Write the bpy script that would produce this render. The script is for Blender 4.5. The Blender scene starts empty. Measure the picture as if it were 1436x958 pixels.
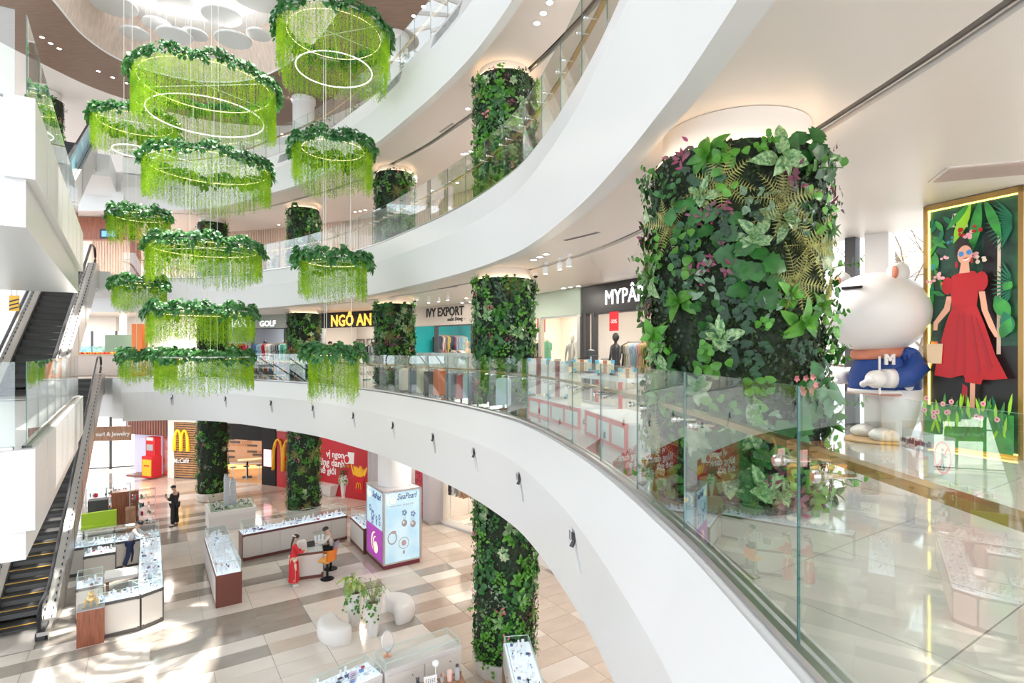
import bpy, math, random
import numpy as np
from mathutils import Vector, Matrix
random.seed(7)
rng = np.random.default_rng(7)
PI = math.pi
S = bpy.context.scene
COL = S.collection

# ---------------------------------------------------------------- camera
EYE = 7.5                      # eye height above the ground floor
FPX, HOR = 776.0, 491.0        # focal length in pixels, row of the horizon
cd = bpy.data.cameras.new('camera'); cam = bpy.data.objects.new('camera', cd); COL.objects.link(cam)
cd.lens = FPX / 1436 * 36; cd.sensor_width = 36; cd.clip_end = 300; cd.clip_start = 0.05
cam.location = (0, 0, EYE); cam.rotation_euler = (PI / 2, 0, 0)
cd.shift_y = (HOR - 479) / 1436
S.camera = cam
# ---------------------------------------------------------------- colour management
S.view_settings.view_transform = 'Standard'; S.view_settings.look = 'None'
S.view_settings.exposure = 1.03; S.view_settings.gamma = 1; S.view_settings.use_curve_mapping = False
S.cycles.use_denoising = True
S.cycles.max_bounces = 8; S.cycles.diffuse_bounces = 4; S.cycles.glossy_bounces = 4
S.cycles.transparent_max_bounces = 24; S.cycles.transmission_bounces = 4
S.cycles.caustics_reflective = False; S.cycles.caustics_refractive = False
S.cycles.sample_clamp_indirect = 6; S.cycles.sample_clamp_direct = 0
# ---------------------------------------------------------------- sky
w = bpy.data.worlds.new('sky'); S.world = w; w.use_nodes = True
wn = w.node_tree.nodes; bg = wn['Background']
bg.inputs['Color'].default_value = (0.86, 0.93, 1.0, 1); bg.inputs['Strength'].default_value = 1.35
# ---------------------------------------------------------------- sun, falling through the skylight
sd = bpy.data.lights.new('sun', 'SUN'); sun = bpy.data.objects.new('sun', sd); COL.objects.link(sun)
sd.energy = 7.0; sd.angle = math.radians(1.2); sd.color = (1.0, 0.95, 0.86)
sun.rotation_euler = Vector((0.06, 0.16, 1.0)).to_track_quat('Z', 'Y').to_euler()

def area(loc, size, power, col=(1, 0.93, 0.85), rot=(0, 0, 0), name='downlight_glow', shape='DISK', sy=None, spread=None):
    l = bpy.data.lights.new(name, 'AREA'); l.energy = power; l.color = col; l.shape = shape; l.size = size
    if sy: l.size_y = sy
    if spread: l.spread = spread
    o = bpy.data.objects.new(name, l); COL.objects.link(o); o.location = loc; o.rotation_euler = rot
    return o

# ---------------------------------------------------------------- helpers
def gp(px, py, z):
    """point of the horizontal plane z that the photograph shows at px, py"""
    d = (z - EYE) * FPX / (HOR - py)
    return ((px - 718) / FPX * d, d)
TH = math.radians(33.2)
UB = Vector((-math.sin(TH), math.cos(TH), 0))     # the two directions of the floor's tiling
UA = Vector((math.cos(TH), math.sin(TH), 0))

MATS = {}
def mat(name, col=(0.8, 0.8, 0.8), rough=0.5, metal=0.0, emit=None, es=0.0, spec=0.5, var=0.0, vscale=6.0,
        bump=0.0, bscale=40.0, coat=0.0, hue=0.0, trans=0.0, stretch=None, var2=None):
    if name in MATS: return MATS[name]
    m = bpy.data.materials.new(name); m.use_nodes = True; MATS[name] = m
    n = m.node_tree.nodes; l = m.node_tree.links; b = n['Principled BSDF']
    c4 = (*col, 1)
    b.inputs['Base Color'].default_value = c4
    b.inputs['Roughness'].default_value = rough; b.inputs['Metallic'].default_value = metal
    b.inputs['Specular IOR Level'].default_value = spec
    if coat: b.inputs['Coat Weight'].default_value = coat; b.inputs['Coat Roughness'].default_value = 0.05
    if emit is not None:
        b.inputs['Emission Color'].default_value = (*emit, 1); b.inputs['Emission Strength'].default_value = es
    src = None
    if var or bump:
        tc = n.new('ShaderNodeTexCoord'); mp = n.new('ShaderNodeMapping'); l.new(tc.outputs['Object'], mp.inputs['Vector'])
        if stretch: mp.inputs['Scale'].default_value = stretch
    if var:
        nz = n.new('ShaderNodeTexNoise'); nz.inputs['Scale'].default_value = vscale; nz.inputs['Detail'].default_value = 4
        l.new(mp.outputs['Vector'], nz.inputs['Vector'])
        mx = n.new('ShaderNodeMix'); mx.data_type = 'RGBA'
        lo = var2 if var2 else tuple(c * (1 - var) for c in col)
        hi = col if var2 else tuple(min(1, c * (1 + var)) for c in col)
        mx.inputs[6].default_value = (*lo, 1); mx.inputs[7].default_value = (*hi, 1)
        rmp = n.new('ShaderNodeMapRange'); rmp.inputs[1].default_value = 0.35; rmp.inputs[2].default_value = 0.65
        l.new(nz.outputs['Fac'], rmp.inputs[0]); l.new(rmp.outputs[0], mx.inputs[0]); src = mx.outputs[2]
    if hue:
        oi = n.new('ShaderNodeObjectInfo'); hs = n.new('ShaderNodeHueSaturation')
        if src: l.new(src, hs.inputs['Color'])
        else: hs.inputs['Color'].default_value = c4
        mr = n.new('ShaderNodeMapRange'); mr.inputs[3].default_value = 1 - hue; mr.inputs[4].default_value = 1 + hue
        l.new(oi.outputs['Random'], mr.inputs[0]); l.new(mr.outputs[0], hs.inputs['Value'])
        src = hs.outputs['Color']
    if src: l.new(src, b.inputs['Base Color'])
    if bump:
        nb = n.new('ShaderNodeTexNoise'); nb.inputs['Scale'].default_value = bscale; nb.inputs['Detail'].default_value = 3
        l.new(mp.outputs['Vector'], nb.inputs['Vector'])
        bp = n.new('ShaderNodeBump'); bp.inputs['Strength'].default_value = bump; bp.inputs['Distance'].default_value = 0.02
        l.new(nb.outputs['Fac'], bp.inputs['Height']); l.new(bp.outputs[0], b.inputs['Normal'])
    if trans:
        tr = n.new('ShaderNodeBsdfTranslucent'); ms = n.new('ShaderNodeMixShader'); ms.inputs[0].default_value = trans
        if src: l.new(src, tr.inputs['Color'])
        else: tr.inputs['Color'].default_value = c4
        out = n['Material Output']
        l.new(b.outputs[0], ms.inputs[1]); l.new(tr.outputs[0], ms.inputs[2]); l.new(ms.outputs[0], out.inputs['Surface'])
    return m

def glass_mat(name, tint=(0.93, 0.97, 0.96), refl=1.0, base=0.04):
    m = bpy.data.materials.new(name); m.use_nodes = True; MATS[name] = m
    n = m.node_tree.nodes; l = m.node_tree.links; n.remove(n['Principled BSDF']); out = n['Material Output']
    t = n.new('ShaderNodeBsdfTransparent'); t.inputs['Color'].default_value = (*tint, 1)
    g = n.new('ShaderNodeBsdfGlossy'); g.inputs['Roughness'].default_value = 0.0; g.inputs['Color'].default_value = (1, 1, 1, 1)
    ge = n.new('ShaderNodeNewGeometry'); dt = n.new('ShaderNodeVectorMath'); dt.operation = 'DOT_PRODUCT'
    l.new(ge.outputs['Normal'], dt.inputs[0]); l.new(ge.outputs['Incoming'], dt.inputs[1])
    ab = n.new('ShaderNodeMath'); ab.operation = 'ABSOLUTE'; l.new(dt.outputs['Value'], ab.inputs[0])
    om = n.new('ShaderNodeMath'); om.operation = 'SUBTRACT'; om.inputs[0].default_value = 1.0; l.new(ab.outputs[0], om.inputs[1])
    pw = n.new('ShaderNodeMath'); pw.operation = 'POWER'; pw.inputs[1].default_value = 5.0; l.new(om.outputs[0], pw.inputs[0])
    mu = n.new('ShaderNodeMath'); mu.operation = 'MULTIPLY_ADD'; mu.inputs[1].default_value = 0.9 * refl; mu.inputs[2].default_value = base; mu.use_clamp = True
    ms = n.new('ShaderNodeMixShader')
    l.new(pw.outputs[0], mu.inputs[0]); l.new(mu.outputs[0], ms.inputs[0]); l.new(t.outputs[0], ms.inputs[1]); l.new(g.outputs[0], ms.inputs[2])
    l.new(ms.outputs[0], out.inputs['Surface'])
    return m

class MB:
    def __init__(s): s.v = []; s.f = []; s.m = []
    def add(s, vs, fs, mi=0):
        o = len(s.v); s.v.extend([tuple(v) for v in vs]); s.f.extend([tuple(i + o for i in f) for f in fs]); s.m.extend([mi] * len(fs)); return s
    def box(s, c, d, rz=0.0, mi=0, M=None):
        x, y, z = (k / 2 for k in d); vs = []
        cr, sr = math.cos(rz), math.sin(rz)
        for dz in (-z, z):
            for dx, dy in ((-x, -y), (x, -y), (x, y), (-x, y)):
                p = (c[0] + dx * cr - dy * sr, c[1] + dx * sr + dy * cr, c[2] + dz)
                vs.append(p if M is None else tuple(M @ Vector(p)))
        return s.add(vs, [(0, 3, 2, 1), (4, 5, 6, 7), (0, 1, 5, 4), (1, 2, 6, 5), (2, 3, 7, 6), (3, 0, 4, 7)], mi)
    def obox(s, p0, p1, thick, z0, z1, mi=0, side=0.0):
        """upright slab from p0 to p1; side shifts it sideways in units of thickness"""
        a = Vector(p0[:2]); b = Vector(p1[:2]); d = (b - a).normalized(); n = Vector((-d.y, d.x))
        o0 = n * thick * (side - 0.5); o1 = n * thick * (side + 0.5)
        q = [a + o0, b + o0, b + o1, a + o1]
        return s.prism(q, z0, z1, mi)
    def prism(s, poly, z0, z1, mi=0, cap=True):
        n = len(poly); vs = [(p[0], p[1], z0) for p in poly] + [(p[0], p[1], z1) for p in poly]
        fs = [(i, (i + 1) % n, n + (i + 1) % n, n + i) for i in range(n)]
        if cap: fs += [tuple(range(n - 1, -1, -1)), tuple(range(n, 2 * n))]
        return s.add(vs, fs, mi)
    def bev_prism(s, poly, z0, z1, b, mi=0):
        n = len(poly); c = Vector((sum(p[0] for p in poly) / n, sum(p[1] for p in poly) / n))
        def ring(k, z): return [(c.x + (p[0] - c.x) * k, c.y + (p[1] - c.y) * k, z) for p in poly]
        r = max((Vector(p[:2]) - c).length for p in poly); k = 1 - b / r
        rows = [ring(k, z0), ring(1, z0 + b), ring(1, z1 - b), ring(k, z1)]
        vs = sum(rows, []); fs = []
        for j in range(3):
            for i in range(n): fs.append((j * n + i, j * n + (i + 1) % n, (j + 1) * n + (i + 1) % n, (j + 1) * n + i))
        fs += [tuple(range(n - 1, -1, -1)), tuple(range(3 * n, 4 * n))]
        return s.add(vs, fs, mi)
    def lathe(s, prof, n=20, c=(0, 0, 0), mi=0, sx=1, sy=1, M=None):
        vs = []; k = len(prof)
        for r, z in prof:
            for i in range(n):
                a = 2 * PI * i / n; p = (c[0] + r * sx * math.cos(a), c[1] + r * sy * math.sin(a), c[2] + z)
                vs.append(p if M is None else tuple(M @ Vector(p)))
        fs = [(j * n + i, j * n + (i + 1) % n, (j + 1) * n + (i + 1) % n, (j + 1) * n + i) for j in range(k - 1) for i in range(n)]
        fs += [tuple(range(n - 1, -1, -1)), tuple(range((k - 1) * n, k * n))]
        return s.add(vs, fs, mi)
    def tube(s, path, r, n=8, mi=0, closed=False, flat=1.0):
        P = [Vector(p) for p in path]; k = len(P); vs = []
        for j, p in enumerate(P):
            a = P[(j - 1) % k] if (closed or j) else p; b = P[(j + 1) % k] if (closed or j < k - 1) else p
            d = (b - a).normalized(); up = Vector((0, 0, 1)) if abs(d.z) < 0.95 else Vector((0, 1, 0))
            u = d.cross(up).normalized(); v = u.cross(d)
            rr = r[j] if isinstance(r, (list, tuple)) else r
            for i in range(n):
                t = 2 * PI * i / n; vs.append(p + u * rr * math.cos(t) + v * rr * flat * math.sin(t))
        m = k if closed else k - 1
        fs = [(j * n + i, j * n + (i + 1) % n, ((j + 1) % k) * n + (i + 1) % n, ((j + 1) % k) * n + i) for j in range(m) for i in range(n)]
        if not closed: fs += [tuple(range(n - 1, -1, -1)), tuple(range((k - 1) * n, k * n))]
        return s.add(vs, fs, mi)
    def sphere(s, c, r, n=14, k=9, mi=0, sc=(1, 1, 1), M=None):
        prof = [(r * math.sin(PI * j / k) if 0 < j < k else 1e-4, -r * math.cos(PI * j / k)) for j in range(k + 1)]
        vs = []
        for rr, z in prof:
            for i in range(n):
                a = 2 * PI * i / n; p = Vector((rr * math.cos(a) * sc[0], rr * math.sin(a) * sc[1], z * sc[2]))
                if M is not None: p = M @ p
                vs.append((c[0] + p.x, c[1] + p.y, c[2] + p.z))
        fs = [(j * n + i, j * n + (i + 1) % n, (j + 1) * n + (i + 1) % n, (j + 1) * n + i) for j in range(k) for i in range(n)]
        return s.add(vs, fs, mi)
    def strip(s, rows, closed=False, mi=0):
        """rows: list of equally long point lists -> quads between them"""
        n = len(rows[0]); vs = [p for r in rows for p in r]; fs = []
        for j in range(len(rows) - 1):
            for i in range(n if closed else n - 1):
                fs.append((j * n + i, j * n + (i + 1) % n, (j + 1) * n + (i + 1) % n, (j + 1) * n + i))
        return s.add(vs, fs, mi)
    def mesh(s, name, mats, smooth=False):
        me = bpy.data.meshes.new(name); me.from_pydata(s.v, [], s.f)
        for m in (mats if isinstance(mats, (list, tuple)) else [mats]): me.materials.append(m)
        if any(s.m): me.polygons.foreach_set('material_index', s.m)
        if smooth: me.polygons.foreach_set('use_smooth', [True] * len(s.f))
        me.update(); return me
    def build(s, name, mats, parent=None, smooth=False, world=False):
        return link(name, s.mesh(name, mats, smooth), parent, world)

def link(name, me, parent=None, world=False, loc=None, rz=None, scale=None):
    o = bpy.data.objects.new(name, me); COL.objects.link(o)
    if parent is not None:
        o.parent = parent
        if world: o.matrix_parent_inverse = wmat(parent).inverted()
    if loc is not None: o.location = loc
    if rz is not None: o.rotation_euler = (0, 0, rz)
    if scale is not None: o.scale = scale if hasattr(scale, '__len__') else (scale,) * 3
    return o
def wmat(o):
    m = Matrix.LocRotScale(o.location, o.rotation_euler, o.scale)
    if o.parent is not None: m = wmat(o.parent) @ o.matrix_parent_inverse @ m
    return m
def auto_smooth(o, ang=0.6):
    me = o.data
    me.polygons.foreach_set('use_smooth', [True] * len(me.polygons)); me.set_sharp_from_angle(angle=ang); return o
def thing(name, label, cat, loc=(0, 0, 0), rz=0.0, group=None):
    o = bpy.data.objects.new(name, None); COL.objects.link(o); o.location = loc; o.rotation_euler = (0, 0, rz)
    o.empty_display_size = 0.1
    return tag(o, label, cat, group)
def tag(o, label, cat, group=None):
    o['label'] = label; o['category'] = cat
    if group: o['group'] = group
    return o
def struct(o, label=None):
    o['kind'] = 'structure'
    if label: o['label'] = label
    return o
def stuff(o): o['kind'] = 'stuff'; return o
def dup(src, name=None, parent=None):
    c = src.copy(); COL.objects.link(c)
    if parent is not None: c.parent = parent
    for ch in list(src.children): dup(ch, None, c)
    return c
def text_mesh(body, size, depth=0.01, bold=0.0, align='CENTER', spacing=1.0):
    cu = bpy.data.curves.new('text', 'FONT'); cu.body = body; cu.size = size; cu.extrude = depth; cu.offset = bold
    cu.align_x = align; cu.space_character = spacing; cu.resolution_u = 2
    t = bpy.data.objects.new('text', cu); COL.objects.link(t)
    bpy.context.view_layer.update()
    me = bpy.data.meshes.new_from_object(t.evaluated_get(bpy.context.evaluated_depsgraph_get()))
    bpy.data.objects.remove(t); bpy.data.curves.remove(cu)
    return me
def sign_text(body, size, loc, face, m, parent, name='lettering', depth=0.01, bold=0.0, align='CENTER', sx=1.0, shear=0.0, mirror=False, roll=0.0):
    """upright text; face is the compass angle (rad) of the direction it faces"""
    me = text_mesh(body, size, depth, bold, align)
    n = Vector((math.cos(face), math.sin(face), 0)); x = Vector((-n.y, n.x, 0))
    if mirror: x = -x
    M = Matrix(((x.x * sx, 0, n.x, loc[0]), (x.y * sx, 0, n.y, loc[1]), (0, 1, 0, loc[2]), (0, 0, 0, 1)))
    if shear:
        M = M @ Matrix(((1, shear, 0, 0), (0, 1, 0, 0), (0, 0, 1, 0), (0, 0, 0, 1)))
    if roll: M = M @ Matrix.Rotation(roll, 4, 'Z')
    me.transform(M); me.materials.clear(); me.materials.append(m)
    return link(name, me, parent, True)

# ---------------------------------------------------------------- plan curve of the balcony edge
_P = [(1.13, -7), (1.17, -4), (1.19, -1), (1.20, 1.2), (1.20, 3.3), (1.16, 4.1), (1.10, 4.92), (0.98, 6.07), (0.80, 7.19), (0.56, 8.40),
      (0.20, 9.75), (-0.32, 11.0), (-0.92, 12.2), (-1.75, 13.6), (-2.75, 15.1), (-3.9, 16.75), (-5.2, 18.3), (-6.8, 20.1), (-8.4, 21.5),
      (-9.8, 22.5), (-11.3, 23.6), (-13.0, 24.6), (-14.8, 25.1), (-16.2, 25.0), (-17.3, 24.6)]
def catmull(P, per=8):
    P = [Vector(p) for p in P]; out = []
    for i in range(len(P) - 1):
        a = P[i - 1] if i else P[0] * 2 - P[1]; b, c = P[i], P[i + 1]; d = P[i + 2] if i + 2 < len(P) else P[-1] * 2 - P[-2]
        for k in range(per):
            t = k / per
            out.append(0.5 * ((2 * b) + (c - a) * t + (2 * a - 5 * b + 4 * c - d) * t * t + (3 * b - a - 3 * c + d) * t ** 3))
    out.append(P[-1].copy()); return out
def resample(P, step):
    cum = [0.0]
    for a, b in zip(P, P[1:]): cum.append(cum[-1] + (b - a).length)
    n = int(cum[-1] / step); out = []; j = 0
    for i in range(n + 1):
        t = cum[-1] * i / n
        while j < len(P) - 2 and cum[j + 1] < t: j += 1
        out.append(P[j].lerp(P[j + 1], (t - cum[j]) / max(1e-9, cum[j + 1] - cum[j])))
    return out
EDGE = resample(catmull(_P), 0.30)
def normals(C):
    N = []
    for i in range(len(C)):
        d = (C[min(i + 1, len(C) - 1)] - C[max(i - 1, 0)]).normalized(); N.append(Vector((-d.y, d.x)))
    return N
EN = normals(EDGE)                     # points towards the open atrium
def off(o, C=None, N=None):
    C = C or EDGE; N = N or EN
    return [c + n * o for c, n in zip(C, N)]
ARC = [0.0]
for a_, b_ in zip(EDGE, EDGE[1:]): ARC.append(ARC[-1] + (b_ - a_).length)
def edge_at(s, o=0.0):
    """point of the edge at arc length s, moved o metres towards the atrium, and the edge's direction there"""
    s = max(0, min(ARC[-1] - 1e-3, s)); i = max(0, min(int(s / 0.31) - 2, len(EDGE) - 2))
    while i < len(EDGE) - 2 and ARC[i + 1] < s: i += 1
    t = (s - ARC[i]) / (ARC[i + 1] - ARC[i]); p = EDGE[i].lerp(EDGE[i + 1], t); n = EN[i].lerp(EN[i + 1], t).normalized()
    return p + n * o, n
def arc_of(px, o=0.0):
    """arc length where the offset edge crosses the sight line of column px"""
    k = (px - 718) / FPX; C = off(o); best = None
    for i in range(len(C) - 1):
        if C[i].y < 0.5: continue
        f0 = C[i].x - k * C[i].y; f1 = C[i + 1].x - k * C[i + 1].y
        if f0 * f1 <= 0: best = ARC[i] + (ARC[i + 1] - ARC[i]) * abs(f0) / (abs(f0) + abs(f1) + 1e-9); break
    return best
Z1, Z2, Z3, ZR = 6.25, 10.75, 15.35, 18.9         # floors and roof ceiling
C0, C1, C2 = 4.45, 9.38, 14.05                    # ceilings below them
# ================================================================ materials of the building
M_white = mat('white_lacquer', (0.80, 0.80, 0.80), 0.32, spec=0.5)
M_plaster = mat('white_plaster', (0.80, 0.775, 0.76), 0.55)
M_ceil = mat('ceiling_paint', (0.80, 0.745, 0.705), 0.40)
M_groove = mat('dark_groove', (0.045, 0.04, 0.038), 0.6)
M_steel = mat('brushed_steel', (0.60, 0.60, 0.60), 0.28, 1.0)
M_steel2 = mat('satin_steel', (0.62, 0.60, 0.58), 0.38, 0.9, bump=0.03, bscale=3)
M_chrome = mat('chrome', (0.8, 0.8, 0.8), 0.08, 1.0)
M_black = mat('black_paint', (0.012, 0.012, 0.013), 0.55, spec=0.25)
M_dark = mat('charcoal', (0.06, 0.06, 0.065), 0.5)
M_brass = mat('brass_handrail', (0.52, 0.33, 0.12), 0.22, 0.85)
M_glass = glass_mat('clear_glass', (0.93, 0.975, 0.96), 1.0, 0.085)
M_gedge = mat('glass_edge', (0.05, 0.16, 0.14), 0.15, spec=0.8)
M_gtop = mat('glass_top_edge', (0.35, 0.55, 0.50), 0.15, spec=0.8)
M_window = glass_mat('window_glass', (0.96, 0.98, 0.98), 0.8, 0.02)
M_led = mat('warm_led', (1, 0.9, 0.7), emit=(1.0, 0.80, 0.45), es=1.6)
M_ringglow = mat('white_ring_glow', (1, 1, 1), emit=(1.0, 0.97, 0.92), es=0.5)  # lower chandelier rings are no lamps; a faint glow is put into their white
M_woodc = mat('roof_wood', (0.25, 0.155, 0.105), 0.5, var=0.16, vscale=2.2, stretch=(1.2, 14, 1), var2=(0.19, 0.115, 0.08))
M_woodl = mat('light_wood', (0.62, 0.50, 0.42), 0.5, var=0.1, vscale=2.0, stretch=(6, 6, 0.4))
M_grout = mat('tile_joint', (0.38, 0.34, 0.30), 0.6)
TILE = [mat('cream_tile', (0.79, 0.73, 0.67), 0.10, spec=0.6, var=0.03, vscale=1.5, hue=0.03, coat=0.3),
        mat('beige_tile', (0.64, 0.545, 0.46), 0.10, spec=0.6, var=0.05, vscale=1.5, hue=0.04, coat=0.3),
        mat('grey_tile', (0.37, 0.33, 0.29), 0.10, spec=0.6, var=0.06, vscale=1.5, hue=0.04, coat=0.3),
        mat('brown_tile', (0.50, 0.385, 0.31), 0.10, spec=0.6, var=0.05, vscale=1.5, hue=0.04, coat=0.3)]
M_marble = mat('white_marble', (0.60, 0.565, 0.525), 0.05, spec=0.6, var=0.05, vscale=1.2, coat=0.5)

# ================================================================ ground floor and its tiles
gbase = MB().add([(-40, -8, -0.012), (16, -8, -0.012), (16, 60, -0.012), (-40, 60, -0.012)], [(0, 1, 2, 3)])
floor0 = struct(gbase.build('floor', M_grout), 'polished ground floor of cream, beige and grey rectangular tiles')
TL, TW = 1.25, 0.585
def tile_prism(mb, u, v, L, W, g=0.006, mi=0, z=0.0, h=0.012):
    a = UA * (u + g) + UB * (v + g); b = UA * (u + L - g) + UB * (v + g); c = UA * (u + L - g) + UB * (v + W - g); d = UA * (u + g) + UB * (v + W - g)
    mb.add([(p.x, p.y, z + k) for k in (-h, 0) for p in (a, b, c, d)], [(4, 5, 6, 7), (0, 1, 5, 4), (1, 2, 6, 5), (2, 3, 7, 6), (3, 0, 4, 7)], mi)
cand = []
rr = random.Random(11)
for j in range(-4, 92):
    v = j * TW; i = -30; run = 0; colr = 0
    ofs = (j * 0.37 % 1.0) * 0
    while i < 50:
        if run <= 0:
            run = rr.choice((2, 3, 3, 4, 5)); colr = rr.choices((0, 1, 2), (0.66, 0.17, 0.17))[0]
            if j % 4 == 1: colr = rr.choices((0, 1, 2), (0.36, 0.16, 0.48))[0]
        u = i * TL; run -= 1; i += 1
        c = UA * (u + TL / 2) + UB * (v + TW / 2)
        if c.y < 7.5 or c.y > 46 or abs(c.x) > c.y * 1.02 + 1.5: continue
        near = min((Vector((c.x, c.y)) - e).length for e in EDGE[::4]); side = 0
        k = min(range(0, len(EDGE), 4), key=lambda q: (Vector((c.x, c.y)) - EDGE[q]).length)
        inside = (Vector((c.x, c.y)) - EDGE[k]).dot(EN[k])
        cc = colr
        if inside < -0.3: cc = (1, 1, 3, 2)[rr.choice((0, 0, 1, 1, 2, 3))] if colr else rr.choice((0, 1, 1, 1))
        cand.append((c.length, u, v, cc, i * 131 + j))
cand.sort()
tmesh = []
for k in range(4):
    mb = MB(); L2, W2 = TL / 2 - 0.006, TW / 2 - 0.006
    mb.add([(sx * L2, sy * W2, z) for z in (-0.012, 0) for sx, sy in ((-1, -1), (1, -1), (1, 1), (-1, 1))], [(4, 5, 6, 7), (0, 1, 5, 4), (1, 2, 6, 5), (2, 3, 7, 6), (3, 0, 4, 7)])
    tmesh.append(mb.mesh('tile', TILE[k]))
for q in cand[:300]:
    c = UA * (q[1] + TL / 2) + UB * (q[2] + TW / 2)
    link('tile', tmesh[q[3]], floor0, loc=(c.x, c.y, 0.001 * (q[4] % 3) * 0.3), rz=TH)
mb = MB()
for q in cand[300:]: tile_prism(mb, q[1], q[2], TL, TW, mi=q[3])
stuff(mb.build('tile_field', TILE, floor0))

# ================================================================ balcony slabs that sweep round the atrium
def row(o, z): return [(p.x, p.y, z) for p in off(o)]
WLX = [(4.65, 11.9), (2.1, 16.6), (-0.8, 21.2), (-4.9, 25.1), (-9.8, 28.5), (-16.5, 30.6), (-30, 33)]
WR = [(5.05, 10.75), (5.70, 9.45), (6.55, 8.12), (8.2, 5.4), (9.6, 2.0), (10.2, -4), (10.3, -9)]     # line of the right-hand window wall
def reach(p, n, far):
    """how far the floors run outwards from the edge: to the window wall on the right, else far"""
    for a, b in zip(WR, WR[1:]):
        a, b = Vector(a), Vector(b); e = b - a; den = -n.x * e.y + n.y * e.x
        if abs(den) < 1e-9: continue
        w_ = a - p; t = (w_.x * e.y - w_.y * e.x) / den; s_ = (w_.x * -n.y + n.x * w_.y) / den
        if t > 0 and -0.02 <= s_ <= 1.02: return min(far, t + 0.05)
    for a, b in zip(WLX, WLX[1:]):
        a, b = Vector(a), Vector(b); e = b - a; den = -n.x * e.y + n.y * e.x
        if abs(den) < 1e-9: continue
        w_ = a - p; t = (w_.x * e.y - w_.y * e.x) / den; s_ = (w_.x * -n.y + n.x * w_.y) / den
        if t > 0 and -0.02 <= s_ <= 1.02: return min(far, t + 3.4)
    return 8.0
RCH = [reach(p, n, 16.0) for p, n in zip(EDGE, EN)]
def row_out(z): return [(p.x - n.x * r, p.y - n.y * r, z) for p, n, r in zip(EDGE, EN, RCH)]
NICHE1 = [242, 318, 382, 441, 498, 554, 610.6, 669, 734, 813]
def fascia(name, prof, niches=(), nz=(0, 0), nd=0.12, nw=0.07, upper=(), uz=(0, 0)):
    """prof: (offset, height) from the glass line down and round to the ceiling; niches open in the face below the crease"""
    mb = MB(); lows = [s for s in niches if s is not None]; ups = [s for s in upper if s is not None]
    cuts = sorted(set([round(a, 4) for a in ARC] + [round(s + k * nw, 4) for s in lows for k in (-1, 1)] + [round(s + k * 0.8, 4) for s in ups for k in (-1, 1)]))
    cols = [edge_at(s) for s in cuts]
    def P(c, o, z): p = c[0] + c[1] * o; return (p.x, p.y, z)
    for ia in range(len(cuts) - 1):
        c0, c1 = cols[ia], cols[ia + 1]; mid = (cuts[ia] + cuts[ia + 1]) / 2
        for k in range(len(prof) - 1):
            (o0, z0), (o1, z1) = prof[k], prof[k + 1]
            hole = None
            if k == 2 and any(abs(mid - s) < nw for s in lows): hole = nz
            if k == 1 and any(abs(mid - s) < 0.8 for s in ups): hole = uz
            if not hole:
                mb.add([P(c0, o0, z0), P(c1, o0, z0), P(c1, o1, z1), P(c0, o1, z1)], [(0, 1, 2, 3)]); continue
            def oo(z): return o0 + (o1 - o0) * (z0 - z) / (z0 - z1)
            a, b = hole
            for (za, zb) in ((z0, a), (b, z1)):
                mb.add([P(c0, oo(za), za), P(c1, oo(za), za), P(c1, oo(zb), zb), P(c0, oo(zb), zb)], [(0, 1, 2, 3)])
            d = 0.14 if k == 2 else 0.35
            mb.add([P(c0, oo(a), a), P(c1, oo(a), a), P(c1, oo(a) - d, a), P(c0, oo(a) - d, a),
                    P(c0, oo(b), b), P(c1, oo(b), b), P(c1, oo(b) - (0.02 if k == 2 else d), b), P(c0, oo(b) - (0.02 if k == 2 else d), b)],
                   [(0, 1, 2, 3), (3, 2, 6, 7), (7, 6, 5, 4)] + [(0, 3, 7, 4), (1, 5, 6, 2)])
    return struct(mb.build(name, M_white))
s_n = [arc_of(x, 0.2) for x in NICHE1]
tr1 = fascia('trim_1', [(-0.10, Z1), (0.07, Z1 - 0.02), (0.10, Z1 - 0.06), (0.30, 5.63), (0.10, 4.33), (-0.15, 4.33), (-0.15, C0 + 0.02)][0:1] + [(0.09, Z1 - 0.03), (0.30, 5.63), (0.09, 4.33), (-0.12, 4.33), (-0.12, C0 + 0.02)], s_n, (5.50, 5.00))
tr1['label'] = 'white curved fascia of the first balcony with small lamp slots'
tr2 = fascia('trim_2', [(-0.10, Z2), (0.10, Z2 - 0.04), (0.30, 10.10), (0.09, 9.23), (-0.10, 9.23), (-0.10, C1 + 0.02)])
tr2['label'] = 'white curved fascia of the second balcony'
s_u = [arc_of(x, 0.15) for x in (408, 549, 628)]
tr3 = fascia('trim_3', [(-0.10, Z3), (0.12, Z3 - 0.05), (0.30, 14.68), (0.09, 13.84), (-0.10, 13.84), (-0.10, C2 + 0.02)], (), (0, 0), upper=s_u, uz=(15.22, 14.86))
tr3['label'] = 'white curved fascia of the top balcony with long slots'

def slab(name, z, depth=16.0, m=M_marble, down=False):
    mb = MB(); a = row(-0.10, z); b = row_out(z); mb.strip([a, b] if not down else [b, a])
    # towards the escalators' far landing and on to the left
    e = off(-0.10)[-1]; e2 = Vector(row_out(z)[-1][:2])
    q = [(e.x, e.y, z), (e2.x, e2.y, z), (-38, 34.5, z), (-38, 25.4, z), (e.x - 0.3, 25.4, z)]
    mb.add(q, [(0, 1, 2, 3, 4)] if not down else [(4, 3, 2, 1, 0)])
    return struct(mb.build(name, m))
fl1 = slab('floor', Z1 - 0.012, m=M_grout); fl1['label'] = 'pale polished stone floor of the first balcony'
fl2 = slab('floor', Z2, m=M_plaster); fl3 = slab('floor', Z3, m=M_plaster)
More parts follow.
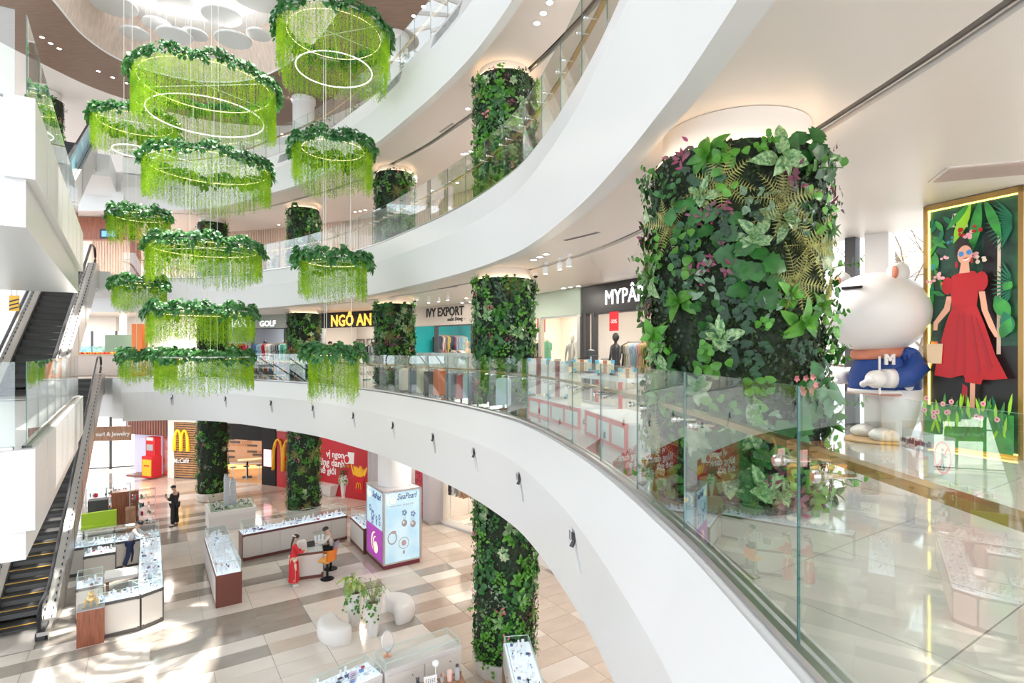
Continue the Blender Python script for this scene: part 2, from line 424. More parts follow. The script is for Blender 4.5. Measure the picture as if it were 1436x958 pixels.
# marble tiles of the near part of the first floor
def clip(poly, p, n):
    out = []
    for i in range(len(poly)):
        a, b = poly[i], poly[(i + 1) % len(poly)]; da, db = (a - p).dot(n), (b - p).dot(n)
        if da <= 0: out.append(a)
        if da * db < 0: out.append(a + (b - a) * (da / (da - db)))
    return out
rest = MB(); nt = 0
TS = 0.9
for i in range(-4, 22):
    for j in range(-6, 34):
        pts = [(UA * (i * TS + a) + UB * (j * TS + b)).to_2d() for a, b in ((0.004, 0.004), (TS - 0.004, 0.004), (TS - 0.004, TS - 0.004), (0.004, TS - 0.004))]
        c = sum(pts, Vector((0, 0))) / 4
        if c.y < -3 or c.y > 27: continue
        k = min(range(len(EDGE)), key=lambda q: (c - EDGE[q]).length)
        dd = (c - EDGE[k]).dot(EN[k])
        if dd > 0.62 or dd < -9: continue
        if dd > -0.8:
            for kk in (k - 1, k, k + 1):
                if 0 <= kk < len(EDGE): pts = clip(pts, EDGE[kk] - EN[kk] * 0.10, EN[kk])
        if len(pts) < 3: continue
        mb = MB() if (c.length < 8 and nt < 120) else rest
        mb.prism(pts, Z1 - 0.011, Z1)
        if mb is not rest: nt += 1; mb.build('tile', M_marble, fl1)
stuff(rest.build('tile_field', M_marble, fl1))

def ceiling(name, z, depth=16.0, m=M_ceil, groove=True):
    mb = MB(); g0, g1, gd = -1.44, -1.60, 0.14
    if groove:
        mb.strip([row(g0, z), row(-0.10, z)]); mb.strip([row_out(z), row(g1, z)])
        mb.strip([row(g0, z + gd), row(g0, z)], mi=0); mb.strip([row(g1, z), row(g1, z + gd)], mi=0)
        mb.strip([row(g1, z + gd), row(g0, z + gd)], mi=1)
    else: mb.strip([row_out(z), row(-0.10, z)])
    e = off(-0.10)[-1]; e2 = Vector(row_out(z)[-1][:2])
    mb.add([(e.x, e.y, z), (e2.x, e2.y, z), (-38, 34.5, z), (-38, 25.4, z), (e.x - 0.3, 25.4, z)], [(4, 3, 2, 1, 0)])
    return struct(mb.build(name, [m, M_groove]))
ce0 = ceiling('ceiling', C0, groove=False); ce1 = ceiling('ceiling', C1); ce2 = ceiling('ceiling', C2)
ce0['label'] = 'low white ceiling over the ground floor shops'; ce1['label'] = 'white ceiling over the first balcony with a curved slot'; ce2['label'] = 'white ceiling over the second balcony with a curved slot'
for ce, z in ((ce1, C1), (ce2, C2)):
    mb = MB(); mb.tube([(p[0], p[1], z + 0.04) for p in row(-1.565, 0)], 0.014, 5); mb.build('slot_rail', M_steel, ce)
# end face where the slabs stop beside the escalators
for n_, z0, z1 in (('trim_4', C0, Z1), ('trim_5', 9.23, Z2), ('trim_6', 13.84, Z3)):
    e = off(0.1)[-1]; mb = MB(); mb.box((e.x - 0.12, e.y + 1.2, (z0 + z1) / 2), (0.5, 2.6, z1 - z0 - 0.01)); struct(mb.build(n_, M_white))
    mb = MB(); mb.box((-27.6, 25.3, (z0 + z1) / 2), (20.4, 0.25, z1 - z0)); struct(mb.build(n_.replace('4', '7').replace('5', '8').replace('6', '9'), M_white))

# ================================================================ glass railings
def railing(name, label, z, C, N, joints, h=1.10, rail_in=0.14, rail_h=0.80, pane_len=1.15, stand=True, closed=False, brass=True):
    """glass panes between the joints, a base channel, a handrail held inside the glass"""
    t = thing(name, label, 'railing', (C[0].x, C[0].y, z))
    mb = MB()
    def rw(o, zz): return [(c.x + n.x * o, c.y + n.y * o, zz) for c, n in zip(C, N)]
    mb.strip([rw(-0.045, z), rw(-0.045, z + 0.035), rw(-0.012, z + 0.035)]); mb.strip([rw(0.012, z + 0.035), rw(0.05, z + 0.035), rw(0.05, z)])
    mb.build('base_channel', M_steel, t, world=True)
    for a, b in zip(joints, joints[1:]):
        d = (b - a).normalized(); n = Vector((-d.y, d.x)); g = d * 0.004
        p = [a + g - n * 0.005, b - g - n * 0.005, b - g + n * 0.005, a + g + n * 0.005]
        mb = MB(); zz = (z + 0.02, z + h)
        mb.add([(q.x, q.y, k) for k in zz for q in p], [(0, 1, 5, 4), (2, 3, 7, 6)], 0)
        mb.add([(q.x, q.y, k) for k in zz for q in p], [(3, 0, 4, 7), (1, 2, 6, 5)], 1)
        mb.add([(q.x, q.y, zz[1]) for q in p], [(0, 1, 2, 3)], 2)
        mb.build('glass_pane', [M_glass, M_gedge, M_gtop], t, world=True)
    hr = MB(); ri = [(c.x - n.x * rail_in, c.y - n.y * rail_in, z + rail_h) for c, n in zip(C, N)]
    w2, h2 = 0.030, 0.018; rows = []
    for dx, dz in ((-w2, -h2), (-w2, h2), (w2, h2), (w2, -h2), (-w2, -h2)):
        rows.append([(c.x - n.x * (rail_in + dx), c.y - n.y * (rail_in + dx), z + rail_h + dz) for c, n in zip(C, N)])
    if brass: hr.strip(rows); hr.build('handrail', M_brass, t, world=True)
    if stand:
        pts = []
        for a, b in zip(joints, joints[1:]):
            d = (b - a).normalized(); n = Vector((-d.y, d.x))
            pts += [(a + d * 0.16, n), (b - d * 0.16, n)]
        for k, (p, n) in enumerate(pts[:60]):
            mb = MB(); M = Matrix.Translation((p.x, p.y, z + rail_h - 0.045)) @ Vector((n.x, n.y, 0)).to_track_quat('Z', 'Y').to_matrix().to_4x4()
            mb.lathe([(0.026, 0.008), (0.026, 0.024), (0.018, 0.030)], 12, M=M); mb.lathe([(0.022, -0.022), (0.022, -0.008)], 12, M=M)
            mb.lathe([(0.009, -rail_in + 0.0), (0.009, -0.02)], 8, M=M)
            mb.build('glass_clamp', M_chrome, t, world=True, smooth=False)
    return t
JX = [1120, 960, 893.8, 842.6, 802.5, 768.5, 739, 711, 686.4]
sj = [arc_of(x) for x in JX]
sj = [sj[0] - 3.3, sj[0] - 1.9 - 0.0] + sj
sj = sorted(sj); step = 1.12
while sj[-1] + step < ARC[-1]: sj.append(sj[-1] + step)
sj.append(ARC[-1] - 0.01)
J1 = [edge_at(s)[0] for s in sj]
RAIL1 = railing('glass_railing', 'curved glass railing of the first balcony beside the big planted column', Z1, EDGE, EN, J1)
su = [ARC[-1] * i / 42 for i in range(4, 43)]
JU = [edge_at(s)[0] for s in su]
i0 = 10
RAIL2 = railing('glass_railing', 'curved glass railing of the second balcony', Z2, EDGE[i0:], EN[i0:], JU)
RAIL3 = railing('glass_railing', 'curved glass railing of the top balcony under the wooden roof', Z3, EDGE[i0:], EN[i0:], JU, stand=False)

# ================================================================ left balconies (straight blocks beside the escalators)
P0 = Vector((-6.15, 7.0)); U2 = Vector((-0.574, 0.819)); P1 = P0 + U2 * 9.8; PA = -UA.to_2d()
def left_block(name, z0, z1, fl, label):
    Q = [P0, P1, P1 + PA * 3.2, P1 + PA * 9, P0 + PA * 16, P0 + PA * 8]
    mb = MB(); k = len(Q)
    lip = 0.45
    top = [(q.x, q.y, z1) for q in Q]
    ins = [Q[0] + (PA - U2 * -1) * 0.0, Q[1], Q[2], Q[3], Q[4], Q[5]]
    # main box, then a prouder band along its top
    mb.prism([q for q in Q], z0, z1 - 0.02)
    o = mb.build(name, M_white); struct(o, label)
    n = Vector((U2.y, -U2.x)); m2 = -Vector((PA.y, -PA.x))
    mb = MB(); a = P0 + n * 0.10 - U2 * 0.1; b = P1 + n * 0.10 + U2 * 0.06
    mb.prism([a, b, b - n * 0.3, a - n * 0.3], z1 - 1.02, z1 + 0.0)
    mb.build('fascia_band', M_white, o)
    # faint vertical ribs of the bent cladding sheets
    mb = MB()
    for i in range(1, 8):
        p = P0 + U2 * (9.8 * i / 8) + n * 0.101
        mb.prism([p, p + U2 * 0.012, p + U2 * 0.012 + n * 0.003, p + n * 0.003], z1 - 1.0, z1 - 0.02)
    mb.build('cladding_joint', M_ceil, o)
    return o
lb1 = left_block('trim_10', 4.85, Z1, Z1, 'white straight balcony block at the left edge, first floor')
lb2 = left_block('trim_11', 9.05, Z2 - 0.08, Z2, 'white straight balcony block at the left edge, second floor')
n_ = Vector((U2.y, -U2.x))
for z, w_ in ((Z1, 'first'), (Z2 - 0.08, 'second')):
    C = [P0 + U2 * t for t in np.linspace(0.05, 9.6, 14)]; N = [n_] * 14
    J = [P0 + U2 * t for t in np.linspace(0.05, 9.6, 9)]
    railing('glass_railing', 'straight glass railing on the left %s floor block' % w_, z, C, N, J, stand=False, brass=False)
    C = [P0 - UA.to_2d() * t for t in (0.12, 2, 4, 6)]; N2 = [Vector((U2.x, U2.y)) * -1] * 4
    railing('glass_railing', 'short front glass railing of the left %s floor block at the frame edge' % w_, z, C, N2, [P0 - UA.to_2d() * t for t in (0.10, 0.33, 1.5, 2.7, 3.6, 4.8, 6.0)], stand=False, brass=False)

# ================================================================ roof, skylight drum and hanging discs
HOLE = [(-14.94, 18.0), (-15.55, 20.2), (-15.25, 22.0), (-13.6, 23.35), (-11.5, 23.45), (-9.4, 22.4), (-6.9, 20.0), (-5.0, 17.0), (-4.3, 13.5), (-5.3, 10.4), (-8.4, 8.8), (-11.5, 10.2), (-13.7, 13.8)]
def closed_spline(P, per=7):
    P = [Vector(p) for p in P]; n = len(P); out = []
    for i in range(n):
        a, b, c, d = P[i - 1], P[i], P[(i + 1) % n], P[(i + 2) % n]
        for k in range(per):
            t = k / per; out.append(0.5 * ((2 * b) + (c - a) * t + (2 * a - 5 * b + 4 * c - d) * t * t + (3 * b - a - 3 * c + d) * t ** 3))
    return out
H = closed_spline(HOLE); HC = sum(H, Vector((0, 0))) / len(H)
OUT = closed_spline([(-19.2, 18), (-18.7, 22), (-17.8, 24.8), (-15.0, 27.5), (-11, 28.0), (-7, 25.5), (-3.6, 21.5), (-1.2, 17.5), (0.8, 13), (2.2, 7), (0, 0), (-8, -5), (-15, -2), (-19, 6), (-19.8, 12)])
def by_angle(curve, ang):
    """point of the closed curve in direction ang from the hole's centre"""
    d = Vector((math.cos(ang), math.sin(ang))); best = None
    for a, b in zip(curve, curve[1:] + curve[:1]):
        e = b - a; den = d.x * e.y - d.y * e.x
        if abs(den) < 1e-9: continue
        w_ = a - HC; t = (w_.x * e.y - w_.y * e.x) / den; s_ = (w_.x * d.y - w_.y * d.x) / den
        if t > 0 and 0 <= s_ <= 1: best = t if best is None else max(best, t)
    return HC + d * best
AN = [2 * PI * i / 120 for i in range(120)]
Hc = [by_angle(H, a) for a in AN]; Oc = [by_angle(OUT, a) for a in AN]
mb = MB(); mb.strip([[(p.x, p.y, ZR) for p in Hc], [(p.x, p.y, ZR) for p in Oc]], closed=True)
roofw = struct(mb.build('ceiling', M_woodc), 'brown wooden roof ceiling round the skylight')
mb = MB(); far = [HC + (p - HC).normalized() * 21.5 for p in Oc]
mb.strip([[(p.x, p.y, ZR + 0.02) for p in Oc], [(p.x, p.y, ZR + 0.02) for p in far]], closed=True)
struct(mb.build('ceiling', M_ceil), 'outer white roof ceiling')
mb = MB(); hi = [HC + (p - HC) * 0.93 for p in Hc]
mb.strip([[(p.x, p.y, ZR) for p in Hc], [(p.x, p.y, 20.7) for p in hi]], closed=True)
drum = struct(mb.build('wall_skylight', M_woodl, smooth=True), 'pale wooden drum wall rising to the skylight')
mb = MB(); mb.tube([(p.x, p.y, ZR) for p in Hc], 0.03, 5, closed=True); mb.build('rim_bead', M_white, drum)
mb = MB(); hh = [HC + (p - HC) * 0.80 for p in Hc]
mb.strip([[(p.x, p.y, 20.7) for p in hi], [(p.x, p.y, 20.75) for p in hh]], closed=True)
mb.strip([[(p.x, p.y, 20.75) for p in hh], [(p.x, p.y, 21.3) for p in hh]], closed=True)
mb.build('upper_ring', M_white, drum)
mb = MB()
for i in range(0, 120, 10):
    p = hh[i]; mb.obox(HC + (p - HC) * 0.05, p, 0.07, 21.25, 21.4)
for k in (0.35, 0.68):
    mb.tube([(HC.x + (p.x - HC.x) * k, HC.y + (p.y - HC.y) * k, 21.3) for p in hh[::3]], 0.05, 5, closed=True)
mb.build('skylight_bar', M_white, drum)
# discs: px, py, width in px, height above ground
M_disc = mat('white_felt_disc', (0.74, 0.74, 0.74), 0.7)
DISC = [(159, 8, 62, 20.1, 'large white disc hanging nearest the wooden rim, top left'), (189, 48, 39, 19.6, 'small white disc hanging lowest at the left of the skylight'),
        (220, 35, 38, 20.0, 'white disc left of the first tall cable'), (245, 51, 48, 19.5, 'white disc just above the large chandelier leaves'),
        (273, 50, 36, 19.7, 'small white disc left of the second tall cable'), (311, 24, 55, 20.0, 'large tilted-looking white disc right of the second tall cable'),
        (327, 57, 51, 19.4, 'white disc hanging over the right half of the large chandelier'), (363, 50, 35, 19.6, 'small white disc rightmost of the skylight'),
        (240, -3, 58, 20.3, 'white disc cut by the top edge, left one'), (366, -4, 84, 20.2, 'white disc cut by the top edge, right one'), (322, 2, 40, 20.5, 'white disc high in the skylight centre')]
for px, py, wd, z, lab in DISC:
    x, y = gp(px, py, z); r = wd * (y / FPX) / 2 * 0.95
    t = thing('ceiling_disc', lab, 'disc', (x, y, z), 0, 'round discs hanging in the skylight')
    mb = MB(); mb.lathe([(r * 0.97, 0), (r, 0.02), (r, 0.06), (r * 0.97, 0.08)], 36); auto_smooth(mb.build('panel', M_disc, t))
    for k in range(3):
        a = 2 * PI * k / 3 + px; mb = MB(); mb.tube([(r * 0.7 * math.cos(a), r * 0.7 * math.sin(a), 0.08), (r * 0.7 * math.cos(a), r * 0.7 * math.sin(a), 21.3 - z)], 0.006, 4); mb.build('cable', M_steel, t)

# ================================================================ escalators
M_step = mat('escalator_step', (0.085, 0.083, 0.082), 0.45, 0.3)
M_yel = mat('yellow_line', (0.75, 0.42, 0.03), 0.5)
M_rubber = mat('black_rubber', (0.018, 0.018, 0.025), 0.4)
M_blue = mat('blue_panel', (0.10, 0.42, 0.62), 0.4, var=0.5, vscale=1.4, var2=(0.50, 0.78, 0.90))
M_dash = mat('navy_brush', (0.03, 0.04, 0.09), 0.6)
EA = math.radians(31.0); TI = math.tan(math.radians(30))
def escalator(R0, z0, z1, label, panel=None, yellow=0):
    ux = Vector((math.cos(EA), math.sin(EA))); c = Vector(R0) - ux * 0.5
    t = thing('escalator', label, 'escalator', (c.x, c.y, z0), EA)
    Hh = z1 - z0; run = Hh / TI; n = int(round(Hh / 0.23)); sd_, sh = run / n, Hh / n
    # one step: riser with grooves and a rounded nosing
    mb = MB(); prof = [(0.0, -sh), (0.03, -sh * 0.5), (0.015, -0.03), (0.0, -0.012), (0.008, 0.0), (sd_, 0.0)]
    mb.strip([[(-0.5, y, z) for y, z in prof], [(0.5, y, z) for y, z in prof]])
    for k in range(24):
        x = -0.49 + k * 0.0417; mb.add([(x, 0.01, 0.003), (x + 0.012, 0.01, 0.003), (x + 0.012, sd_, 0.003), (x, sd_, 0.003)], [(0, 1, 2, 3)])
    me = mb.mesh('step', [M_step]); mb.box((0, 0.012, 0.003), (1.0, 0.035, 0.006), mi=1); mey = mb.mesh('step', [M_step, M_yel])
    for k in range(n):
        link('step', mey if k < yellow else me, t, loc=(0, k * sd_, (k + 1) * sh - (0.0 if k else sh * 0.3)))
    def along(x0, x1, dz0, dz1, ya=-0.9, yb=None, m=M_steel2, name='side_deck'):
        yb = run + 0.9 if yb is None else yb
        ys = [ya, 0, run, yb]; zs = [0, 0, Hh, Hh]; mb = MB()
        rows = []
        for (x, dz) in ((x0, dz0), (x1, dz0), (x1, dz1), (x0, dz1)): rows.append([(x, y, z + dz) for y, z in zip(ys, zs)])
        mb.strip(rows + rows[:1]); n4 = 4
        mb.add([r[0] for r in rows], [(0, 1, 2, 3)]); mb.add([r[-1] for r in rows], [(3, 2, 1, 0)])
        return mb.build(name, m, t)
    for s in (-1, 1):
        x0, x1 = sorted((s * 0.50, s * 0.53)); along(x0, x1, -0.1, 0.20, m=M_dark, name='skirt')
        x0, x1 = sorted((s * 0.53, s * 0.76)); along(x0, x1, 0.12, 0.22, name='side_deck')
        # brush line
        mb = MB()
        L = int(run / 0.22)
        for k in range(L):
            y = k * run / L; z = y * TI + 0.225; mb.box((s * 0.70, y + 0.05, z + 0.03), (0.02, 0.10, 0.05))
        stuff(mb.build('deck_brush', M_dash, t))
        if panel: 
            x0, x1 = sorted((s * 0.60, s * 0.62)); along(x0, x1, 0.22, 0.93, ya=-0.5, yb=run + 0.5, m=panel, name='balustrade_panel')
        else:
            k = 8; ys = np.linspace(-0.7, run + 0.7, k + 1)
            for a, b in zip(ys, ys[1:]):
                f = lambda y: min(max(y, 0), run) * TI
                cuts = [a] + [c_ for c_ in (0, run) if a < c_ < b] + [b]
                mb = MB(); g = 0.006
                for y0, y1 in zip(cuts, cuts[1:]):
                    mb.add([(s * 0.61, y0 + g, f(y0) + 0.22), (s * 0.61, y1 - g, f(y1) + 0.22), (s * 0.61, y1 - g, f(y1) + 0.92), (s * 0.61, y0 + g, f(y0) + 0.92)], [(0, 1, 2, 3)])
                mb.build('balustrade_glass', M_glass, t)
        path = []
        for k in range(9):
            a = PI * 1.5 - PI * k / 8 if False else -PI / 2 - PI * k / 8
            path.append((s * 0.61, -0.75 + 0.36 * math.cos(a), 0.60 + 0.36 * math.sin(a)))
        path += [(s * 0.61, -0.2, 0.97), (s * 0.61, 0.15, 1.02)]
        path += [(s * 0.61, run - 0.15, Hh + 0.90), (s * 0.61, run + 0.2, Hh + 0.96)]
        for k in range(9):
            a = PI / 2 - PI * k / 8; path.append((s * 0.61, run + 0.75 + 0.36 * math.cos(a), Hh + 0.60 + 0.36 * math.sin(a)))
        mb = MB(); mb.tube(path, 0.045, 8, flat=0.7); mb.build('handrail', M_rubber, t, smooth=True)
        mb = MB(); mb.box((s * 0.62, -0.62, 0.16), (0.16, 0.55, 0.30)); mb.build('newel_base', M_dark, t)
    along(0.76, 0.78, -0.75, 0.22, m=M_steel2, name='side_panel'); along(-0.78, -0.76, -0.75, 0.22, m=M_steel2, name='side_panel')
    along(-0.76, 0.76, -0.80, -0.75, m=M_white, name='underside')
    mb = MB()
    for k in range(1, int(run / 1.6)):
        y = k * 1.6; mb.box((0.783, y, y * TI - 0.26), (0.006, 0.02, 0.94))
    mb.build('panel_joint', M_dark, t)
    for y, z in ((-0.65, 0.0), (run + 0.75, Hh)):
        mb = MB(); mb.box((0, y, z + 0.004), (1.06, 1.3, 0.012)); mb.build('landing_plate', M_steel2, t)
    return t
for z_, (x_, y_) in ((Z2, (-16.85, 22.0)), (Z3, (-16.4, 21.4))):
    c_ = Vector((x_, y_)) - Vector((math.cos(EA), math.sin(EA))) * 0.5 + Vector((-math.sin(EA), math.cos(EA))) * 2.4
    mb = MB(); mb.box((c_.x, c_.y, z_ - 0.45), (2.3, 3.6, 0.88), rz=EA); struct(mb.build('trim_14' if z_ == Z2 else 'trim_15', M_white), 'white landing block at the head of an escalator')
ESC1 = escalator((-12.7, 14.96), 0, Z1, 'lower escalator from the ground floor with yellow step edges', yellow=7)
ESC2 = escalator((-12.75, 15.2), Z1, Z2, 'middle escalator from the first floor to the second')
ESC3 = escalator((-12.4, 14.6), Z2, Z3, 'upper escalator with blue side panels', panel=M_blue)
# ================================================================ foliage
def leaf(L, W, shape='oval', fold=0.15, droop=0.25, n=4, notch=0):
    """one leaf lying along +x, its upper side facing +z; returns verts, faces"""
    vs, fs = [], []
    for i in range(n + 1):
        t = i / n
        if shape == 'oval': w_ = math.sin(PI * min(1, t * 0.97 + 0.03)) ** 0.75
        elif shape == 'heart': w_ = (1 - t) ** 0.55 * (0.35 + 1.25 * min(1, t * 3.2)) * (1.0 if t else 0.75)
        elif shape == 'lance': w_ = math.sin(PI * t ** 0.8) if 0 < t < 1 else 0.03
        else: w_ = math.sin(PI * t) if 0 < t < 1 else 0.05
        if notch and 0 < i < n and i % 2: w_ *= 1 - notch
        x = L * (t - droop * 0.25 * t * t); z = -droop * L * t * t; hw = W * 0.5 * w_
        vs += [(x, -hw, z + fold * hw), (x, 0, z), (x, hw, z + fold * hw)]
    for i in range(n):
        a = i * 3; fs += [(a, a + 3, a + 4, a + 1), (a + 1, a + 4, a + 5, a + 2)]
    return vs, fs
def put(mb, lf, M, mi=0):
    mb.add([tuple(M @ Vector(v)) for v in lf[0]], lf[1], mi)
def orient(pos, yaw, lift, roll=0.0, s=1.0):
    """leaf frame for a plant whose 'out' axis is +z and whose 'up' is +y"""
    return Matrix.Translation(pos) @ Matrix.Rotation(yaw, 4, 'Z') @ Matrix.Rotation(-lift, 4, 'Y') @ Matrix.Rotation(roll, 4, 'X') @ Matrix.Scale(s, 4)

def leafmat(name, col, col2=None, rough=0.38, hue=0.25, scale=30, tr=0.25, spec=0.5):
    return mat(name, col, rough, spec=spec, var=0.3, var2=col2, vscale=scale, hue=hue, trans=tr)
LM = {
 'bright': leafmat('bright_leaf', (0.135, 0.38, 0.035), (0.045, 0.20, 0.02), scale=7),
 'mid': leafmat('mid_leaf', (0.035, 0.17, 0.03), (0.015, 0.085, 0.015), scale=6),
 'dark': leafmat('dark_leaf', (0.02, 0.095, 0.03), (0.008, 0.042, 0.012), scale=6),
 'pale': leafmat('mottled_leaf', (0.42, 0.58, 0.28), (0.05, 0.20, 0.07), scale=40),
 'fern': leafmat('fern_frond', (0.42, 0.42, 0.13), (0.20, 0.20, 0.06), scale=14),
 'pink': leafmat('pink_leaf', (0.42, 0.05, 0.16), (0.06, 0.09, 0.06), scale=9),
 'rose': leafmat('rose_blossom', (0.72, 0.30, 0.28), (0.45, 0.13, 0.14), scale=12),
 'moss': leafmat('hanging_moss', (0.30, 0.44, 0.04), (0.14, 0.26, 0.03), scale=12),
 'edge': leafmat('cream_veined_leaf', (0.66, 0.68, 0.48), (0.10, 0.30, 0.09), scale=9),
 'grey': leafmat('grey_green_leaf', (0.26, 0.38, 0.25), (0.08, 0.18, 0.09), scale=18),
}
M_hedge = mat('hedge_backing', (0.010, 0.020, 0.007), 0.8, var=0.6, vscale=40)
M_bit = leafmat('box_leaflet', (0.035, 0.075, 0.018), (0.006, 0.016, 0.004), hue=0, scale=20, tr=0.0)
R_ = random.Random(3)
def U(a, b): return R_.uniform(a, b)
def plant(kind):
    mb = MB(); m = 'mid'
    if kind in ('arrowhead_plant', 'pale_rosette'):
        m = 'pale' if kind == 'pale_rosette' else 'bright'
        for k in range(7):
            put(mb, leaf(U(0.13, 0.24), U(0.065, 0.105), 'oval' if kind == 'pale_rosette' else 'heart', 0.2, U(0.3, 0.7), 5), orient((U(-0.03, 0.03), U(-0.03, 0.03), U(0.03, 0.07)), 2 * PI * k / 7 + U(-0.4, 0.4), U(0.0, 0.8), U(-0.5, 0.5)))
        for k in range(3): put(mb, leaf(0.13, 0.06, 'lance', 0.2, 0.2, 5), orient((0, 0, 0.07), 2 * PI * k / 3 + 0.4, 1.1, 0))
    elif kind == 'monstera':
        m = 'mid'
        for k in range(6):
            y = 2 * PI * k / 6 + U(-0.3, 0.3); r = U(0.02, 0.10)
            put(mb, leaf(U(0.15, 0.20), U(0.15, 0.19), 'heart', 0.12, 0.35, 8, 0.28), orient((r * math.cos(y), r * math.sin(y), U(0.05, 0.11)), y, U(-0.1, 0.5), U(-0.5, 0.5)))
    elif kind == 'heart_vine':
        m = 'bright'
        for k in range(15):
            p = (U(-0.12, 0.12), U(-0.20, 0.16), U(0.03, 0.15))
            put(mb, leaf(U(0.06, 0.085), U(0.06, 0.08), 'heart', 0.1, 0.3, 4), orient(p, -PI / 2 + U(-1.3, 1.3), U(-0.2, 0.7), U(-0.5, 0.5)))
    elif kind == 'round_leaf_clump':
        m = 'mid'
        for k in range(18):
            p = (U(-0.11, 0.11), U(-0.12, 0.12), U(0.03, 0.12))
            put(mb, leaf(U(0.05, 0.075), U(0.05, 0.07), 'oval', 0.1, 0.2, 4), orient(p, U(0, 6.28), U(0, 0.9), U(-0.5, 0.5)))
    elif kind == 'ivy':
        m = 'dark'
        for k in range(16):
            p = (U(-0.13, 0.13), U(-0.16, 0.16), U(0.02, 0.09)); y = -PI / 2 + U(-1.2, 1.2)
            for q in (-0.7, 0, 0.7): put(mb, leaf(0.075 - abs(q) * 0.02, 0.04, 'lance', 0.1, 0.3, 3), orient(p, y + q, 0.25, 0))
    elif kind == 'fern':
        m = 'fern'
        for k in range(9):
            y = 2 * PI * k / 9 + U(-0.2, 0.2); L = U(0.22, 0.30); lift = U(0.3, 0.8)
            M = orient((0, 0, 0.04), y, lift)
            for q in range(12):
                t = (q + 1) / 12; x = L * t; z = -0.5 * L * t * t; w_ = 0.065 * math.sin(PI * (0.15 + 0.85 * t)) + 0.008
                for s in (-1, 1):
                    mb.add([tuple(M @ Vector(v)) for v in ((x - 0.007, 0, z), (x + 0.009, 0, z), (x + 0.016, s * w_, z - 0.01))], [(0, 1, 2)])
            path = [M @ Vector((L * t, 0, -0.5 * L * t * t + 0.002)) for t in (0, 0.33, 0.66, 1)]
            mb.tube(path, 0.003, 3)
    elif kind == 'coleus':
        m = 'pink'
        for k in range(14):
            p = (U(-0.09, 0.09), U(-0.10, 0.10), U(0.03, 0.12))
            put(mb, leaf(U(0.06, 0.085), U(0.025, 0.04), 'lance', 0.2, 0.3, 4), orient(p, U(0, 6.28), U(0.2, 1.0), U(-0.5, 0.5)))
    elif kind == 'blossom_cluster':
        m = 'rose'
        for k in range(9):
            p = Vector((U(-0.08, 0.08), U(-0.09, 0.09), U(0.06, 0.13)))
            for q in range(5): put(mb, leaf(0.034, 0.026, 'oval', 0.1, 0.1, 2), orient(p, 2 * PI * q / 5 + k, 0.5, 0))
    elif kind == 'hanging_moss':
        m = 'moss'
        for k in range(110):
            t = k / 110; p = (U(-0.03, 0.03) * (1.2 - t), 0.05 - 0.62 * t, U(0.03, 0.10))
            put(mb, leaf(U(0.03, 0.045), 0.010, 'lance', 0, 0.1, 1), orient(p, U(0, 6.28), U(0, 1.0)))
    elif kind == 'cream_veined_plant':
        m = 'edge'
        for k in range(7): put(mb, leaf(U(0.14, 0.18), U(0.08, 0.10), 'oval', 0.2, 0.3, 5), orient((0, 0, 0.05), 2 * PI * k / 7 + U(-0.2, 0.2), U(0.3, 0.8), U(-0.3, 0.3)))
    elif kind == 'grey_sage_clump':
        m = 'grey'
        for k in range(16):
            p = (U(-0.10, 0.10), U(-0.12, 0.12), U(0.02, 0.10))
            put(mb, leaf(U(0.07, 0.11), U(0.03, 0.045), 'oval', 0.15, 0.3, 4), orient(p, U(0, 6.28), U(0.1, 0.9), U(-0.5, 0.5)))
    elif kind == 'leafy_branch':
        m = 'bright'
        d = Vector((U(-0.4, 0.4), U(-0.3, 0.6), 1)).normalized()
        mb.tube([(0, 0, 0), tuple(d * 0.15), tuple(d * 0.27 + Vector((0, -0.03, 0)))], 0.004, 4)
        for k in range(12):
            p = d * (0.04 + 0.022 * k) + Vector((U(-0.03, 0.03), U(-0.03, 0.03), 0))
            put(mb, leaf(U(0.055, 0.07), U(0.045, 0.06), 'oval', 0.1, 0.2, 4), orient(p, U(0, 6.28), U(0, 0.8), U(-0.6, 0.6)))
    return mb.mesh(kind, LM[m], smooth=True)
KINDS_P = ['arrowhead_plant', 'pale_rosette', 'monstera', 'heart_vine', 'round_leaf_clump', 'ivy', 'fern', 'coleus', 'blossom_cluster', 'hanging_moss', 'cream_veined_plant', 'grey_sage_clump', 'leafy_branch']
PM = {k: [plant(k) for _ in range(3 if k in ('heart_vine', 'monstera', 'leafy_branch', 'round_leaf_clump', 'ivy') else 2)] for k in KINDS_P}
WT_near = dict(arrowhead_plant=6, pale_rosette=11, monstera=11, heart_vine=12, round_leaf_clump=9, ivy=13, fern=6, coleus=9, blossom_cluster=1, hanging_moss=12, cream_veined_plant=3, grey_sage_clump=7, leafy_branch=6)
WT_far = dict(arrowhead_plant=8, pale_rosette=8, monstera=12, heart_vine=18, round_leaf_clump=14, ivy=22, fern=3, coleus=7, blossom_cluster=4, hanging_moss=12, cream_veined_plant=3, grey_sage_clump=9, leafy_branch=4)

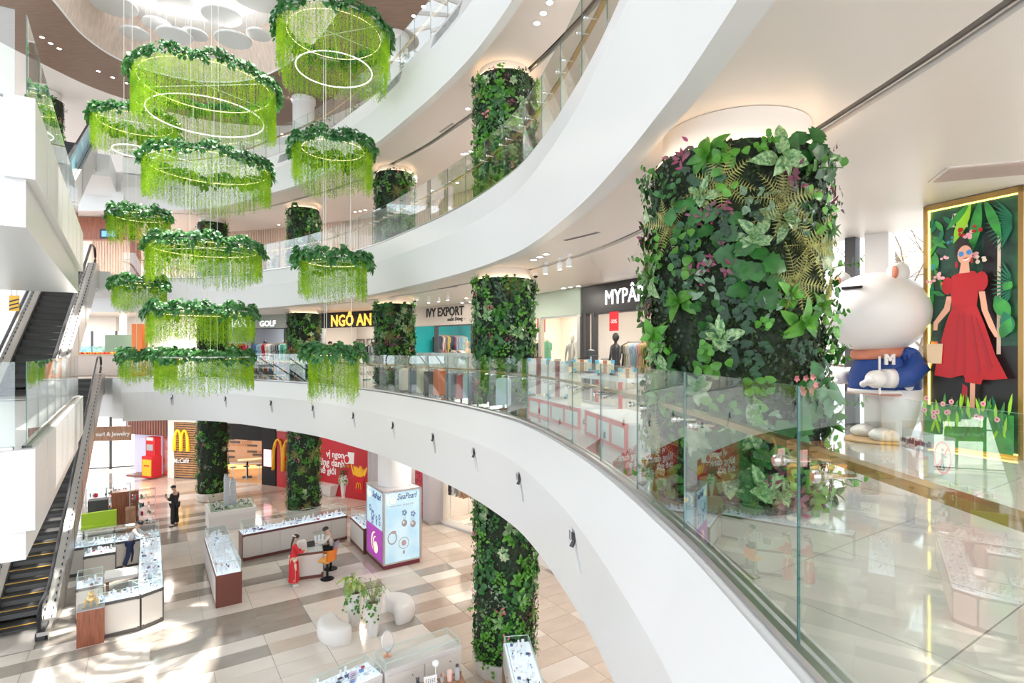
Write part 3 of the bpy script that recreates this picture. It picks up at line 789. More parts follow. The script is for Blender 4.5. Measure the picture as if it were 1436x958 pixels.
def hedge_mesh(r, h, n):
    """dark backing of small box leaflets round a column"""
    g = np.random.default_rng(int(h * 100)); mb = MB(); seg = 28; rows = []
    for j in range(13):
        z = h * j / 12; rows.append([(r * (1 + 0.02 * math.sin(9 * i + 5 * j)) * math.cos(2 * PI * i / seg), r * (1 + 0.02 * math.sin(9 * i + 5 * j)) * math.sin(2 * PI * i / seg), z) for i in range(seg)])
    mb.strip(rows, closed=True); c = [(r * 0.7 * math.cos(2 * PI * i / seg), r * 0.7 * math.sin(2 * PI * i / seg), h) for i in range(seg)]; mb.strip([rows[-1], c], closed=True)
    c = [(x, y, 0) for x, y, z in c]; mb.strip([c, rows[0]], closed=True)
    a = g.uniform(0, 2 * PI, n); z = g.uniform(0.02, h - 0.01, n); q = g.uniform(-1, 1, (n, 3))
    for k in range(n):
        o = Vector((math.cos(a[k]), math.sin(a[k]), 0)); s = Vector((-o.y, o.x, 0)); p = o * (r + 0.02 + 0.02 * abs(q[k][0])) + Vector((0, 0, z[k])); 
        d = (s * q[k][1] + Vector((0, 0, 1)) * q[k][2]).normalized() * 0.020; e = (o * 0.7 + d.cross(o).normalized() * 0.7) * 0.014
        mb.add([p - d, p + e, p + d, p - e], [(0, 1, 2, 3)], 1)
    return mb.mesh('hedge_backing', [M_hedge, M_bit])
HM = {2.86: hedge_mesh(0.66, 2.86, 11000), 3.05: hedge_mesh(0.66, 3.05, 3500), 3.25: hedge_mesh(0.66, 3.25, 3000), 3.75: hedge_mesh(0.66, 3.75, 3000)}
M_core = mat('column_plaster', (0.80, 0.76, 0.72), 0.5)
M_pot = mat('stone_planter', (0.62, 0.58, 0.53), 0.5, var=0.05)
def green_column(x, y, z0, h, ceil, n, label, wt, seed, toward=None, pot=False, r=0.66, base=0.0):
    rr = random.Random(seed); t = thing('planted_column', label, 'planted column', (x, y, z0), 0, 'columns covered with plants')
    mb = MB(); mb.lathe([(0.60, 0), (0.60, ceil - z0 - 0.005)], 40); auto_smooth(mb.build('core', M_core, t))
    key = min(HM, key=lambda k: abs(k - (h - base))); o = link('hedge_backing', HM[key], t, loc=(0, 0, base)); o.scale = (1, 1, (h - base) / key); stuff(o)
    if pot:
        mb = MB(); mb.lathe([(0.60, 0), (0.66, 0.0), (0.72, 0.03), (0.76, 0.36), (0.74, 0.40), (0.70, 0.40), (0.70, 0.33), (0.61, 0.33)], 40); auto_smooth(mb.build('planter_ring', M_pot, t))
    face = math.atan2(-y, -x) if toward is None else toward
    ks = list(wt); ws = [wt[k] for k in ks]; cnt = 0; pts = []
    tries = 0
    while cnt < n and tries < n * 40:
        tries += 1
        a = face + rr.uniform(-1.9, 1.9); z = rr.uniform(base + 0.05, h - 0.04)
        if any(abs((a - b)) * r < 0.10 and abs(z - c) < 0.10 for b, c in pts): continue
        pts.append((a, z)); cnt += 1
        k = rr.choices(ks, ws)[0]
        if k == 'hanging_moss' and z < base + 0.7: k = 'heart_vine'
        o_ = Vector((math.cos(a), math.sin(a), 0)); s_ = Vector((-o_.y, o_.x, 0)); up = Vector((0, 0, 1))
        M = Matrix((( s_.x, up.x, o_.x, o_.x * r), (s_.y, up.y, o_.y, o_.y * r), (s_.z, up.z, o_.z, z), (0, 0, 0, 1)))
        if k == 'hanging_moss': tw = rr.uniform(-0.1, 0.1)
        elif k in ('heart_vine', 'ivy', 'leafy_branch'): tw = rr.uniform(-0.5, 0.5)
        else: tw = rr.uniform(0, 6.28)
        if k == 'leafy_branch' and z > h - 0.3: tw = 0
        M = M @ Matrix.Rotation(tw, 4, 'Z') @ Matrix.Scale(rr.uniform(0.75, 1.08), 4)
        p = bpy.data.objects.new(k, rr.choice(PM[k])); COL.objects.link(p); p.parent = t; p.matrix_local = M
    return t
COLS = {}
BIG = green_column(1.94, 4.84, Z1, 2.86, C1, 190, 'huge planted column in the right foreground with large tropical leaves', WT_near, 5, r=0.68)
# cove of warm light where the near column meets the ceiling
cl = [(-0.17, 13.1), (-4.26, 20.1), (-9.45, 25.1), (-15.1, 27.9)]
nm = ['right of the middle of the photo, nearest after the huge one', 'middle column of the row', 'fourth planted column from the right', 'leftmost column of the row, behind the large chandeliers']
for i, (x, y) in enumerate(cl):
    n = (230, 170, 150, 110)[i]
    if i != 1: green_column(x, y, 0, 4.20, C0, n, 'planted column on the ground floor, ' + ('in a round stone planter at the bottom edge', '', 'standing right of the red wall opening', 'beside the wooden slatted wall and yellow sign')[i], WT_far, 20 + i, pot=True, base=0.33)
    green_column(x, y, Z1, 2.90, C1, n, 'planted column on the first balcony, ' + nm[i], WT_far, 30 + i)
    green_column(x, y, Z2, 3.10, C2, n, 'planted column on the second balcony, ' + nm[i], WT_far, 40 + i)
green_column(-20.7, 24.5, Z3, 3.2, ZR, 70, 'planted column high at the top left behind the upper escalator', WT_far, 50)
for i, (x, y) in enumerate(cl[1:3]):
    t = thing('round_column', 'plain white round column under the wooden roof, ' + ('behind the tallest right-hand chandelier' if i == 0 else 'left of the right-hand chandelier cables'), 'column', (x, y, Z3))
    mb = MB(); mb.lathe([(0.47, 0), (0.47, 3.3), (0.52, 3.34), (0.52, ZR - Z3 - 0.005)], 32); auto_smooth(mb.build('shaft', M_white, t))
# warm cove rings above the columns
for x, y, z in [(1.94, 4.84, C1)] + [(a, b, C1) for a, b in cl[:3]] + [(a, b, C2) for a, b in cl[:3]]:
    t = thing('cove_light', 'warm light ring above the %s' % ('huge planted column in the right foreground' if x > 1 else ('planted column right of the middle', 'middle planted column', 'planted column left of the middle')[[q[0] for q in cl].index(x)] + (', first balcony' if z == C1 else ', second balcony')), 'light', (x, y, z), 0, 'warm cove rings round the column tops')
    zr_ = -0.262 if x > 1 else (-0.222 if z == C1 else -0.192); mb = MB(); k = 40; P = [[(rr_ * math.cos(2 * PI * i / k), rr_ * math.sin(2 * PI * i / k), zz) for i in range(k)] for rr_, zz in ((0.612, zr_), (0.655, zr_))]
    mb.strip(P[::-1], closed=True); mb.build('led_ring', mat('cove_led', (1, 0.8, 0.5), emit=(1.0, 0.70, 0.42), es=3.2), t)
# ================================================================ hanging garden chandeliers
M_vine = mat('hanging_strand', (0.52, 0.76, 0.035), 0.5, hue=0.0, trans=0.5, var=0.3, vscale=2.5, var2=(0.27, 0.52, 0.025))
M_gar = mat('garland_leaf', (0.10, 0.30, 0.085), 0.30, spec=0.6, trans=0.22, var=0.3, vscale=5, var2=(0.045, 0.19, 0.06))
M_wire = mat('white_cable', (0.85, 0.85, 0.80), 0.4)
def fast_mesh(name, V, Fq, mats):
    me = bpy.data.meshes.new(name); nv = len(V); nf = len(Fq)
    me.vertices.add(nv); me.vertices.foreach_set('co', np.asarray(V, dtype=np.float32).ravel())
    me.loops.add(nf * 4); me.loops.foreach_set('vertex_index', np.asarray(Fq, dtype=np.int32).ravel())
    me.polygons.add(nf); me.polygons.foreach_set('loop_start', np.arange(0, nf * 4, 4, dtype=np.int32)); me.polygons.foreach_set('loop_total', np.full(nf, 4, dtype=np.int32))
    me.update(calc_edges=True); me.validate()
    for m in mats: me.materials.append(m)
    return me
GL = [leaf(0.22, 0.17, 'heart', 0.15, 0.45, 5, 0.15), leaf(0.19, 0.14, 'heart', 0.2, 0.5, 5), leaf(0.25, 0.15, 'lance', 0.2, 0.5, 5)]
def chandelier(x, y, z, Rl, Rs, L, label, led, ring2=None, seed=0, up=None):
    g = np.random.default_rng(seed); t = thing('garden_chandelier', label, 'chandelier', (x, y, z), 0, 'ring chandeliers of hanging greenery')
    # strands: small leaflets in crossed quads down every thread
    ns = int(Rs * 400); V = []; q = 0
    sv = []
    for k in range(ns):
        a = 2 * PI * k / ns + g.uniform(-0.02, 0.02); r = Rs - abs(g.normal(0, 0.05)) * 1.6; l = L * (0.80 + 0.20 * math.sin(a * 3 + seed) * 0.5 + g.uniform(-0.13, 0.10))
        m = int(l / 0.017); s = np.linspace(0, 1, m)
        px = r * math.cos(a) + g.normal(0, 0.010, m) + 0.02 * g.normal() * s; py = r * math.sin(a) + g.normal(0, 0.010, m) + 0.02 * g.normal() * s; pz = -s * l + g.normal(0, 0.005, m)
        sv.append(np.stack([px, py, pz], 1))
    P = np.concatenate(sv); n = len(P)
    d = g.normal(0, 1, (n, 3)); d[:, 2] = -abs(d[:, 2]) * 0.8 - 0.2; d /= np.linalg.norm(d, axis=1)[:, None]
    e = np.cross(d, g.normal(0, 1, (n, 3))); e /= np.linalg.norm(e, axis=1)[:, None]
    hl = g.uniform(0.014, 0.022, (n, 1)); hw = g.uniform(0.006, 0.011, (n, 1))
    Q = np.stack([P - d * hl, P + e * hw, P + d * hl, P - e * hw], 1).reshape(-1, 3)
    F = np.arange(n * 4).reshape(-1, 4)
    stuff(link('hanging_strands', fast_mesh('hanging_strands', Q, F, [M_vine]), t))
    # garland of broad leaves lying over the rim and drooping outwards
    mb = MB(); rr = random.Random(seed); ng = int(Rl * 700)
    for k in range(ng):
        a = rr.uniform(0, 2 * PI); r = rr.uniform(Rl - 0.27, Rl - 0.05); wob = 0.05 * math.sin(a * 7 + seed) + 0.04 * math.sin(a * 11)
        u = (r - (Rl - 0.27)) / 0.22; zz = 0.12 + 0.10 * math.sin(PI * u) - 0.22 * u + wob + rr.uniform(-0.09, 0.12)
        M = Matrix.Translation((r * math.cos(a), r * math.sin(a), zz)) @ Matrix.Rotation(a + rr.uniform(-1.0, 1.0), 4, 'Z') @ Matrix.Rotation(rr.uniform(-0.1, 1.0), 4, 'Y') @ Matrix.Rotation(rr.uniform(-0.6, 0.6), 4, 'X') @ Matrix.Scale(rr.uniform(0.5, 0.85), 4)
        put(mb, GL[k % 3], M)
    stuff(mb.build('leaf_garland', M_gar, t, smooth=True))
    mb = MB(); mb.tube([((Rs) * math.cos(2 * PI * i / 48), Rs * math.sin(2 * PI * i / 48), 0.0) for i in range(48)], 0.02, 5, closed=True); mb.build('ring_frame', M_white, t)
    mb = MB()
    for k in range(3):
        a = PI * k / 3 + seed; mb.tube([(Rs * math.cos(a), Rs * math.sin(a), 0), (-Rs * math.cos(a), -Rs * math.sin(a), 0)], 0.012, 5)
    mb.build('cross_bar', M_white, t)
    mb = MB(); mb.tube([(led * math.cos(2 * PI * i / 64), led * math.sin(2 * PI * i / 64), -0.05) for i in range(64)], 0.006, 5, closed=True); mb.build('light_ring', M_led, t)
    if ring2:
        mb = MB(); mb.tube([(ring2 * math.cos(2 * PI * i / 64), ring2 * math.sin(2 * PI * i / 64), -0.92) for i in range(64)], 0.015, 6, closed=True); mb.build('lower_ring', M_ringglow, t)
    top = (21.3 if up is None else up) - z - 0.02
    for k in range(3):
        a = 2 * PI * k / 3 + (0.4, 1.3, 0.9)[int(x < -6) + int(x < -10)]; rr2 = 0.42
        mb = MB(); mb.tube([(rr2 * math.cos(a), rr2 * math.sin(a), -0.0), (rr2 * math.cos(a), rr2 * math.sin(a), top)], 0.007, 5); mb.build('suspension_cable', M_wire, t)
    return t
CH = [(-8.82, 16, 15.15, 2.02, 1.84, 1.55, 'largest ring chandelier, top left under the skylight', 1.70, 1.50), (-8.75, 16, 12.80, 1.77, 1.64, 1.20, 'second largest ring chandelier, below the largest', 1.55, None),
      (-8.85, 16, 10.45, 1.60, 1.48, 1.15, 'wide ring chandelier, third down in the left middle stack', 1.36, None), (-8.95, 16, 8.60, 1.49, 1.38, 1.05, 'wide ring chandelier, fourth down in the left middle stack', 1.2, None),
      (-8.85, 16, 7.30, 1.33, 1.26, 1.10, 'wide ring chandelier, lowest of the left middle stack', 1.1, None),
      (-4.49, 14, 15.50, 1.49, 1.36, 1.35, 'tall ring chandelier at the top centre with a bright white inner ring', 1.13, 0.92), (-4.52, 14, 12.60, 1.10, 0.98, 1.15, 'second chandelier down in the right stack', 0.75, None),
      (-4.52, 14, 9.75, 1.00, 0.82, 1.10, 'third chandelier down in the right stack, against the white balcony', 0.62, None), (-4.50, 14, 7.42, 0.83, 0.62, 1.30, 'lowest chandelier of the right stack, small with long strands', 0.5, None),
      (-11.9, 17.5, 14.70, 1.28, 1.16, 1.05, 'top chandelier of the leftmost stack, partly behind the largest', 1.0, 0.62), (-11.78, 17.5, 11.75, 0.92, 0.84, 0.95, 'second chandelier down in the leftmost stack', 0.7, None),
      (-11.78, 17.5, 9.60, 0.84, 0.74, 0.95, 'third chandelier down in the leftmost stack, over the escalator rail', 0.6, None), (-11.5, 17.5, 7.32, 0.90, 0.78, 0.92, 'lowest chandelier of the leftmost stack, touching the wide one', 0.6, None)]
for i, c in enumerate(CH):
    above = [q[2] for q in CH if abs(q[0] - c[0]) < 1.5 and q[2] > c[2] + 0.5]
    chandelier(*c[:7], c[7], c[8], seed=i + 1, up=min(above) if above else None)
# ================================================================ outer walls and shop fronts
V2 = lambda p: Vector((p[0], p[1]))
CEN = Vector((-8, 12))
def nrm(a, b):
    d = (V2(b) - V2(a)).normalized(); n = Vector((-d.y, d.x))
    return n if n.dot(CEN - V2(a)) > 0 else -n           # towards the atrium
def face_ang(n): return math.atan2(n.y, n.x)
def slabw(mb, a, b, n, o0, o1, z0, z1, mi=0):
    """upright box between a and b, from o0 to o1 metres along n"""
    a, b = V2(a), V2(b); mb.prism([a + n * o0, b + n * o0, b + n * o1, a + n * o1], z0, z1, mi)
def lerp2(a, b, t): return V2(a).lerp(V2(b), t)
M_wallw = mat('shop_wall', (0.76, 0.72, 0.68), 0.6)
M_teal = mat('teal_wall', (0.02, 0.42, 0.46), 0.5)
M_blkgl = mat('black_gloss', (0.022, 0.02, 0.02), 0.32, spec=0.5)
M_sage = mat('sage_board', (0.50, 0.60, 0.50), 0.5)
M_sage2 = mat('grey_green_board', (0.36, 0.40, 0.36), 0.5)
M_beigeb = mat('beige_board', (0.62, 0.54, 0.48), 0.6)
M_gold = mat('gold_letter', (0.9, 0.5, 0.08), emit=(1.0, 0.45, 0.05), es=0.75)
M_white_l = mat('white_letter', (1, 1, 1), emit=(0.95, 0.97, 1.0), es=1.0)
M_wht = mat('white_print', (0.85, 0.85, 0.85), 0.5)
M_ink = mat('black_ink', (0.02, 0.02, 0.02), 0.6)
M_red = mat('red_wall', (0.60, 0.012, 0.018), 0.45)
M_redc = mat('red_cloth', (0.62, 0.02, 0.03), 0.7)
M_yellow = mat('yellow_plastic', (0.95, 0.52, 0.02), 0.4)
M_yelem = mat('yellow_lit_sign', (0.95, 0.55, 0.02), emit=(1.0, 0.60, 0.03), es=0.3)
M_woodw = mat('ribbed_wood_wall', (0.60, 0.46, 0.37), 0.5, var=0.12, vscale=3, stretch=(7, 7, 0.3))
M_wood = mat('red_brown_wood', (0.30, 0.10, 0.055), 0.35, var=0.25, vscale=3, stretch=(8, 8, 0.6))
M_woodm = mat('walnut_wood', (0.36, 0.19, 0.11), 0.4, var=0.25, vscale=3, stretch=(6, 6, 0.8))
M_oak = mat('oak_top', (0.66, 0.44, 0.24), 0.4, var=0.15, vscale=3)
M_orange = mat('orange_paint', (0.90, 0.22, 0.02), 0.45)
M_grey = mat('grey_paint', (0.42, 0.42, 0.45), 0.5)
M_lilac = mat('lilac_grey', (0.50, 0.48, 0.52), 0.5)
M_frosted = mat('frosted_panel', (0.60, 0.68, 0.66), 0.35)

def shop(name, label, a, b, zf, zl, zc, board, depth=3.0, back=M_wallw, posts=(0, 1), glass=(), post_m=M_steel2, lamp=60, lcol=(1, 0.88, 0.74), label_cat='shop front', floor_m=None):
    n = nrm(a, b); t = thing(name, label, 'shop front', (a[0], a[1], zf))
    mb = MB(); slabw(mb, a, b, n, -0.12, 0.06, zl, zc - 0.004); mb.build('sign_board', board, t, world=True)
    mb = MB(); slabw(mb, a, b, n, -depth - 0.1, -depth, zf, zc); mb.build('back_wall', back, t, world=True)
    for s, k in ((a, 0.0), (b, 1.0)):
        mb = MB(); d = (V2(b) - V2(a)).normalized() * 0.1 * (1 if k == 0 else -1); mb.prism([V2(s) - n * 0.12, V2(s) + d - n * 0.12, V2(s) + d - n * depth, V2(s) - n * depth], zf, zc); mb.build('side_wall', back, t, world=True)
    for k in posts:
        p = lerp2(a, b, 0.02 + 0.96 * k); mb = MB(); d = (V2(b) - V2(a)).normalized() * 0.07
        mb.prism([p - d - n * 0.1, p + d - n * 0.1, p + d + n * 0.05, p - d + n * 0.05], zf, zl); mb.build('post', post_m, t, world=True)
    for k0, k1 in glass:
        p, q = lerp2(a, b, k0), lerp2(a, b, k1); mb = MB(); mb.add([(p.x, p.y, zf + 0.05), (q.x, q.y, zf + 0.05), (q.x, q.y, zl), (p.x, p.y, zl)], [(0, 1, 2, 3)]); mb.build('glass_pane', M_window, t, world=True)
        mb = MB(); slabw(mb, p, q, n, -0.03, 0.03, zf, zf + 0.06); slabw(mb, p, q, n, -0.03, 0.03, zl - 0.05, zl); mb.build('glass_frame', post_m, t, world=True)
    if lamp:
        c = lerp2(a, b, 0.5) - n * (depth * 0.45); area((c.x, c.y, zc - 0.08), 1.6, lamp, lcol, name='shop_lamp')
    return t, n
def text_on(t, n, a, b, k, z, body, size, m, o=0.075, **kw):
    p = lerp2(a, b, k) + n * o
    return sign_text(body, size, (p.x, p.y, z), face_ang(n), m, t, **kw)

GA = {}
def garment_mesh(k):
    mb = MB(); L = (0.62, 0.85, 0.72)[k]; w_ = 0.21
    for s in (0,):
        prof = [(-0.05, 0.02), (-w_, -0.06), (-w_ * 0.95, -0.30), (-w_ * 0.72, -0.28), (-w_ * (0.8, 1.1, 0.9)[k], -L), (w_ * (0.8, 1.1, 0.9)[k], -L), (w_ * 0.72, -0.28), (w_ * 0.95, -0.30), (w_, -0.06), (0.05, 0.02)]
        mb.add([(0.018, x, z) for x, z in prof] + [(-0.018, x, z) for x, z in prof], [tuple(range(10)), tuple(range(19, 9, -1))] + [(i, (i + 1) % 10 , 10 + (i + 1) % 10, 10 + i) for i in range(10)])
    return mb
CLOTH = [mat('cloth_%s' % n_, c, 0.85) for n_, c in (('white', (0.78, 0.76, 0.72)), ('black', (0.03, 0.03, 0.035)), ('grey', (0.35, 0.35, 0.36)), ('beige', (0.62, 0.48, 0.34)), ('olive', (0.42, 0.36, 0.12)),
         ('pink', (0.72, 0.35, 0.38)), ('blue', (0.12, 0.26, 0.48)), ('navy', (0.03, 0.05, 0.13)), ('red', (0.6, 0.03, 0.05)), ('green', (0.10, 0.35, 0.25)), ('sky', (0.42, 0.62, 0.75)), ('maroon', (0.25, 0.03, 0.07)), ('tan', (0.50, 0.28, 0.15)), ('yellow', (0.8, 0.55, 0.1)))]
CI = {n_: i for i, n_ in enumerate(('white', 'black', 'grey', 'beige', 'olive', 'pink', 'blue', 'navy', 'red', 'green', 'sky', 'maroon', 'tan', 'yellow'))}
def rack(label, x, y, z, rz, W, cols, h=1.45, seed=0, fm=M_chrome, group=None):
    t = thing('clothes_rack', label, 'clothes rack', (x, y, z), rz, group); rr = random.Random(seed)
    mb = MB(); mb.tube([(-W / 2, 0, 0), (-W / 2, 0, h), (W / 2, 0, h), (W / 2, 0, 0)], 0.014, 6)
    mb.box((-W / 2, 0, 0.015), (0.04, 0.45, 0.03)); mb.box((W / 2, 0, 0.015), (0.04, 0.45, 0.03)); mb.build('frame', fm, t)
    n = int(W / 0.075)
    for i in range(n):
        c = cols[i * len(cols) // n] if rr.random() < 0.8 else rr.choice(cols)
        key = (rr.randrange(3), c)
        if key not in GA: GA[key] = garment_mesh(key[0]).mesh('garment', CLOTH[CI[c]])
        o = link('garment', GA[key], t, loc=(-W / 2 + 0.05 + (W - 0.1) * i / max(1, n - 1), rr.uniform(-0.01, 0.01), h - 0.06), rz=rr.uniform(-0.12, 0.12))
    mb = MB(); mb.box((0, 0, h - 0.035), (W - 0.06, 0.012, 0.035)); mb.build('hangers', M_oak, t)
    return t
def mannequin(label, x, y, z, rz, m, m2=None, scale=1.0, head=True):
    t = thing('mannequin', label, 'mannequin', (x, y, z), rz); t.scale = (scale,) * 3
    mb = MB(); mb.lathe([(0.16, 0), (0.16, 0.02), (0.02, 0.03), (0.02, 0.7)], 14); mb.build('stand', M_steel, t)
    mb = MB(); mb.lathe([(0.10, 0.68), (0.17, 0.74), (0.175, 0.88), (0.13, 1.05), (0.16, 1.25), (0.185, 1.36), (0.16, 1.44), (0.06, 1.49), (0.05, 1.56)], 16, sy=0.68); mb.build('torso', m, t, smooth=True)
    if head: mb = MB(); mb.sphere((0, 0, 1.67), 0.105, sc=(0.8, 0.95, 1.2)); mb.build('head', m2 or m, t, smooth=True)
    for s in (-1, 1):
        mb = MB(); mb.tube([(s * 0.18, 0, 1.40), (s * 0.23, 0.02, 1.12), (s * 0.21, 0.10, 0.90)], [0.045, 0.036, 0.025], 8); mb.build('arm', m, t, smooth=True)
    return t

# ---- first balcony, from right to left
zl = EYE + 1.07
A5, B5 = (4.65, 11.9), (2.15, 16.55)
s5, n5 = shop('shop_front', 'shop front with glossy black board and white lit letters', A5, B5, Z1, zl, C1, M_blkgl, posts=(0, 0.40, 0.92, 1), glass=((0.42, 0.92),), post_m=M_dark)
text_on(s5, n5, A5, B5, 0.635, EYE + 1.27, 'MYPÂR', 0.58, M_white_l, bold=0.0, sx=0.9)
A4, B4 = (2.10, 16.62), (-0.6, 20.9)
s4, n4 = shop('shop_front', 'shop front with plain pale green board and warm lit interior', A4, B4, Z1, zl, C1, M_sage, posts=(0.0, 0.42), glass=((0.0, 0.42),), lamp=110, lcol=(1, 0.84, 0.64))
A3, B3 = (-0.8, 21.2), (-4.75, 25.0)
s3, n3 = shop('shop_front', 'shop front with beige board lettered IVY EXPORT and teal inner walls', A3, B3, Z1, zl - 0.03, C1, M_beigeb, back=M_teal, posts=(0.18, 0.62), glass=((0.2, 0.6),), post_m=M_dark)
text_on(s3, n3, A3, B3, 0.50, EYE + 1.42, 'IVY EXPORT', 0.52, M_ink, bold=0.012, sx=0.86)
text_on(s3, n3, A3, B3, 0.36, EYE + 1.20, 'xuất Dùng –', 0.22, M_ink)
A2, B2 = (-5.0, 25.2), (-9.75, 28.4)
s2, n2 = shop('shop_front', 'shop front with black board and glowing gold letters NGÔ AN', A2, B2, Z1, zl + 0.05, C1, M_black, depth=2.2, posts=(0.02, 1))
text_on(s2, n2, A2, B2, 0.60, EYE + 1.20, 'NGÔ AN', 0.78, M_gold, bold=0.02, sx=0.95)
A1, B1 = (-9.9, 28.5), (-16.5, 30.6)
s1, n1 = shop('shop_front', 'shop front with grey green board reading GOLF', A1, B1, Z1, zl + 0.1, C1, M_sage2, back=M_grey, posts=(0.3, 0.62, 1), glass=((0.05, 0.3), (0.32, 0.6)), post_m=M_dark, lamp=70, lcol=(0.85, 0.93, 1))
text_on(s1, n1, A1, B1, 0.465, EYE + 1.27, 'GOLF', 0.42, M_white_l); text_on(s1, n1, A1, B1, 0.76, EYE + 1.25, 'SMART', 0.72, M_white_l)
# plain wall pieces between and beyond
def wall(name, a, b, z0, z1, m, label=None, th=0.25):
    n = nrm(a, b); mb = MB(); slabw(mb, a, b, n, -th, 0, z0, z1); return struct(mb.build(name, m), label)
wall('wall_right', (4.65, 11.9), (5.05, 10.75), Z1, C1, M_plaster)
wall('wall_left', (-16.6, 30.6), (-22.0, 31.6), Z1 , C1, M_wallw, 'beige wall of the first floor food court'); 
# window strip in the food court at the left
for k, (pa, pb) in enumerate((((-22.1, 30.9), (-27.5, 30.9)), ((-30.6, 31.0), (-36, 31)))):
    wall('wall_left', pa, pb, Z1, Z1 + 0.9, M_wallw); wall('wall_left', pa, pb, 8.55, C1, M_wallw)
    t = struct(thing('window_%d' % (k + 2), 'bright window with dark frame in the food court', 'window', (pa[0], pa[1], Z1 + 0.9))); del t['category']
    n = nrm(pa, pb)
    for i in range(5):
        p = lerp2(pa, pb, i / 4); mb = MB(); mb.box((p.x, p.y, Z1 + 1.6), (0.09, 0.09, 1.42)); mb.build('mullion', M_dark, t, world=True)
        if i < 4:
            q = lerp2(pa, pb, (i + 1) / 4); mb = MB(); mb.add([(p.x, p.y, Z1 + 0.9), (q.x, q.y, Z1 + 0.9), (q.x, q.y, 8.55), (p.x, p.y, 8.55)], [(0, 1, 2, 3)]); mb.build('pane', M_window, t, world=True)
# shop contents on the first balcony
def on_wall(a, b, k, dep): p = lerp2(a, b, k) - nrm(a, b) * dep; return p
def rk(label, a, b, k, dep, W, cols, seed, h=1.45, fm=M_chrome):
    p = on_wall(a, b, k, dep); d = (V2(b) - V2(a)); return rack(label, p.x, p.y, Z1, math.atan2(d.y, d.x), W, cols, h, seed, fm)
rk('clothes rack of pale and dark tops in the black-board shop', A5, B5, 0.70, 1.0, 1.7, ['black', 'grey', 'beige', 'olive', 'pink', 'sky', 'white', 'black'], 1, 1.5)
rk('rack of brown and tan clothes at the right end of the black-board shop', A5, B5, 0.28, 0.9, 1.4, ['tan', 'beige', 'black', 'tan', 'maroon'], 2, 1.6)
rk('rack of cream clothes behind the mannequins in the pale green shop', A4, B4, 0.24, 1.9, 1.6, ['white', 'beige', 'white'], 3, 1.55, M_brass)
rk('rack of dark printed clothes left in the pale green shop', A4, B4, 0.66, 0.7, 1.3, ['green', 'black', 'beige', 'navy', 'maroon'], 4, 1.6, M_brass)
rack('rack of colourful small clothes against the teal wall', -2.75, 26.3, Z1, 0.80, 2.3, ['black', 'pink', 'yellow', 'navy', 'red', 'sky', 'white', 'pink', 'navy'], 1.95, 5)
rack('lower rack of mixed clothes in front of the teal wall', -2.3, 25.2, Z1, 0.80, 1.2, ['grey', 'red', 'white', 'navy', 'olive'], 1.25, 6)
rk('rack of sports shirts outside the golf shop', A1, B1, 0.30, -1.1, 2.0, ['green', 'black', 'grey', 'white', 'red', 'sky', 'blue'], 7, 1.6)
rk('second rack of sports clothes outside the golf shop', A1, B1, 0.66, -1.1, 1.8, ['red', 'beige', 'maroon', 'white', 'grey'], 8, 1.6)
rk('rack of black and white printed clothes beside the middle column', (-5.0, 25.2), (-9.75, 28.4), -0.1, -2.2, 0.9, ['black', 'white', 'grey', 'black', 'white'], 9, 1.5)
M_man = mat('mannequin_white', (0.74, 0.70, 0.62), 0.5); M_mblk = mat('mannequin_black', (0.03, 0.03, 0.03), 0.4)
p = on_wall(A4, B4, 0.16, 0.55); mannequin('tall white dressed mannequin with pale hat in the lit window', p.x, p.y, Z1 + 0.1, 2.6, M_man)
p = on_wall(A4, B4, 0.34, 1.0); mannequin('purple-dressed mannequin left of the tall white one', p.x, p.y, Z1, 2.6, CLOTH[2], M_man)
p = on_wall(A5, B5, 0.60, -0.5); mannequin('black headless mannequin stand before the black-board shop', p.x, p.y, Z1, 2.0, M_mblk, scale=0.95)
p = on_wall(A3, B3, 0.20, -0.2); mannequin('mannequin in beige straw hat before the teal shop', p.x, p.y, Z1, 2.0, CLOTH[3], CLOTH[3], 0.9)
p = on_wall(A1, B1, 0.42, 0.8); mannequin('white sports mannequin in the golf shop window', p.x, p.y, Z1, 2.0, CLOTH[0])
p = on_wall(A1, B1, 0.60, 0.8); mannequin('dark-blue dressed mannequin in the golf shop window', p.x, p.y, Z1, 2.0, CLOTH[7], M_mblk)
# red sale boards
def board(name, label, cat, p, n, w_, h_, z, m, txt=None, tm=None, ts=0.1, group=None, th=0.02):
    t = thing(name, label, cat, (p.x, p.y, z), 0, group); mb = MB(); d = Vector((-n.y, n.x)) * w_ / 2
    mb.prism([p - d, p + d, p + d + n * th, p - d + n * th], z - h_ / 2, z + h_ / 2); mb.build('panel', m, t, world=True)
    if txt: sign_text(txt, ts, (p.x + n.x * (th + 0.006), p.y + n.y * (th + 0.006), z - ts * 0.35), face_ang(n), tm, t, depth=0.002)
    return t
p = on_wall(A5, B5, 0.60, -0.55); t = board('sale_sign', 'red sale sign above the black mannequin stand', 'sign', p, n5, 0.36, 0.5, Z1 + 2.0, M_redc, '-50%', M_wht, 0.14)
for k, zz in ((0.30, 1.75), (0.22, 1.8)): p = on_wall(A5, B5, k, 0.3); board('sale_sign', 'small red sign hanging in the black-board shop, %s' % ('left one' if k > 0.25 else 'right one'), 'sign', p, n5, 0.26, 0.22, Z1 + zz, M_redc)
p = on_wall(A5, B5, 0.24, 0.6); board('wall_poster', 'dark fashion poster inside the black-board shop', 'poster', p, n5, 0.7, 0.9, Z1 + 2.0, M_grey)
for k in (0.47, 0.53): p = on_wall(A4, B4, k, 0.3); board('hanging_banner', 'small red banner at the top of the pale green shop, %s' % ('right one' if k < 0.5 else 'left one'), 'banner', p, n4, 0.16, 0.5, Z1 + 2.1, M_redc)
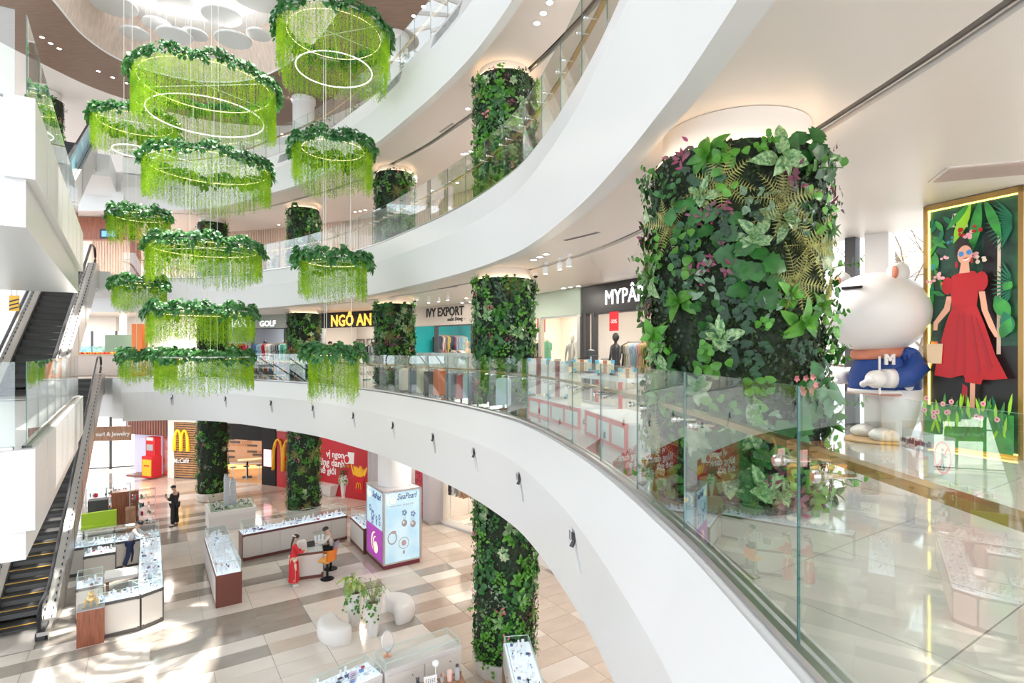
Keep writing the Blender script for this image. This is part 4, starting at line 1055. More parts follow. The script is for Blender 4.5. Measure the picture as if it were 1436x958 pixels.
# pale hat on stand, framed pictures of the black-and-gold shop
rr = random.Random(9)
FR = [(0.94, 1.45, 0.8, 0.75, 'wide framed brown print'), (0.80, 1.5, 0.40, 0.7, 'narrow framed brown print'), (0.57, 1.45, 0.46, 0.62, 'framed cream portrait'), (0.49, 1.45, 0.36, 0.75, 'tall framed white print'), (0.41, 1.45, 0.56, 0.62, 'framed dotted print'),
      (0.66, 0.75, 0.34, 0.48, 'small white frame in the lower row'), (0.57, 0.70, 0.34, 0.52, 'grey frame in the lower row'), (0.49, 0.8, 0.30, 0.5, 'pale frame in the lower row'), (0.40, 0.7, 0.30, 0.55, 'floral frame in the lower row'), (0.17, 1.2, 0.5, 1.3, 'tall dark doorway frame')]
for k, dz, w_, h_, lab in FR:
    p = on_wall(A2, B2, k, 2.15); t = thing('picture_frame', lab + ' on the wall under the gold letters', 'picture', (p.x, p.y, Z1 + dz), 0, 'framed pictures under the gold letters')
    d = Vector((-n2.y, n2.x)); mb = MB(); f = 0.04
    for (x0, x1, z0, z1) in ((-w_ / 2, w_ / 2, -h_ / 2, -h_ / 2 + f), (-w_ / 2, w_ / 2, h_ / 2 - f, h_ / 2), (-w_ / 2, -w_ / 2 + f, -h_ / 2, h_ / 2), (w_ / 2 - f, w_ / 2, -h_ / 2, h_ / 2)):
        slabw(mb, p + d * x0, p + d * x1, n2, 0, 0.04, Z1 + dz + z0, Z1 + dz + z1)
    mb.build('frame', M_dark, t, world=True)
    mb = MB(); slabw(mb, p - d * (w_ / 2 - f), p + d * (w_ / 2 - f), n2, 0, 0.015, Z1 + dz - h_ / 2 + f, Z1 + dz + h_ / 2 - f); mb.build('print', mat('print_%d' % (len(MATS)), rr.choice([(0.6, 0.42, 0.25), (0.75, 0.7, 0.6), (0.7, 0.68, 0.66)]), 0.6, var=0.6, vscale=9, var2=(0.25, 0.2, 0.15)), t, world=True)
p = on_wall(A2, B2, 0.68, 2.1); t = thing('wall_clock', 'round dark brown disc clock between the frames', 'clock', (p.x, p.y, Z1 + 1.42)); M_ = Matrix.Translation((0, 0, 0)) @ Vector((n2.x, n2.y, 0)).to_track_quat('Z', 'Y').to_matrix().to_4x4(); mb = MB(); mb.lathe([(0.30, 0), (0.32, 0.02), (0.30, 0.05), (0.24, 0.05), (0.03, 0.055)], 24, M=M_); mb.build('dial', M_wood, t)
p = on_wall(A4, B4, 0.18, 1.2); t = thing('pendant_lamp', 'small gold triangular pendant lamp in the lit window of the pale green shop', 'lamp', (p.x, p.y, Z1 + 2.0)); mb = MB(); mb.lathe([(0.16, 0), (0.02, 0.16)], 4); mb.build('shade', M_brass, t); mb = MB(); mb.tube([(0, 0, 0.16), (0, 0, 1.1)], 0.006, 4); mb.build('cord', M_dark, t)
x, y = gp(20, 400, C1); t = thing('warning_board', 'yellow and black striped board hanging beside the middle escalator', 'sign', (x, y, C1 - 0.75)); mb = MB(); mb.prism([(-0.14, -0.01), (0.14, -0.01), (0.14, 0.01), (-0.14, 0.01)], 0, 0.45); mb.build('board', M_yellow, t)
mb = MB(); [mb.add([(-0.14, -0.013, 0.03 + k * 0.11), (0.14, -0.013, 0.10 + k * 0.11), (0.14, -0.013, 0.14 + k * 0.11), (-0.14, -0.013, 0.07 + k * 0.11)], [(0, 1, 2, 3)]) for k in range(3)]; mb.build('stripes', M_ink, t); mb = MB(); [mb.tube([(s * 0.08, 0, 0.45), (s * 0.08, 0, 0.75)], 0.006, 4) for s in (-1, 1)]; mb.build('rods', M_dark, t)
# ---- second balcony: ribbed wooden wall with food pictures; top balcony: grey-white wall
WL = [(10.8, -6), (10.3, 2), (8.6, 6.6), (6.0, 10.6), (4.6, 12.9), (2.1, 16.6), (0.97, 18.4), (-1.6, 22.4), (-4.1, 24.9), (-7.2, 27.5), (-9.9, 28.7), (-13.9, 30.2), (-19, 31.4), (-24, 31.6)]
for zf, zc, m, lab in ((Z2, C2, M_woodw, 'ribbed pale wooden wall of the second balcony'), (Z3, ZR, M_plaster, 'white wall of the top balcony')):
    mb = MB(); C = [V2(p) for p in WL]; mb.strip([[(p.x, p.y, zf) for p in C], [(p.x, p.y, zc) for p in C]]); o = struct(mb.build('wall_right', m), lab)
    if zf == Z2:
        mb = MB()
        for a, b in zip(C[3:], C[4:]):
            L = (b - a).length; n = nrm(a, b); k = int(L / 0.16)
            for i in range(k): p = a.lerp(b, (i + 0.5) / k); d = (b - a).normalized() * 0.03; mb.prism([p - d, p + d, p + d + n * 0.03, p - d + n * 0.03], Z2 + 0.02, C2 - 0.02, cap=False)
        stuff(mb.build('wall_ribs', M_woodw, o))
M_food = [mat('food_print_a', (0.55, 0.45, 0.35), 0.5, var=1, vscale=2.6, var2=(0.05, 0.05, 0.06)), mat('food_print_b', (0.55, 0.12, 0.06), 0.5, var=1, vscale=3, var2=(0.10, 0.05, 0.05)), mat('food_print_c', (0.75, 0.55, 0.35), 0.5, var=1, vscale=2.2, var2=(0.35, 0.10, 0.05))]
for px, dz, w_, h_, mi, lab in ((382, 1.35, 0.95, 0.95, 0, 'square food picture on the wooden wall left of a planted column'), (470, 1.45, 1.0, 0.75, 1, 'red food picture on the wooden wall above the third chandelier'), (382, 0.35, 1.2, 0.5, 2, 'low food picture of a white plate on the wooden wall')):
    k = (px - 718) / FPX; hit = None
    for a, b in zip(WL, WL[1:]):
        f0, f1 = a[0] - k * a[1], b[0] - k * b[1]
        if f0 * f1 <= 0 and a[1] > 5: hit = lerp2(a, b, abs(f0) / (abs(f0) + abs(f1))); n = nrm(a, b)
    board('food_picture', lab, 'picture', hit + n * 0.04, n, w_, h_, Z2 + dz, M_food[mi])
# white table sets glimpsed through the second railing
# ---- dark doorway walls at the far left of second and top balconies
for z0, z1, nm_ in ((Z2, C2, 'wall_left'), (Z3, ZR, 'wall_left')):
    wall(nm_, (-24, 31.6), (-40, 31.6), z0, z1, M_wallw)
t = thing('wooden_portal', 'dark wooden portal at the head of the middle escalator', 'doorway', (-19.4, 27.2, Z2)); mb = MB(); mb.box((0.9, 0, 1.6), (0.35, 0.3, 3.2)); mb.box((-0.6, 0, 2.7), (3.2, 0.3, 1.1)); mb.build('frame', M_wood, t)
t = thing('info_sign', 'dark hanging sign at the head of the middle escalator', 'sign', (-18.2, 25.0, Z2 + 2.0)); mb = MB(); mb.box((0, 0, 0), (0.8, 0.08, 0.45)); mb.build('panel', M_blkgl, t); mb = MB(); mb.box((0, -0.045, 0), (0.6, 0.01, 0.25)); mb.build('screen', mat('blue_screen', (0.1, 0.3, 0.7), emit=(0.15, 0.35, 0.9), es=0.7), t)
# lamp strips in the far ceilings are below; food court furniture
t = thing('serving_counter', 'long food court counter with trays of orange and red food', 'counter', (-19.6, 27.6, Z1)); mb = MB(); mb.box((0, 0, 0.5), (4.4, 0.8, 1.0)); mb.build('body', M_beigeb, t); mb = MB(); mb.box((0, 0, 1.03), (4.5, 0.9, 0.05)); mb.build('top', M_oak, t)
mb = MB(); rr = random.Random(4)
for k in range(120): mb.sphere((rr.uniform(-2.1, 2.1), rr.uniform(-0.35, 0.35), 1.09), rr.uniform(0.03, 0.07), 6, 4, mi=rr.randrange(3))
stuff(mb.build('food', [M_orange, M_yellow, CLOTH[8]], t))
t = thing('menu_screens', 'row of dark menu screens under the food court window', 'screen', (-24.6, 30.6, Z1)); 
for k in range(4):
    mb = MB(); mb.box((-2.0 + k * 1.35, 0, 1.15), (1.25, 0.08, 0.62)); mb.build('screen_panel', mat('screen_%d' % k, (0.1, 0.2, 0.25), 0.3, emit=((0.2, 0.5, 0.6), (0.8, 0.6, 0.5), (0.3, 0.7, 0.8), (0.4, 0.6, 0.3))[k], es=0.35, var=0.9, vscale=6), t)
t = thing('orange_pillar', 'bright orange advertising pillar behind the chandeliers', 'pillar', (-17.9, 26.6, Z1)); mb = MB(); mb.box((0, 0, 1.25), (0.5, 0.4, 2.5)); mb.build('body', M_orange, t); mb = MB(); mb.prism([(-0.1, -0.215), (0.1, -0.215), (0.1, -0.205), (-0.1, -0.205)], 0.2, 1.2); mb.build('arch_print', M_beigeb, t)
t = thing('advert_board', 'dark green advertising board left of the orange pillar', 'sign', (-20.8, 29.6, Z1)); mb = MB(); mb.box((0, 0, 1.03), (1.9, 0.1, 2.06)); mb.build('panel', mat('ad_green', (0.16, 0.25, 0.18), 0.5), t); mb = MB(); mb.box((-0.5, -0.06, 0.8), (0.35, 0.02, 0.7)); mb.box((0.1, -0.06, 0.8), (0.35, 0.02, 0.7)); mb.build('print', M_redc, t)
t = thing('display_shelf', 'black shelf of goods behind the lowest chandeliers', 'shelf', (-12.6, 29.0, Z1)); mb = MB(); mb.box((0, 0, 0.6), (2.6, 0.5, 1.2)); mb.build('body', M_dark, t)
mb = MB()
for k in range(60): mb.box((-1.2 + 2.4 * (k % 20) / 19, -0.27, 0.25 + 0.35 * (k // 20)), (0.09, 0.04, 0.2), mi=k % 4)
stuff(mb.build('goods', [CLOTH[8], CLOTH[0], CLOTH[6], CLOTH[13]], t))

# ================================================================ right side: window wall, trees outside
w1 = struct(thing('window_1', 'tall window behind the white bear with bare branches outside', 'window', (5.05, 10.75, Z1))); del w1['category']
for i, (a, b) in enumerate(zip(WR, WR[1:])):
    k = max(1, int((V2(b) - V2(a)).length / 1.4))
    for j in range(k):
        p, q = lerp2(a, b, j / k), lerp2(a, b, (j + 1) / k); mb = MB(); mb.add([(p.x, p.y, Z1), (q.x, q.y, Z1), (q.x, q.y, C1), (p.x, p.y, C1)], [(0, 1, 2, 3)]); mb.build('pane', M_window, w1, world=True)
        if i not in (1, 2): mb = MB(); n = nrm(a, b); d = (V2(b) - V2(a)).normalized() * 0.04; mb.prism([p - d, p + d, p + d + n * 0.12, p - d + n * 0.12], Z1, C1); mb.build('mullion', M_dark, w1, world=True)
pc = V2((5.80, 9.05)); mb = MB(); mb.box((pc.x + 0.18, pc.y - 0.05, (Z1 + C1) / 2), (0.34, 0.3, C1 - Z1), rz=-0.9); struct(mb.build('trim_12', M_plaster), 'white window pier left of the bear')
mb = MB(); mb.box((5.72, 9.30, (Z1 + C1) / 2), (0.16, 0.2, C1 - Z1), rz=-0.9); struct(mb.build('trim_13', M_dark), 'dark window post left of the bear')
M_bark = mat('bark', (0.20, 0.15, 0.11), 0.8); M_autumn = mat('sparse_leaf', (0.45, 0.42, 0.12), 0.6, trans=0.4, var=0.5, vscale=2)
def tree(x, y, label, seed, h=9):
    rr = random.Random(seed); t = thing('street_tree', label, 'tree', (x, y, 0)); mb = MB(); lf = MB()
    def br(p, d, L, r, k):
        q = p + d * L; m = p + d * L * 0.5 + Vector((rr.uniform(-1, 1), rr.uniform(-1, 1), 0)) * L * 0.06
        mb.tube([p, m, q], [r, r * 0.85, r * 0.65], 5)
        if k < 3 :
            for i in range(6):
                s = q + Vector((rr.gauss(0, 0.25), rr.gauss(0, 0.25), rr.gauss(0, 0.25))); e = Vector((rr.gauss(0, 1), rr.gauss(0, 1), rr.gauss(0, 1))).normalized() * 0.05; f = e.orthogonal().normalized() * 0.03
                lf.add([s - e, s + f, s + e, s - f], [(0, 1, 2, 3)])
        if k == 0: return
        for i in range(3 if k > 1 else 3):
            nd = (d + Vector((rr.gauss(0, 0.55), rr.gauss(0, 0.55), rr.gauss(0.1, 0.35)))).normalized(); br(q, nd, L * rr.uniform(0.65, 0.85), r * 0.6, k - 1)
    br(Vector((0, 0, 0)), Vector((0.05, 0, 1)), h * 0.42, 0.16, 6)
    mb.build('branches', M_bark, t); stuff(lf.build('sparse_leaves', M_autumn, t))
tree(15.6, 22.0, 'tree with bare branches outside the right window, near the bear', 2, 11); tree(22.5, 28.0, 'second bare tree further out behind the right window', 5, 12)
mb = MB(); mb.add([(5, 34, 0.01), (60, 34, 0.01), (60, -30, 0.01), (13, -30, 0.01), (13, 10, 0.01)], [(4, 3, 2, 1, 0)]); struct(mb.build('pavement', mat('pavement', (0.55, 0.53, 0.5), 0.8)))
mb = MB(); mb.add([(-90, 36.4, 0.006), (10, 36.4, 0.006), (10, 110, 0.006), (-90, 110, 0.006)], [(0, 1, 2, 3)]); struct(mb.build('pavement', mat('plaza_paving', (0.62, 0.60, 0.57), 0.7, var=0.1)))
# soft horizon buildings seen through the doors
for x, y, w_, h_ in ((-66, 95, 28, 9), (-34, 100, 26, 12), (40, 60, 30, 10)):
    t = thing('street_building', 'pale building far outside the glass %s' % ('doors, left' if x < -50 else 'doors, right' if x < 0 else 'window'), 'building', (x, y, 0)); mb = MB(); mb.box((0, 0, h_ / 2), (w_, 10, h_)); mb.build('walls', M_plaster, t)
# ================================================================ ground floor shops
ZF = 3.05
RA, RB = (-7.15, 27.45), (-12.95, 30.45)
M_redp = mat('red_print_wall', (0.50, 0.012, 0.022), 0.4)
def poly_on(mb, p0, d, n, pts, o, mi=0, th=0.004):
    """flat outline on an upright plane: pts are (along d, up)"""
    k = len(pts); a = [(p0.x + d.x * u + n.x * (o + th), p0.y + d.y * u + n.y * (o + th), p0.z + v) for u, v in pts]
    mb.add(a, [tuple(range(k))], mi)
def flat(name, p0, d, n, pts, o, m, t, double=True):
    mb = MB(); k = len(pts)
    a = [(p0.x + d.x * u + n.x * o, p0.y + d.y * u + n.y * o, p0.z + v) for u, v in pts]; b = [(p0.x + d.x * u + n.x * (o - 0.004), p0.y + d.y * u + n.y * (o - 0.004), p0.z + v) for u, v in pts]
    mb.add(a + b, [tuple(range(k)), tuple(range(2 * k - 1, k - 1, -1))] + [(i, (i + 1) % k, k + (i + 1) % k, k + i) for i in range(k)])
    return mb.build(name, m, t, world=True)
def ell(cx, cy, rx, ry, n=20, a0=0, a1=2 * PI): return [(cx + rx * math.cos(a0 + (a1 - a0) * i / (n if a1 - a0 > 6.2 else n - 1)), cy + ry * math.sin(a0 + (a1 - a0) * i / (n if a1 - a0 > 6.2 else n - 1))) for i in range(n)]
def arches(t, c, d, W, Hh, m, r=0.09, name='arch'):
    """a pair of tall yellow arches forming an M"""
    for s in (-1, 1):
        P = []
        for i in range(15):
            q = PI * i / 14; P.append((c.x + d.x * (s * W / 4 + W / 4 * math.cos(q) * 1.0), c.y + d.y * (s * W / 4 + W / 4 * math.cos(q)), c.z + Hh * math.sin(q) ** 0.62))
        mb = MB(); mb.tube(P, [r * (1.15 - 0.45 * math.sin(PI * i / 14)) for i in range(15)], 8, flat=1.0); mb.build(name, m, t, world=True, smooth=True)
# white soffit band and dark reveal above the whole ground row
def band(a, b, z0, z1, m, o0=-0.1, o1=0.05, name='band', t=None):
    n = nrm(a, b); mb = MB(); slabw(mb, a, b, n, o0, o1, z0, z1); return mb.build(name, m, t, world=True) if t else mb.build(name, m)
t = thing('restaurant_wall', 'bright red printed wall with white Vietnamese slogan and fries picture', 'wall', (RA[0], RA[1], 0)); nR = nrm(RA, RB); dR = (V2(RA) - V2(RB)).normalized()
if True:
    band(RA, RB, 0, ZF, M_redp, -0.2, 0.0, 'panel', t); band(RA, RB, ZF, ZF + 0.28, M_plaster, -0.2, 0.02, 'white_band', t); band(RA, RB, ZF + 0.28, C0, M_black, -0.3, -0.1, 'dark_reveal', t)
    Lr = (V2(RA) - V2(RB)).length
    def onR(u, z): p = V2(RB) + dR * u; return Vector((p.x, p.y, z))
    for k, (txt, u, z, s) in enumerate((('vị ngon', 4.35, 1.98, 0.46), ('lừng danh', 4.05, 1.52, 0.52), ('thế giới', 3.75, 1.10, 0.46))):
        p = onR(u, z) ; sign_text(txt, s, (p.x + nR.x * 0.01, p.y + nR.y * 0.01, z), face_ang(nR), M_wht, t, bold=0.012, depth=0.004, sx=0.92)
    flat('emblem', onR(5.15, 1.95), dR, nR, ell(0, 0, 0.21, 0.24, 18), 0.012, M_wht, t); flat('emblem_core', onR(5.15, 1.95), dR, nR, ell(0, 0, 0.15, 0.18, 18), 0.018, M_redc, t)
    p = onR(5.15, 1.58); sign_text('100%', 0.16, (p.x + nR.x * 0.012, p.y + nR.y * 0.012, 1.55), face_ang(nR), M_yellow, t, depth=0.003)
    rr = random.Random(2)
    for k in range(13):
        u0 = 5.62 + 0.055 * k; flat('fry', onR(u0, 1.15), dR, nR, [(-0.035, 0), (0.035, 0), (0.035 + (k - 6) * 0.03, 0.45 + rr.uniform(-0.1, 0.15)), (-0.035 + (k - 6) * 0.03, 0.47 + rr.uniform(-0.1, 0.1))], 0.010 + 0.002 * (k % 3), M_yellow, t)
    flat('fries_box', onR(5.96, 0.35), dR, nR, [(-0.26, 0), (0.26, 0), (0.36, 0.9), (0.12, 0.80), (-0.12, 0.80), (-0.36, 0.9)], 0.022, M_redc, t)
    c = onR(5.96, 0.62); arches(t, Vector((c.x + nR.x * 0.04, c.y + nR.y * 0.04, 0.55)), dR, 0.30, 0.30, M_yellow, 0.022)
    flat('cup', onR(5.25, 1.55), dR, nR, [(-0.0, 0.2), (0.36, 0.2), (0.40, 0.78), (-0.04, 0.78)], 0.008, M_wht, t)
    flat('burger_print', onR(4.9, 0.85), dR, nR, ell(0, 0, 0.34, 0.30, 16), 0.010, CLOTH[3], t)
    c = onR(0.55, 0.9); arches(t, Vector((c.x + nR.x * 0.05, c.y + nR.y * 0.05, 0.9)), dR, 1.5, 1.7, M_yellow, 0.10)
# black entrance portal and the room behind it
PA_, PB_ = (-12.98, 30.5), (-13.95, 30.95); PC_ = (-17.6, 32.2)
t = thing('entrance_portal', 'black entrance portal with a pink lit screen, left of the red wall', 'doorway', (PA_[0], PA_[1], 0)); nP = nrm(PA_, PC_)
band(PA_, PB_, 0, 3.3, M_black, -0.3, 0.06, 'black_jamb', t); band(PB_, PC_, 2.42, 3.3, M_black, -0.3, 0.06, 'black_header', t); band(PB_, PC_, 3.3, 3.6, M_plaster, -0.25, 0.03, 'white_band', t); band(PA_, PB_, 3.3, 3.6, M_plaster, -0.25, 0.03, 'white_band', t); band(PA_, PC_, 3.6, C0, M_black, -0.35, -0.1, 'dark_reveal', t)
p = lerp2(PA_, PB_, 0.55) + nP * 0.07; mb = MB(); slabw(mb, p - (V2(PA_) - V2(PB_)).normalized() * 0.27, p + (V2(PA_) - V2(PB_)).normalized() * 0.27, nP, 0, 0.05, 1.05, 1.98)
mb.build('lit_screen', mat('pink_screen', (0.6, 0.3, 0.4), 0.3, emit=(1.0, 0.45, 0.50), es=0.9, var=0.8, vscale=5, var2=(0.3, 0.1, 0.3)), t, world=True)
t = thing('restaurant_room', 'restaurant room with brick-patterned wall and warm wood floor behind the portal', 'room', (-16, 34, 0))
mb = MB(); mb.add([(-14, 30.95, 0.004), (-12.0, 36.8, 0.004), (-21, 38.5, 0.004), (-18, 32.3, 0.004)], [(0, 1, 2, 3)]); mb.build('wood_floor', mat('honey_wood_floor', (0.55, 0.27, 0.10), 0.3, var=0.15, vscale=3, stretch=(1, 8, 1)), t, world=True)
mb = MB(); mb.obox((-21, 37.4), (-13.4, 36.2), 0.2, 0, 3.4); mb.build('back_wall', mat('brown_wall', (0.42, 0.30, 0.22), 0.7), t, world=True)
rr = random.Random(5); d = (Vector((-13.4, 36.2)) - Vector((-21, 37.4))).normalized(); n = Vector((d.y, -d.x))
for r_ in range(13):
    for c_ in range(9):
        if rr.random() < 0.5: continue
        a = Vector((-21, 37.4)) + d * (0.2 + c_ * 0.82 + (r_ % 2) * 0.4); mb = MB(); mb.prism([a + n * 0.1, a + d * 0.72 + n * 0.1, a + d * 0.72 + n * 0.125, a + n * 0.125], 0.3 + r_ * 0.2, 0.3 + r_ * 0.2 + 0.13); mb.build('brick', M_woodm if rr.random() < 0.5 else M_dark, t, world=True)
area((-16.5, 34, 3.2), 2.5, 45, (1, 0.85, 0.65), name='restaurant_lamp')
t = thing('long_table', 'long pale wooden high table inside the restaurant', 'table', (-14.9, 33.0, 0), 0.50); mb = MB(); mb.box((0, 0, 1.02), (2.6, 0.7, 0.06)); mb.build('top', M_oak, t)
for x in (-0.8, 0.8): mb = MB(); mb.box((x, 0, 0.5), (0.1, 0.1, 1.0)); mb.box((x, 0, 0.02), (0.5, 0.5, 0.03)); mb.build('leg', M_black, t)
for k in range(5):
    t = thing('bar_stool', 'dark backless stool at the long table, %s' % ('first from the left', 'second from the left', 'third from the left', 'fourth from the left', 'yellow one nearest the portal')[k], 'stool', (-16.1 + k * 0.62, 31.95 + 0.3 * k, 0), 0, 'stools at the long table')
    mb = MB(); mb.lathe([(0.16, 0.70), (0.17, 0.72), (0.17, 0.75), (0.05, 0.76)], 12); mb.build('seat', M_yellow if k == 4 else M_dark, t); mb = MB(); mb.lathe([(0.17, 0), (0.17, 0.02), (0.03, 0.03), (0.03, 0.70)], 10); mb.build('leg', M_steel, t)
# slatted timber wall with the lit sign
SA, SB = (-17.9, 32.05), (-19.75, 32.45)
t = thing('slatted_sign_wall', 'horizontal timber slat wall with yellow M arches and white script sign', 'wall', (SA[0], SA[1], 0)); nS = nrm(SA, SB); dS = (V2(SA) - V2(SB)).normalized()
band(SA, SB, 0, 3.3, M_dark, -0.2, -0.02, 'backing', t); band((SB[0] - 0.42, SB[1] + 0.09), SB, 0, 3.45, M_plaster, -0.2, 0.1, 'white_jamb', t); band((SB[0] - 0.42, SB[1] + 0.09), SA, 3.3, 3.55, M_plaster, -0.2, 0.1, 'white_head', t)
band((SB[0] - 0.42, SB[1] + 0.09), SA, 3.55, C0, M_black, -0.3, -0.1, 'dark_reveal', t)
for k in range(24): z = 0.08 + k * 0.135; band(SA, SB, z, z + 0.085, mat('slat_wood', (0.40, 0.21, 0.09), 0.5, var=0.2, vscale=3), -0.02, 0.05, 'slat', t)
c = V2(SB).lerp(V2(SA), 0.27) + nS * 0.12; arches(t, Vector((c.x, c.y, 1.62)), dS, 0.92, 1.2, M_yelem, 0.085)
sign_text('McCafé', 0.40, (c.x, c.y, 0.92), face_ang(nS), M_wht, t, bold=0.004, depth=0.02, shear=0.25, sx=0.86, roll=0.06)
# red game kiosk in a lit niche, brown fins above
t = thing('ribbed_bulkhead', 'dark brown ribbed bulkhead over the red kiosk', 'bulkhead', (-21.6, 33.2, 2.4)); mb = MB(); mb.obox((-20.25, 32.7), (-23.2, 33.6), 0.5, 2.45, C0 - 0.01); mb.build('body', M_wood, t, world=True)
for k in range(16): p = V2((-20.25, 32.45)).lerp(V2((-23.15, 33.35)), k / 15); mb = MB(); mb.box((p.x, p.y, 3.44), (0.07, 0.06, 1.98)); mb.build('fin', mat('dark_fin', (0.09, 0.035, 0.03), 0.5), t, world=True)
t = thing('lit_backdrop', 'white and red printed backdrop behind the red kiosk machine', 'backdrop', (-21.6, 33.6, 0)); mb = MB(); mb.obox((-20.2, 33.0), (-23.1, 33.9), 0.1, 0.05, 2.45); mb.build('panel', mat('pale_lit_print', (0.6, 0.6, 0.8), 0.5, emit=(0.75, 0.78, 1.0), es=0.12), t, world=True)
mb = MB(); mb.obox((-20.1, 32.9), (-20.9, 33.15), 0.06, 0.05, 2.44); mb.build('red_print', mat('red_lava_print', (0.6, 0.1, 0.05), 0.5, emit=(0.8, 0.15, 0.08), es=0.08, var=1.0, vscale=2, var2=(0.5, 0.4, 0.5)), t, world=True)
mb = MB(); mb.box((-21.7, 33.15, 0.03), (2.5, 1.0, 0.07), rz=-0.3); mb.build('step', M_wood, t, world=True)
x, y = gp(222 - 6, 668, 0.06); t = thing('kiosk_machine', 'tall red kiosk machine with yellow base panel and small screen', 'machine', (x, y - 0.2, 0.06), -0.35)
mb = MB(); mb.bev_prism([(-0.42, -0.3), (0.42, -0.3), (0.42, 0.3), (-0.42, 0.3)], 0, 1.25, 0.03); mb.bev_prism([(-0.36, -0.1), (0.36, -0.1), (0.36, 0.3), (-0.36, 0.3)], 1.2, 2.35, 0.03); mb.build('cabinet', M_redc, t)
mb = MB(); mb.box((0, -0.31, 0.6), (0.72, 0.03, 0.95)); mb.build('yellow_panel', M_yellow, t); mb = MB(); mb.box((0, -0.12, 1.75), (0.5, 0.03, 0.35)); mb.build('screen', M_grey, t); mb = MB(); mb.box((0, -0.12, 2.25), (0.5, 0.04, 0.18)); mb.build('header', M_wht, t); mb = MB(); mb.box((0, -0.33, 0.72), (0.4, 0.02, 0.08)); mb.build('badge', M_redc, t)
# glass entrance at the far left
t = struct(thing('door_1', 'glass entrance doors with dark frames, bright street outside', 'door', (-23.7, 35.5, 0))); del t['category']
DA, DB = V2((-22.6, 35.9)), V2((-33.5, 32.0))
for k in range(9):
    p = DA.lerp(DB, k / 8); mb = MB(); mb.box((p.x, p.y, C0 / 2), (0.12, 0.12, C0)); mb.build('frame_post', M_dark, t, world=True)
    if k < 8:
        q = DA.lerp(DB, (k + 1) / 8); mb = MB(); mb.add([(p.x, p.y, 0.05), (q.x, q.y, 0.05), (q.x, q.y, C0), (p.x, p.y, C0)], [(0, 1, 2, 3)]); mb.build('glass_leaf', M_window, t, world=True)
for z in (0.05, 2.5, 3.6): mb = MB(); mb.obox(DA, DB, 0.08, z, z + 0.08); mb.build('frame_rail', M_dark, t, world=True)
nD = nrm(DA, DB)
p = DA.lerp(DB, 0.09) + nD * 0.05; sign_text('ZONE', 0.42, (p.x, p.y, 2.62), face_ang(nD), M_ink, t, depth=0.004)
wall('wall_left', (-22.6, 35.9), (-20.2, 33.4), 0, C0, M_plaster)
x, y = gp(157, 618, 2.9); t = thing('hanging_sign', 'brown hanging sign reading Pearl & Jewelry before the glass doors', 'sign', (x, y, 2.9), 0.2)
mb = MB(); mb.box((0, 0, 0.36), (1.75, 0.12, 0.72)); mb.build('board', M_woodm, t)
for s in (-1, 1): mb = MB(); mb.box((s * 0.7, 0, 1.1), (0.02, 0.02, 0.8)); mb.build('rod', M_steel, t)
me = text_mesh('Pearl & Jewelry', 0.27, 0.01, 0.006); me.transform(Matrix.Translation((0, -0.07, 0.26)) @ Matrix.Rotation(PI / 2, 4, 'X')); me.materials.clear(); me.materials.append(M_wht); link('lettering', me, t)
# right: grey piers, clothes shop, white column with light box
GA_, GB_ = (-1.0, 21.9), (-3.35, 24.15)
g1, ng = shop('shop_front', 'ground floor clothes shop behind glass right of the grey pier', GA_, GB_, 0, 3.3, C0, M_plaster, posts=(0, 0.97), glass=((0.02, 0.95),), lamp=90, depth=3.2)
for k, dep, cols, sd, lab in ((0.28, 0.6, ['beige', 'black', 'beige', 'tan'], 11, 'rack of checked and tan dresses in the ground floor shop, nearest the planted column'), (0.70, 0.55, ['tan', 'beige', 'grey', 'white', 'black'], 12, 'rack of printed dresses in the ground floor shop window, left one'), (0.1, 1.3, ['green', 'white', 'green'], 13, 'rack of teal clothes deep in the ground floor shop')):
    p = on_wall(GA_, GB_, k, dep); rack(lab, p.x, p.y, 0.12, math.atan2(GB_[1] - GA_[1], GB_[0] - GA_[0]), 1.2, cols, 2.0, sd)
mb = MB(); n = ng; slabw(mb, GA_, GB_, n, -0.5, 0.02, 0, 0.12); mb.build('plinth', M_plaster, g1, world=True)
p = on_wall(GA_, GB_, 0.5, 0.35); board('display_screen', 'dark hanging screen with pale lettering in the clothes shop', 'screen', p, ng, 0.7, 0.75, 2.3, M_blkgl, 'SALE', M_wht, 0.2)
for (px, w_, m, lab, d_) in ((607, 0.66, M_lilac, 'pale grey square pier left of the clothes shop', 24.1), (525, 0.5, M_lilac, 'grey pier at the right end of the red wall', 27.2)):
    x = (px - 718) / FPX * d_; t = thing('square_pier', lab, 'pillar', (x, d_, 0), TH); mb = MB(); mb.box((0, 0, C0 / 2 - 0.002), (w_, w_, C0 - 0.004)); mb.build('shaft', m, t); mb = MB(); mb.box((0, 0, 0.05), (w_ + 0.03, w_ + 0.03, 0.1)); mb.build('base', M_steel, t)
wall('wall_right', (-3.6, 24.5), (-7.1, 27.6), 0, C0, M_plaster, 'white ground floor wall between the grey piers')
wall('wall_right', (1.5, 18.6), (-0.95, 21.9), 0, C0, M_plaster); wall('wall_right', (6.5, 9.5), (1.5, 18.6), 0, C0, M_plaster)
p = V2((-5.0, 25.6)); mannequin('pale dressed mannequin in the gap beside the white column', p.x, p.y - 0.25, 0.25, 2.3, CLOTH[3], scale=1.25)
t = thing('red_display', 'red printed fabric panel low between the grey piers', 'display', (-4.1, 24.75, 0)); mb = MB(); mb.box((0, 0, 1.1), (0.6, 0.12, 2.0), rz=-0.72); mb.build('panel', mat('red_print', (0.4, 0.04, 0.06), 0.6, var=0.8, vscale=14), t)
